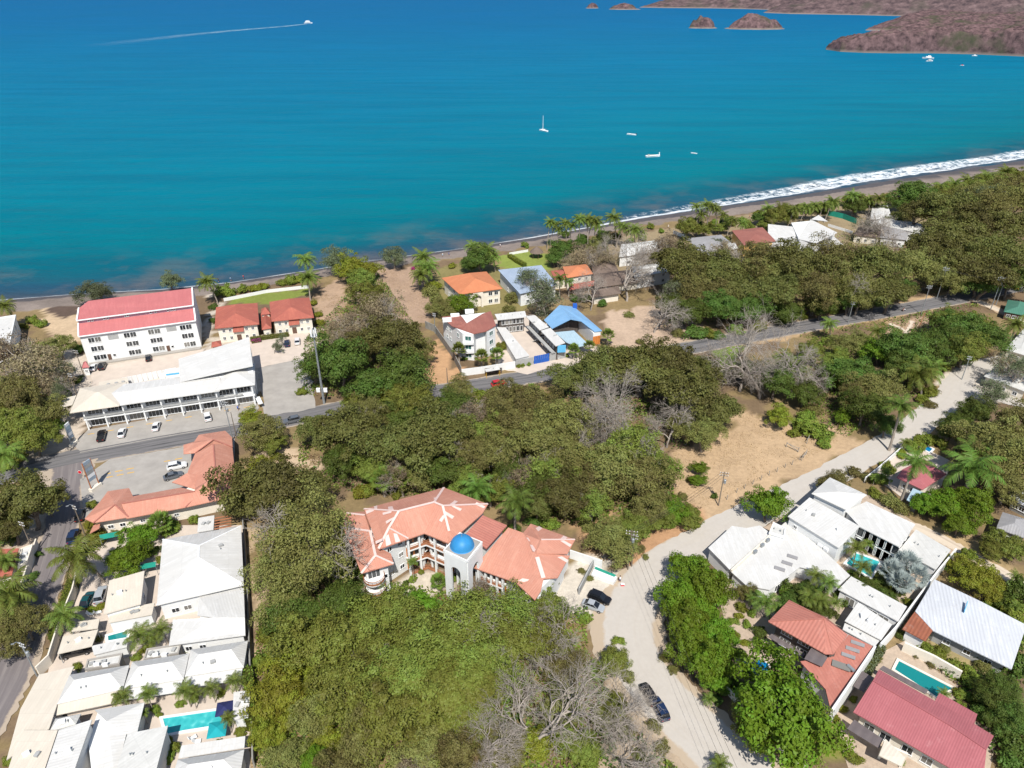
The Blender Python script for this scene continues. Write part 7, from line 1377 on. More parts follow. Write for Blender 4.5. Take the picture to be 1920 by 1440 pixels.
cover('roadside_weeds', 'straw-coloured weeds along the road verges', [([(1300, 640), (1560, 585), (1830, 535), (1830, 552), (1570, 600), (1310, 652)], .5), ([(700, 745), (860, 722), (870, 750), (720, 775)], .3), ([(1180, 1100), (1230, 1040), (1380, 960), (1390, 970), (1260, 1050), (1200, 1120)], .35), ([(480, 860), (600, 850), (600, 905), (480, 905)], .3), ([(460, 1440), (460, 1000), (485, 1000), (495, 1440)], .2)], 16000, 'leaf_litter', .16, .5, 35, 'weeds')

cover('lot_grass', 'short straw-coloured grass tufts on the tan fenced lot', [([(1245, 900), (1262, 835), (1400, 768), (1545, 815), (1600, 800), (1612, 828), (1450, 935), (1370, 975), (1300, 960)], .9), ([(715, 585), (705, 505), (800, 520), (812, 600)], .35), ([(592, 600), (600, 540), (655, 560), (650, 600)], .25)], 24000, 'leaf_straw', .09, .12, 45, 'dry grass')
# ================================================================== VEHICLES, BOATS, POLES, SIGNS, PEOPLE
for nm, c in (('car_white', (.75, .75, .74)), ('car_black', (.012, .012, .014)), ('car_silver', (.38, .40, .42)), ('car_grey', (.12, .13, .145)), ('car_red', (.52, .012, .02)), ('car_blue', (.015, .03, .075)), ('car_teal', (.012, .075, .085))): glossy(nm, c, .22, .5, .15, .5)
glossy('lamp_glass', (.7, .7, .68), .1, .6); glossy('lamp_red', (.35, .01, .01), .15, .6); glossy('car_glass', (.012, .014, .017), .05, .7); plain('rim_metal', (.4, .4, .41), .1, 3, .4, .5, .6)
def loft(mb, secs):
    """secs: (x, half width, z low, z high, top half width)"""
    V = []; 
    for x, w_, z0, z1, wt in secs: zm = z0 + (z1 - z0) * .55; V += [(x, -w_ * .92, z0), (x, -w_, zm), (x, -wt, z1), (x, wt, z1), (x, w_, zm), (x, w_ * .92, z0)]
    n = 6; F = [[i * n + j, (i + 1) * n + j, (i + 1) * n + (j + 1) % n, i * n + (j + 1) % n] for i in range(len(secs) - 1) for j in range(n)]
    F += [list(range(n)), list(range((len(secs) - 1) * n, len(secs) * n))[::-1]]; mb.add(V, F)
def car_parts(kind):
    if kind == 'suv': b_ = [(-2.25, .80, .35, .95, .74), (-2.1, .90, .28, 1.02, .84), (-.9, .93, .25, 1.05, .86), (.9, .93, .25, 1.04, .86), (1.9, .90, .27, .96, .80), (2.25, .78, .35, .80, .66)]; g = [(-2.05, .80, 1.02, 1.04, .78), (-1.75, .82, 1.02, 1.66, .68), (.25, .83, 1.02, 1.66, .68), (1.05, .82, 1.0, 1.04, .80)]; rf = (-1.72, .22, 1.66, .68)
    elif kind == 'pickup': b_ = [(-2.65, .84, .45, 1.0, .82), (-2.55, .92, .40, 1.05, .88), (-.8, .92, .38, 1.05, .88), (1.0, .93, .38, 1.08, .86), (2.2, .90, .40, 1.02, .80), (2.6, .78, .45, .85, .66)]; g = [(-.75, .82, 1.05, 1.07, .80), (-.6, .83, 1.05, 1.72, .68), (.55, .83, 1.05, 1.70, .68), (1.25, .82, 1.03, 1.08, .80)]; rf = (-.58, .53, 1.72, .68)
    else: b_ = [(-2.2, .76, .35, .82, .70), (-2.05, .85, .26, .90, .76), (-1.0, .88, .22, .95, .80), (.8, .88, .22, .93, .80), (1.8, .85, .24, .84, .72), (2.2, .72, .33, .68, .60)]; g = [(-1.75, .76, .90, .92, .74), (-1.05, .78, .92, 1.42, .62), (.25, .78, .92, 1.42, .62), (1.1, .78, .90, .94, .76)]; rf = (-1.02, .22, 1.42, .62)
    P_ = []; m = MB(); loft(m, b_); P_.append(('body', m.data('body'), 'paint')); m = MB(); loft(m, g); P_.append(('windows', m.data('windows', 'car_glass'), None))
    m = MB(); m.box(((rf[0] + rf[1]) / 2, 0, rf[2] + .02), (rf[1] - rf[0], rf[3] * 2 + .04, .06))
    for s in (-1, 1): m.beam((rf[1], s * rf[3], rf[2]), (g[-1][0] - .05, s * (g[-1][4] + .01), g[-1][3]), .06, .06); m.beam((rf[0], s * rf[3], rf[2]), (g[0][0] + .05, s * (g[0][4] + .01), g[0][3]), .06, .06); m.beam(((rf[0] + rf[1]) / 2, s * (rf[3] + .02), rf[2]), ((rf[0] + rf[1]) / 2, s * .84, g[1][2]), .07, .03)
    P_.append(('roof', m.data('roof'), 'paint'))
    if kind == 'pickup': m = MB(); m.box((-1.68, 0, 1.06), (1.6, 1.45, .03)); P_.append(('cargo_bed', m.data('cargo_bed', 'tyre'), None))
    wh = []
    for x in ((-1.4, 1.4) if kind != 'pickup' else (-1.7, 1.65)):
        for s in (-1, 1): wh.append((x, s * .82, .34))
    m = MB(); m.tube([(0, -.11, 0), (0, .11, 0)], .34, 14); ty = m.data('tyre', 'tyre'); m = MB(); m.tube([(0, -.125, 0), (0, .125, 0)], .2, 10); rm = m.data('rim', 'rim_metal')
    m = MB(); m.box((0, 0, 0), (.12, .34, .14)); hl = m.data('headlight', 'lamp_glass'); tl = m.data('tail_light', 'lamp_red'); xs = (b_[-1][0] - .1, b_[0][0] + .05); zz = b_[-1][3] - .12
    return P_, wh, ty, rm, hl, tl, xs, zz
_cars = {}
def car(kind, colour, at, to, label, z=0.1, name='parked_car', cat='car'):
    if kind not in _cars: _cars[kind] = car_parts(kind)
    P_, wh, ty, rm, hl, tl, xs, zz = _cars[kind]; a, c = G(*at), G(*to); o = empty(name, (a.x, a.y, z), label, cat, None, math.atan2(c.y - a.y, c.x - a.x))
    for pn, me, pm in P_:
        q = link(pn, me, o)
        if pm:
            if not me.materials: me.materials.append(MATS['car_white'])
            q.material_slots[0].link = 'OBJECT'; q.material_slots[0].material = MATS[colour]
    for l in wh: w_ = empty('wheel', l); w_.parent = o; link('tyre', ty, w_); link('rim', rm, w_)
    for s in (-1, 1): link('headlight', hl, o, (xs[0], s * .55, zz)); link('tail_light', tl, o, (xs[1], s * .6, zz + .08))
car('pickup', 'car_black', (192, 821), (196, 806), 'black pickup parked outside the shopping strip', .11, 'pickup_truck', 'pickup')
car('sedan', 'car_white', (230, 815), (234, 803), 'white sedan parked beside the black pickup')
car('sedan', 'car_white', (294, 803), (298, 791), 'white sedan with dark roof parked midway along the shopping strip')
car('suv', 'car_white', (390, 785), (387, 772), 'white off-roader parked near the stairs of the shopping strip')
car('suv', 'car_white', (333, 878), (347, 875), 'white off-roader parked nose-in at the plaza porch'); car('sedan', 'car_grey', (326, 896), (340, 892), 'grey sedan parked under the plaza porch eave')
car('sedan', 'car_white', (177, 692), (183, 681), 'white car parked at the apartment block booth'); car('suv', 'car_black', (193, 690), (198, 679), 'dark off-roader parked beside the white car by the booth'); car('sedan', 'car_black', (279, 674), (278, 666), 'dark golf-cart sized car below the apartment windows')
car('suv', 'car_blue', (539, 647), (539, 636), 'navy car parked in front of the twin houses'); car('suv', 'car_white', (558, 643), (558, 633), 'white car parked beside the navy car at twin houses')
car('suv', 'car_grey', (548, 792), (534, 795), 'dark grey off-roader driving past the concrete lot', .06, 'moving_car'); car('suv', 'car_red', (935, 723), (950, 720), 'bright red car driving along the main road', .06, 'moving_car'); car('suv', 'car_silver', (1045, 700), (1060, 697), 'silver off-roader driving out from under the roadside tree', .06, 'moving_car'); car('suv', 'car_silver', (1187, 678), (1202, 675), 'silver-blue car half hidden under the umbrella-crowned trees', .06, 'moving_car')
car('suv', 'car_blue', (139, 1010), (146, 990), 'dark blue off-roader on the shaded side street'); car('sedan', 'car_black', (151, 970), (154, 956), 'black car parked against the plaza end wall'); car('sedan', 'car_teal', (165, 1130), (174, 1112), 'teal sedan parked inside the compound wall'); car('suv', 'car_silver', (191, 1120), (196, 1104), 'pale silver car parked beside the cream flat roof'); car('pickup', 'car_black', (146, 1226), (166, 1221), 'dark pickup parked under the beige carport', .06, 'pickup_truck', 'pickup')
car('suv', 'car_black', (1124, 1125), (1144, 1133), 'black off-roader parked on the condominium forecourt', .03); car('sedan', 'car_silver', (1112, 1140), (1132, 1147), 'silver sedan parked below the black off-roader', .03)
car('sedan', 'car_black', (1216, 1306), (1208, 1292), 'black sedan parked on dirt road edge under bare branches', .06); car('suv', 'car_blue', (1236, 1334), (1228, 1319), 'dark blue car parked behind the black sedan', .06)
# delivery truck
p = G(322, 712); tk = empty('delivery_truck', (p.x, p.y, .08), 'white delivery truck with a blue stripe behind the shopping strip', 'truck', None, .28)
for nm, c, d, m_2 in (('cargo_box', (.9, 0, 1.9), (4.2, 2.1, 2.3), 'white_paint'), ('blue_stripe', (.9, -1.06, 2.3), (3.6, .03, .6), 'sky_blue_paint'), ('cab', (-2.1, 0, 1.3), (1.6, 1.9, 1.5), 'car_white'), ('windscreen', (-2.92, 0, 1.65), (.06, 1.6, .6), 'car_glass')): q = link(nm, MB().box(c, d).data(nm, m_2), tk)
for x in (-2.0, 2.0):
    for s in (-1, 1): link('wheel', MB().tube([(x, s * .75, .4), (x, s * 1.0, .4)], .4, 12).data('wheel', 'tyre'), tk)
# ---- people
def person(label, at, z, top, legs, yaw=0.0, walk=.12, sit=False, zb=None):
    p = G(at[0], at[1], z); S_ = empty('person', (p.x, p.y, z), label, 'person', None, yaw)
    bm = bmesh.new(); sk = bm.verts.layers.skin.verify(); J = {}
    hip = .95 if not sit else .62
    def v(n, co, r): x = bm.verts.new(co); x[sk].radius = (r, r); J[n] = x
    v('pelvis', (0, 0, hip), .14); v('chest', (.02 if not sit else .12, 0, hip + .38), .15); v('neck', (.03 if not sit else .16, 0, hip + .57), .055); v('head', (.05 if not sit else .18, 0, hip + .70), .10); v('crown', (.05 if not sit else .18, 0, hip + .80), .075)
    for s, n in ((-1, 'r'), (1, 'l')):
        v('sh' + n, (.02 if not sit else .12, s * .19, hip + .47), .065); v('el' + n, (.05 if not sit else .3, s * .26, hip + .22), .045); v('ha' + n, (.14 if not sit else .5, s * .25, hip + .0 if not sit else hip + .28), .035)
        f = s * walk
        if sit: v('kn' + n, (.38, s * .17, hip - .1), .075); v('an' + n, (.2, s * .17, hip - .48), .05); v('fo' + n, (.36, s * .17, hip - .52), .04)
        else: v('hi' + n, (0, s * .09, hip - .06), .10); v('kn' + n, (f * .6 + .03, s * .1, hip * .52), .07); v('an' + n, (f, s * .1, .08), .045); v('fo' + n, (f + .15, s * .1, .04), .035)
    E_ = [('pelvis', 'chest'), ('chest', 'neck'), ('neck', 'head'), ('head', 'crown')]
    for n in 'rl': E_ += [('chest', 'sh' + n), ('sh' + n, 'el' + n), ('el' + n, 'ha' + n)] + ([('pelvis', 'kn' + n)] if sit else [('pelvis', 'hi' + n), ('hi' + n, 'kn' + n)]) + [('kn' + n, 'an' + n), ('an' + n, 'fo' + n)]
    for a, c in E_: bm.edges.new((J[a], J[c]))
    J['pelvis'][sk].use_root = True; me = bpy.data.meshes.new('body'); bm.to_mesh(me); bm.free()
    o = link('body', me, S_); o.modifiers.new('skin', 'SKIN'); sb = o.modifiers.new('sub', 'SUBSURF'); sb.levels = 1; sb.render_levels = 1; me.materials.append(MATS['skin'])
    off = 0 if not sit else .12
    MB().lathe([(.17, .28), (.20, .0), (.185, -.05)][::-1], (0, 0, 0), 10)
    m = MB(); m.lathe([(.165, hip - .02), (.175, hip + .2), (.20, hip + .46), (.10, hip + .55)], (off * .5, 0, 0), 12); q = link('shirt', m.data('shirt', top), S_)
    m = MB(); m.lathe([(.20, hip - .28), (.19, hip - .1), (.172, hip + .03)], (off * .3, 0, 0), 12); link('shorts', m.data('shorts', legs), S_)
    m = MB(); m.lathe([(.108, hip + .72), (.115, hip + .78), (.08, hip + .86), (.01, hip + .885)], ((.05 if not sit else .18) - .01, 0, 0), 12); link('hair', m.data('hair', 'tyre'), S_)
    return S_
for lb, at, a, c in (('person in a turquoise top walking on the wet sand by the twin houses', (433, 527), 'sky_blue_paint', 'navy_cloth'), ('person in dark clothes walking on the beach past the palms', (410, 529), 'navy_cloth', 'navy_cloth'), ('person in a red top at the waterline', (457, 523), 'red_paint', 'navy_cloth'), ('person in white sitting area of the beach below the round bush', (830, 481), 'white_paint', 'sky_blue_paint'), ('person in blue on the sand beside a towel', (842, 480), 'blue_paint', 'navy_cloth'), ('person in white walking where the beach widens', (938, 464), 'white_paint', 'navy_cloth'), ('person in pale clothes on the sand beyond the bright lawn', (1253, 427), 'cream_wall', 'white_paint'), ('person in orange on the far sand', (1405, 409), 'orange_wood', 'navy_cloth'), ('person standing beside a red and white cooler at the forecourt', (1162, 1092), 'white_paint', 'navy_cloth'), ('person in blue at the foot of the shopping strip stairs', (447, 770), 'blue_paint', 'navy_cloth')):
    q = G(*at); dd = float(shore_d(q.x, q.y)); person(lb, at, 0.0 if dd < -13 else -(min(dd, 12) + 13) / 25 * 2.7, a, c, random.uniform(0, 6))
p = G(1167, 1098); ck = empty('cooler', (p.x, p.y, 0), 'red and white picnic cooler beside the dirt road', 'cooler'); MB().box((p.x, p.y, .2), (.7, .45, .4)).build('box', 'red_paint', ck); MB().box((p.x, p.y, .44), (.72, .47, .08)).build('lid', 'white_paint', ck)
# motorcycle and rider
p = G(1694, 583); yaw = math.atan2(-.35, -1) ; mo = empty('motorcycle', (p.x, p.y, .06), 'white motorcycle ridden along the far stretch of main road', 'motorcycle', None, yaw)
for x in (-.65, .65): link('wheel', MB().tube([(x, -.06, .31), (x, .06, .31)], .31, 14).data('wheel', 'tyre'), mo)
m = MB(); loft(m, [(-.75, .1, .45, .72, .09), (-.2, .14, .35, .78, .12), (.25, .16, .35, .95, .13), (.6, .08, .55, .85, .06)]); link('fairing', m.data('fairing', 'white_paint'), mo); link('handlebar', MB().tube([(.5, -.35, 1.02), (.55, 0, 1.0), (.5, .35, 1.02)], .025).data('handlebar', 'tyre'), mo); link('seat', MB().box((-.35, 0, .78), (.7, .26, .1)).data('seat', 'tyre'), mo)
r_ = person('person in dark clothes riding the white motorcycle', (1694, 583), 0.26, 'navy_cloth', 'navy_cloth', yaw, sit=True)
# ---- utility poles, lamps, wires
POLES = []
def pole(label, base, h, arm=0.0, mat='pole_wood', trans=False, lamp=False, lean=(0, 0)):
    p = G(*base); o = empty('utility_pole', (p.x, p.y, 0), label, 'utility pole'); t = Vector((p.x + lean[0], p.y + lean[1], h)); MB().tube([(p.x, p.y, -.2), t], [.15, .09], 8).build('post', mat, o)
    if arm:
        for k, zz in enumerate((h - .4, h - 1.1)):
            MB().beam((t.x - arm, t.y + .2, zz), (t.x + arm, t.y - .2, zz), .12, .12).build('crossarm', mat, o)
            for s in (-1, -.4, .4, 1): MB().lathe([(.06, 0), (.08, .1), (.03, .22)], (t.x + s * arm * .95, t.y - s * .19, zz + .06), 8).build('insulator', 'white_paint', o)
    if trans: MB().lathe([(.02, -.5), (.28, -.5), (.3, .4), (.2, .5), (.02, .52)], (t.x + .4, t.y - .1, h - 2.6), 12).build('transformer', 'galvanized', o)
    if lamp:
        a = Vector((t.x - 1.0, t.y - .4, h + .1)); MB().tube([t, t.lerp(a, .5) + Vector((0, 0, .3)), a], .05, 6).build('lamp_arm', 'galvanized', o); MB().box(a, (.5, .2, .12), .3).build('lamp_head', 'galvanized', o)
    POLES.append(t); return t
t_a = pole('tall utility pole standing in the tan lot beside the dirt road', (1347, 948), 9.6, .9, 'pole_wood', True); pole('utility pole with crossarms at the dirt road bend', (1177, 1068), 10.5, 1.1, 'pole_wood', True)
pole('second thin pole beside the dirt road bend pole', (1184, 1062), 8.5, .6); pole('grey pole at the far junction with a street lamp', (1857, 581), 12.5, 1.2, 'galvanized', True, True); pole('grey double-arm pole beside the far junction', (1867, 572), 12, 1.2, 'galvanized'); pole('tall grey pole on the wooded side of the main road', (1756, 561), 12.5, 1.0, 'galvanized', False, True)
pole('grey pole on the verge above the trampled plot', (1727, 589), 11, .8, 'galvanized'); pole('short brown pole leaning in the trampled plot', (1722, 615), 5.5, 0, 'rail_wood', lean=(.9, .3)); pole('grey pole beside the main road in front of the palm', (1590, 605), 8, .6, 'galvanized'); pole('slim pole beside the dirt side lane', (1803, 712), 8, .5, 'galvanized')
pole('grey pole with transformer beside the shopping strip', (437, 826), 12, .9, 'galvanized', True); pole('thin dark pole paired with the strip transformer pole', (444, 822), 8, 0, 'pole_wood'); pole('wooden pole beside the apartment booth', (158, 706), 9, .7); pole('wooden pole in front of the scrub trees', (148, 752), 9, .6); pole('pale wooden pole on the sandy lane', (28, 690), 7, .4)
pole('leaning pole with lamp at the plaza corner', (160, 1005), 8.5, .5, 'pole_wood', False, True); pole('roadside pole with transformer beside the long cream roof', (70, 1268), 8.5, .6, 'galvanized', True, True); pole('pole rising from the shaded bungalow corner', (66, 1040), 9, .6); pole('grey pole inside the concrete boundary wall', (816, 625), 7.5, .5, 'galvanized'); pole('short pole at the foot of the orange dirt strip', (839, 718), 5, 0)
def wire(a, c, sag, label, r_=.022):
    k = 12; pts = [a.lerp(c, i / k) - Vector((0, 0, sag * 4 * (i / k) * (1 - i / k))) for i in range(k + 1)]; mb = MB(); mb.tube(pts, r_, 4); o = mb.build('power_line', 'wire', None, pts[0]); tag(o, label, 'power line', 'overhead wires')
P1, P3, P4, P5, P6 = POLES[1], POLES[3], POLES[4], POLES[5], POLES[6]; far_b = G(1400, 1500, 9)
for s in (-.9, 0, .9):
    wire(P1 + Vector((s, 0, -.3)), Vector((far_b.x + s, far_b.y, 8.5)), 1.0, 'black overhead wire running down the dirt road from the bend pole'); wire(POLES[0] + Vector((s, 0, -.3)), P1 + Vector((s, 0, -.3)), 1.0, 'black overhead wire between the tan-lot pole and the bend pole'); wire(P3 + Vector((s, 0, -.4)), P5 + Vector((s, 0, -.4)), 1.0, 'black overhead wire between the far junction and wooded-side poles'); wire(P5 + Vector((s, 0, -.4)), P6 + Vector((s, 0, -.4)), .8, 'black overhead wire crossing the main road to the trampled plot')
for s in (-.5, .5): wire(P6 + Vector((s, 0, -.4)), POLES[8] + Vector((s, 0, -.4)), 1.2, 'black overhead wire along the main road verge'); wire(P3 + Vector((0, s, -.4)), P3 + Vector((60, 40 + s, -.4)), 1.5, 'black overhead wire leaving the far junction'); wire(POLES[15] + Vector((s, 0, -.4)), POLES[16] + Vector((s, 0, -.4)), 1.2, 'black overhead wire above the side street')
# mobile phone mast
p = G(608, 757); ms = empty('phone_mast', (p.x, p.y, 0), 'tall slender grey mobile phone mast beside the concrete lot', 'mast'); MB().tube([(p.x, p.y, -.2), (p.x, p.y, 12), (p.x, p.y, 23.5)], [.36, .27, .16], 12).build('mast_tube', 'galvanized', ms)
for i in range(6):
    a = i * math.pi / 3; MB().box((p.x + .75 * math.cos(a), p.y + .75 * math.sin(a), 22.3), (.28, .14, 2.1), a + math.pi / 2).build('antenna_panel', 'white_paint', ms)
MB().lathe([(.3, 0), (.95, 0), (.95, .08), (.3, .08)], (p.x, p.y, 21.2), 14).build('platform', 'galvanized', ms)
for s in (-1, 1): MB().box((p.x + s * 1.0, p.y - .2, 4.6), (1.0, .6, 1.1)).build('equipment_box', 'white_paint', ms)
for i in range(18): MB().beam((p.x - .25, p.y - .5 + i * .006, 2 + i * 1.05), (p.x + .25, p.y - .5 + i * .006, 2 + i * 1.05), .04, .04).build('rung', 'galvanized', ms)
# signs
def pylon(label, base, h, wd, ang, cols):
    p = G(*base); d = Vector((math.cos(ang), math.sin(ang), 0)); o = empty('pylon_sign', (p.x, p.y, 0), label, 'sign')
    for s in (-1, 1): q = Vector((p.x, p.y, 0)) + d * (s * wd / 2); MB().tube([(q.x, q.y, -.2), (q.x, q.y, h)], .14, 8).build('post', 'rail_wood' if h > 7 else 'galvanized', o)
    n = len(cols); z0 = h * .32
    for i, c in enumerate(cols): MB().box((p.x, p.y, z0 + (h - z0) * (i + .5) / n), (wd * .92, .22, (h - z0) / n - .08), ang).build('sign_panel', c, o)
    MB().box((p.x, p.y, .35), (wd + .8, 1.0, .9), ang).build('planter', 'cream_wall', o)
pylon('tall double-post sign board with stacked panels at the plaza corner', (180, 916), 8.0, 2.2, 1.25, ['sign_face', 'white_paint', 'grey_wall', 'sign_face', 'grey_wall', 'sign_face']); pylon('tall pale sign board with stacked panels at the shopping strip corner', (139, 834), 6.6, 1.7, 1.5, ['sign_face', 'white_paint', 'sign_face', 'light_blue_roof', 'white_paint'])
p = G(149.6, 885, 2.5); st = empty('stop_sign', (p.x, p.y, 0), 'red octagonal stop sign at the side street junction', 'sign'); MB().tube([(p.x, p.y, 0), (p.x, p.y, 2.7)], .04, 6).build('post', 'galvanized', st)
o8 = lambda r_, y: [(p.x + r_ * math.sin(math.pi / 8 + i * math.pi / 4), p.y + y, 2.5 + r_ * math.cos(math.pi / 8 + i * math.pi / 4)) for i in range(8)]
MB().add(o8(.5, -.06) + o8(.5, -.04), [list(range(8)), list(range(8, 16))] + [[i, (i + 1) % 8, 8 + (i + 1) % 8, 8 + i] for i in range(8)]).build('rim', 'white_paint', st); MB().add(o8(.44, -.08) + o8(.44, -.055), [list(range(8)), list(range(8, 16))] + [[i, (i + 1) % 8, 8 + (i + 1) % 8, 8 + i] for i in range(8)]).build('red_face', 'red_paint', st)
bbd = empty('billboard', G(1862, 575), 'yellow board on the roadside beyond the far junction', 'sign'); p = G(1906, 540, 3); MB().box((p.x, p.y, 3.2), (2.4, .15, 1.4), .2).build('board', 'yellow_paint', bbd); MB().tube([(p.x, p.y, 0), (p.x, p.y, 2.6)], .08).build('post', 'galvanized', bbd); bbd.location = (p.x, p.y, 0)
for q in bbd.children: q.location = q.location - (Vector((p.x, p.y, 0)) - Vector(G(1862, 575)))
# fence posts of the tan lot and the timber trestles
FP = [(1363, 937), (1381, 924), (1396, 916), (1411, 908), (1427, 900), (1442, 891.5), (1457, 885), (1472, 877), (1485, 871.5), (1499, 862.5), (1507, 858)]
fp = []
for u, v in FP:
    p = G(u, v); a = Vector((p.x, p.y, 1.35)); mb = MB(); mb.tube([(p.x, p.y, -.1), a + Vector((random.uniform(-.12, .12), random.uniform(-.1, .1), 0))], [.09, .08], 6); o = mb.build('fence_post', 'grey_wood', None, (p.x, p.y, 0)); tag(o, 'weathered grey post of the wire fence along the dirt road', 'fence post', 'posts of the tan lot fence'); fp.append(a)
for a, c in zip(fp, fp[1:]):
    for z_ in (-.15, -.6): wire(a + Vector((0, 0, z_)), c + Vector((0, 0, z_)), .05, 'thin wire strung between the tan lot fence posts', .006)
for (u, v), an in (((1515, 826), 1.0), ((1485, 843), -.8), ((1507, 858), .9)):
    p = G(u, v); o = empty('timber_trestle', (p.x, p.y, 0), 'grey timber corner brace of the tan lot fence', 'fence brace', 'timber braces of the tan lot fence'); d = Vector((math.cos(an), math.sin(an), 0)) * 1.6; c = Vector((p.x, p.y, 0))
    for s in (-1, 1): q = c + d * s; MB().tube([q, q + Vector((0, 0, 1.5))], .1, 6).build('post', 'grey_wood', o)
    MB().beam(c - d + Vector((0, 0, 1.3)), c + d + Vector((0, 0, .3)), .12, .12).build('brace', 'grey_wood', o); MB().beam(c - d + Vector((0, 0, 1.2)), c + d + Vector((0, 0, 1.2)), .1, .1).build('rail', 'grey_wood', o)
# roadside wall of the compound and of the palm house
wallthing('boundary_wall', 'tall compound wall along the side street with shaded inner face', [(163, 1030), (152, 1075), (142, 1120), (118, 1180), (98, 1245), (75, 1268)], 2.4, 'cream_wall', .25); wallthing('boundary_wall', 'weathered wall between the white compound and the dry lane', [(458, 985), (466, 1100), (470, 1200), (474, 1300), (478, 1440)], 2.2, 'old_wall', .25); wallthing('boundary_wall', 'low white wall between dirt road and palm house garden', [(1620, 905), (1645, 885), (1690, 845)], 1.6, 'white_wall', .2); wallthing('boundary_wall', 'broken garden wall in front of the roadside bungalow', [(72, 1022), (60, 1060), (45, 1105)], 1.8, 'cream_wall', .25); wallthing('boundary_wall', 'curved low wall beside the bright hedge trees and dirt road', [(1345, 1280), (1400, 1340), (1450, 1400), (1510, 1450)], 1.4, 'cream_wall', .25)
# ---- boats
def hull(mb, L_, Bm, H_, z0=0.0):
    secs = [(-.5, .75), (-.3, .95), (0, 1.0), (.25, .8), (.42, .4), (.5, .03)]; V = []
    for x, w_ in secs: V += [(x * L_, -w_ * Bm / 2, z0 + H_ * (1 + max(0, x) * .5)), (x * L_, -w_ * Bm * .3, z0 - .2), (x * L_, w_ * Bm * .3, z0 - .2), (x * L_, w_ * Bm / 2, z0 + H_ * (1 + max(0, x) * .5))]
    F = [[i * 4 + j, (i + 1) * 4 + j, (i + 1) * 4 + (j + 1) % 4, i * 4 + (j + 1) % 4] for i in range(5) for j in range(4)] + [[3, 2, 1, 0]]; mb.add(V, F)
def boat(label, at, L_, yaw, parts, name='boat'):
    p = G(at[0], at[1], SEA_Z); o = empty(name, (p.x, p.y, SEA_Z), label, 'boat', None, yaw); mb = MB(); hull(mb, L_, L_ * .3, L_ * .1); link('hull', mb.data('hull', 'white_paint'), o)
    for nm, c, d, m_2 in parts: link(nm, MB().box(c, d).data(nm, m_2), o)
    return o
o = boat('white sailing boat at anchor with bare mast', (1019, 246), 8.5, 2.4, [('cabin', (.3, 0, 1.15), (3.0, 1.5, .7), 'white_paint'), ('boom', (-1.2, 0, 2.0), (3.4, .12, .12), 'galvanized')], 'sailing_boat'); link('mast', MB().tube([(.6, 0, .8), (.6, 0, 11.5)], [.16, .12], 6).data('mast', 'white_paint'), o)
boat('small white open skiff at anchor off the beach', (1184, 253), 7.5, 2.7, [('thwart', (0, 0, .75), (.5, 2.0, .12), 'cream_wall'), ('outboard', (-3.7, 0, 1.0), (.5, .4, 1.0), 'tyre')], 'skiff'); boat('grey fishing launch with raised stern post', (1224, 294), 10, .2, [('deck', (-.5, 0, 1.0), (6, 2.2, .2), 'cream_wall'), ('stern_post', (4.4, 0, 2.0), (.4, .5, 1.6), 'white_paint'), ('engine_box', (-3, 0, 1.3), (1.2, 1.4, .7), 'grey_wall')], 'fishing_launch'); boat('tiny white dinghy beyond the fishing launch', (1301, 288), 4.5, 2.6, [('thwart', (0, 0, .5), (.3, 1.2, .08), 'cream_wall')], 'dinghy')
boat('white motor yacht moored below the headland', (1740, 110), 15, 2.6, [('cabin', (-.5, 0, 2.2), (7, 3.2, 1.6), 'white_paint'), ('flybridge', (-1, 0, 3.6), (3.6, 2.6, 1.2), 'white_paint'), ('windows', (-.5, -1.62, 2.4), (5, .06, .6), 'glass')], 'motor_yacht'); boat('white launch with dark hull shadow beside the moored yacht', (1743, 115), 11, .3, [('canopy', (-.5, 0, 2.6), (5, 2.6, .2), 'white_paint'), ('cabin', (-.5, 0, 1.7), (4, 2.2, 1.4), 'grey_wall')], 'launch'); boat('distant small white boat close under the headland cliffs', (1827, 105), 8, 0, [('cabin', (0, 0, 1.3), (2.5, 1.6, 1.0), 'white_paint')], 'launch'); boat('tiny red and white buoy boat off the headland', (1804, 123), 5, 0, [('cabin', (0, 0, .9), (1.6, 1.2, .8), 'red_paint')], 'dinghy')
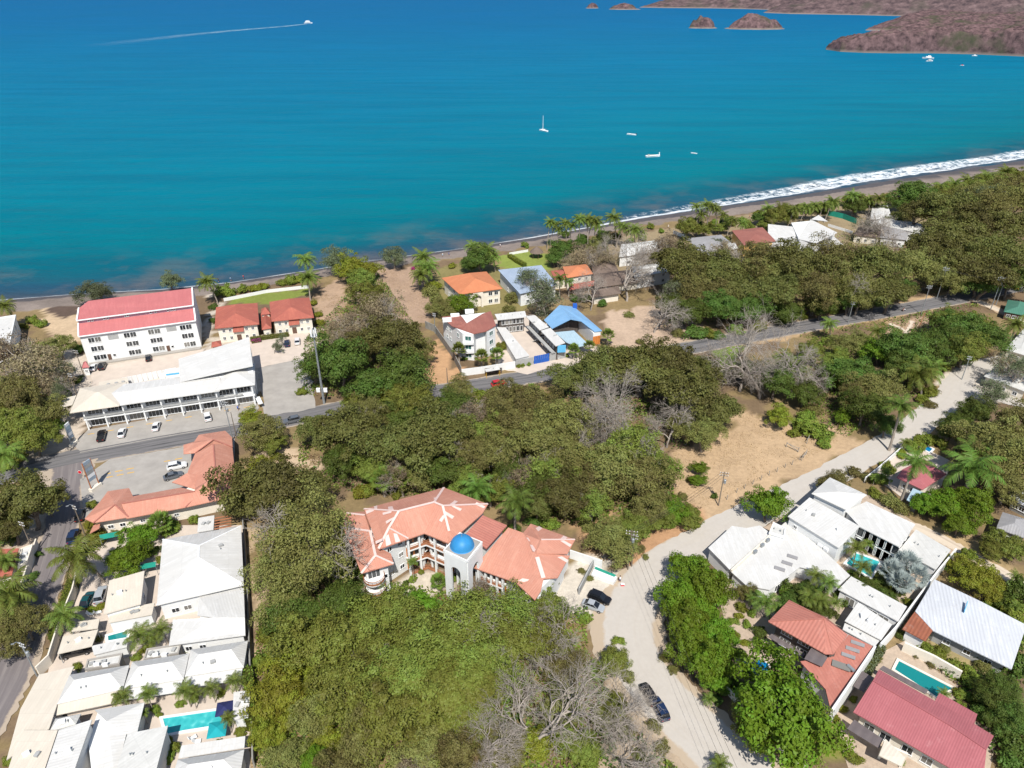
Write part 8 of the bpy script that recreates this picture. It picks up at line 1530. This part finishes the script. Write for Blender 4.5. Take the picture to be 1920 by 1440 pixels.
boat('white tour boat trailing a long wake across the bay', (578, 44), 20, .15, [('cabin', (-1, 0, 3.2), (12, 5, 2.6), 'white_paint'), ('upper_deck', (-1, 0, 5.4), (9, 4.5, 1.6), 'white_paint'), ('windows', (-1, -2.55, 3.3), (10, .08, 1.0), 'glass')], 'tour_boat')
m_, t, bb = _mk('wake_foam'); pos = N(t, 'ShaderNodeNewGeometry').outputs['Position']; tr = N(t, 'ShaderNodeBsdfTransparent'); mx = t.nodes.new('ShaderNodeMixShader'); bb.inputs['Base Color'].default_value = (.45, .62, .70, 1)
uvn = N(t, 'ShaderNodeUVMap'); uvn.uv_map = 'wake'; sx = t.nodes.new('ShaderNodeSeparateXYZ'); t.links.new(uvn.outputs[0], sx.inputs[0])
fa = mathn(t, 'MULTIPLY', mathn(t, 'MULTIPLY', mathn(t, 'SUBTRACT', 1.0, mathn(t, 'ABSOLUTE', sx.outputs[0]), clamp=True), mathn(t, 'SUBTRACT', 1.0, sx.outputs[1], clamp=True)), mathn(t, 'MULTIPLY', mathn(t, 'SUBTRACT', noise(t, pos, .05, 5, .7), .32, clamp=True), 3.2, clamp=True))
t.links.new(fa, mx.inputs[0]); t.links.new(tr.outputs[0], mx.inputs[1]); t.links.new(bb.outputs[0], mx.inputs[2]); t.links.new(mx.outputs[0], t.nodes['Material Output'].inputs[0])
WK = [G(u, v, SEA_Z) for u, v in ((575, 45), (540, 49), (480, 54), (420, 59), (350, 66), (260, 76), (160, 88))]; V = []; UVs = []
for i, p in enumerate(WK):
    d = (WK[min(i + 1, 6)] - WK[max(i - 1, 0)]).normalized(); sd = Vector((-d.y, d.x, 0)); w_ = 7 + i * 5
    for s in (-1, 0, 1): q = p + sd * (s * w_); V.append((q.x, q.y, SEA_Z + .35)); UVs.append((s, i / 6))
me = np_mesh('wake', V, [[i * 3 + j, i * 3 + j + 1, i * 3 + j + 4, i * 3 + j + 3] for i in range(6) for j in range(2)], 'wake_foam'); lay = me.uv_layers.new(name='wake')
for i, l in enumerate(me.loops): lay.data[i].uv = UVs[l.vertex_index]
tag(link('wake', me), 'long pale foam wake trailing behind the tour boat', 'wake', kind='stuff')
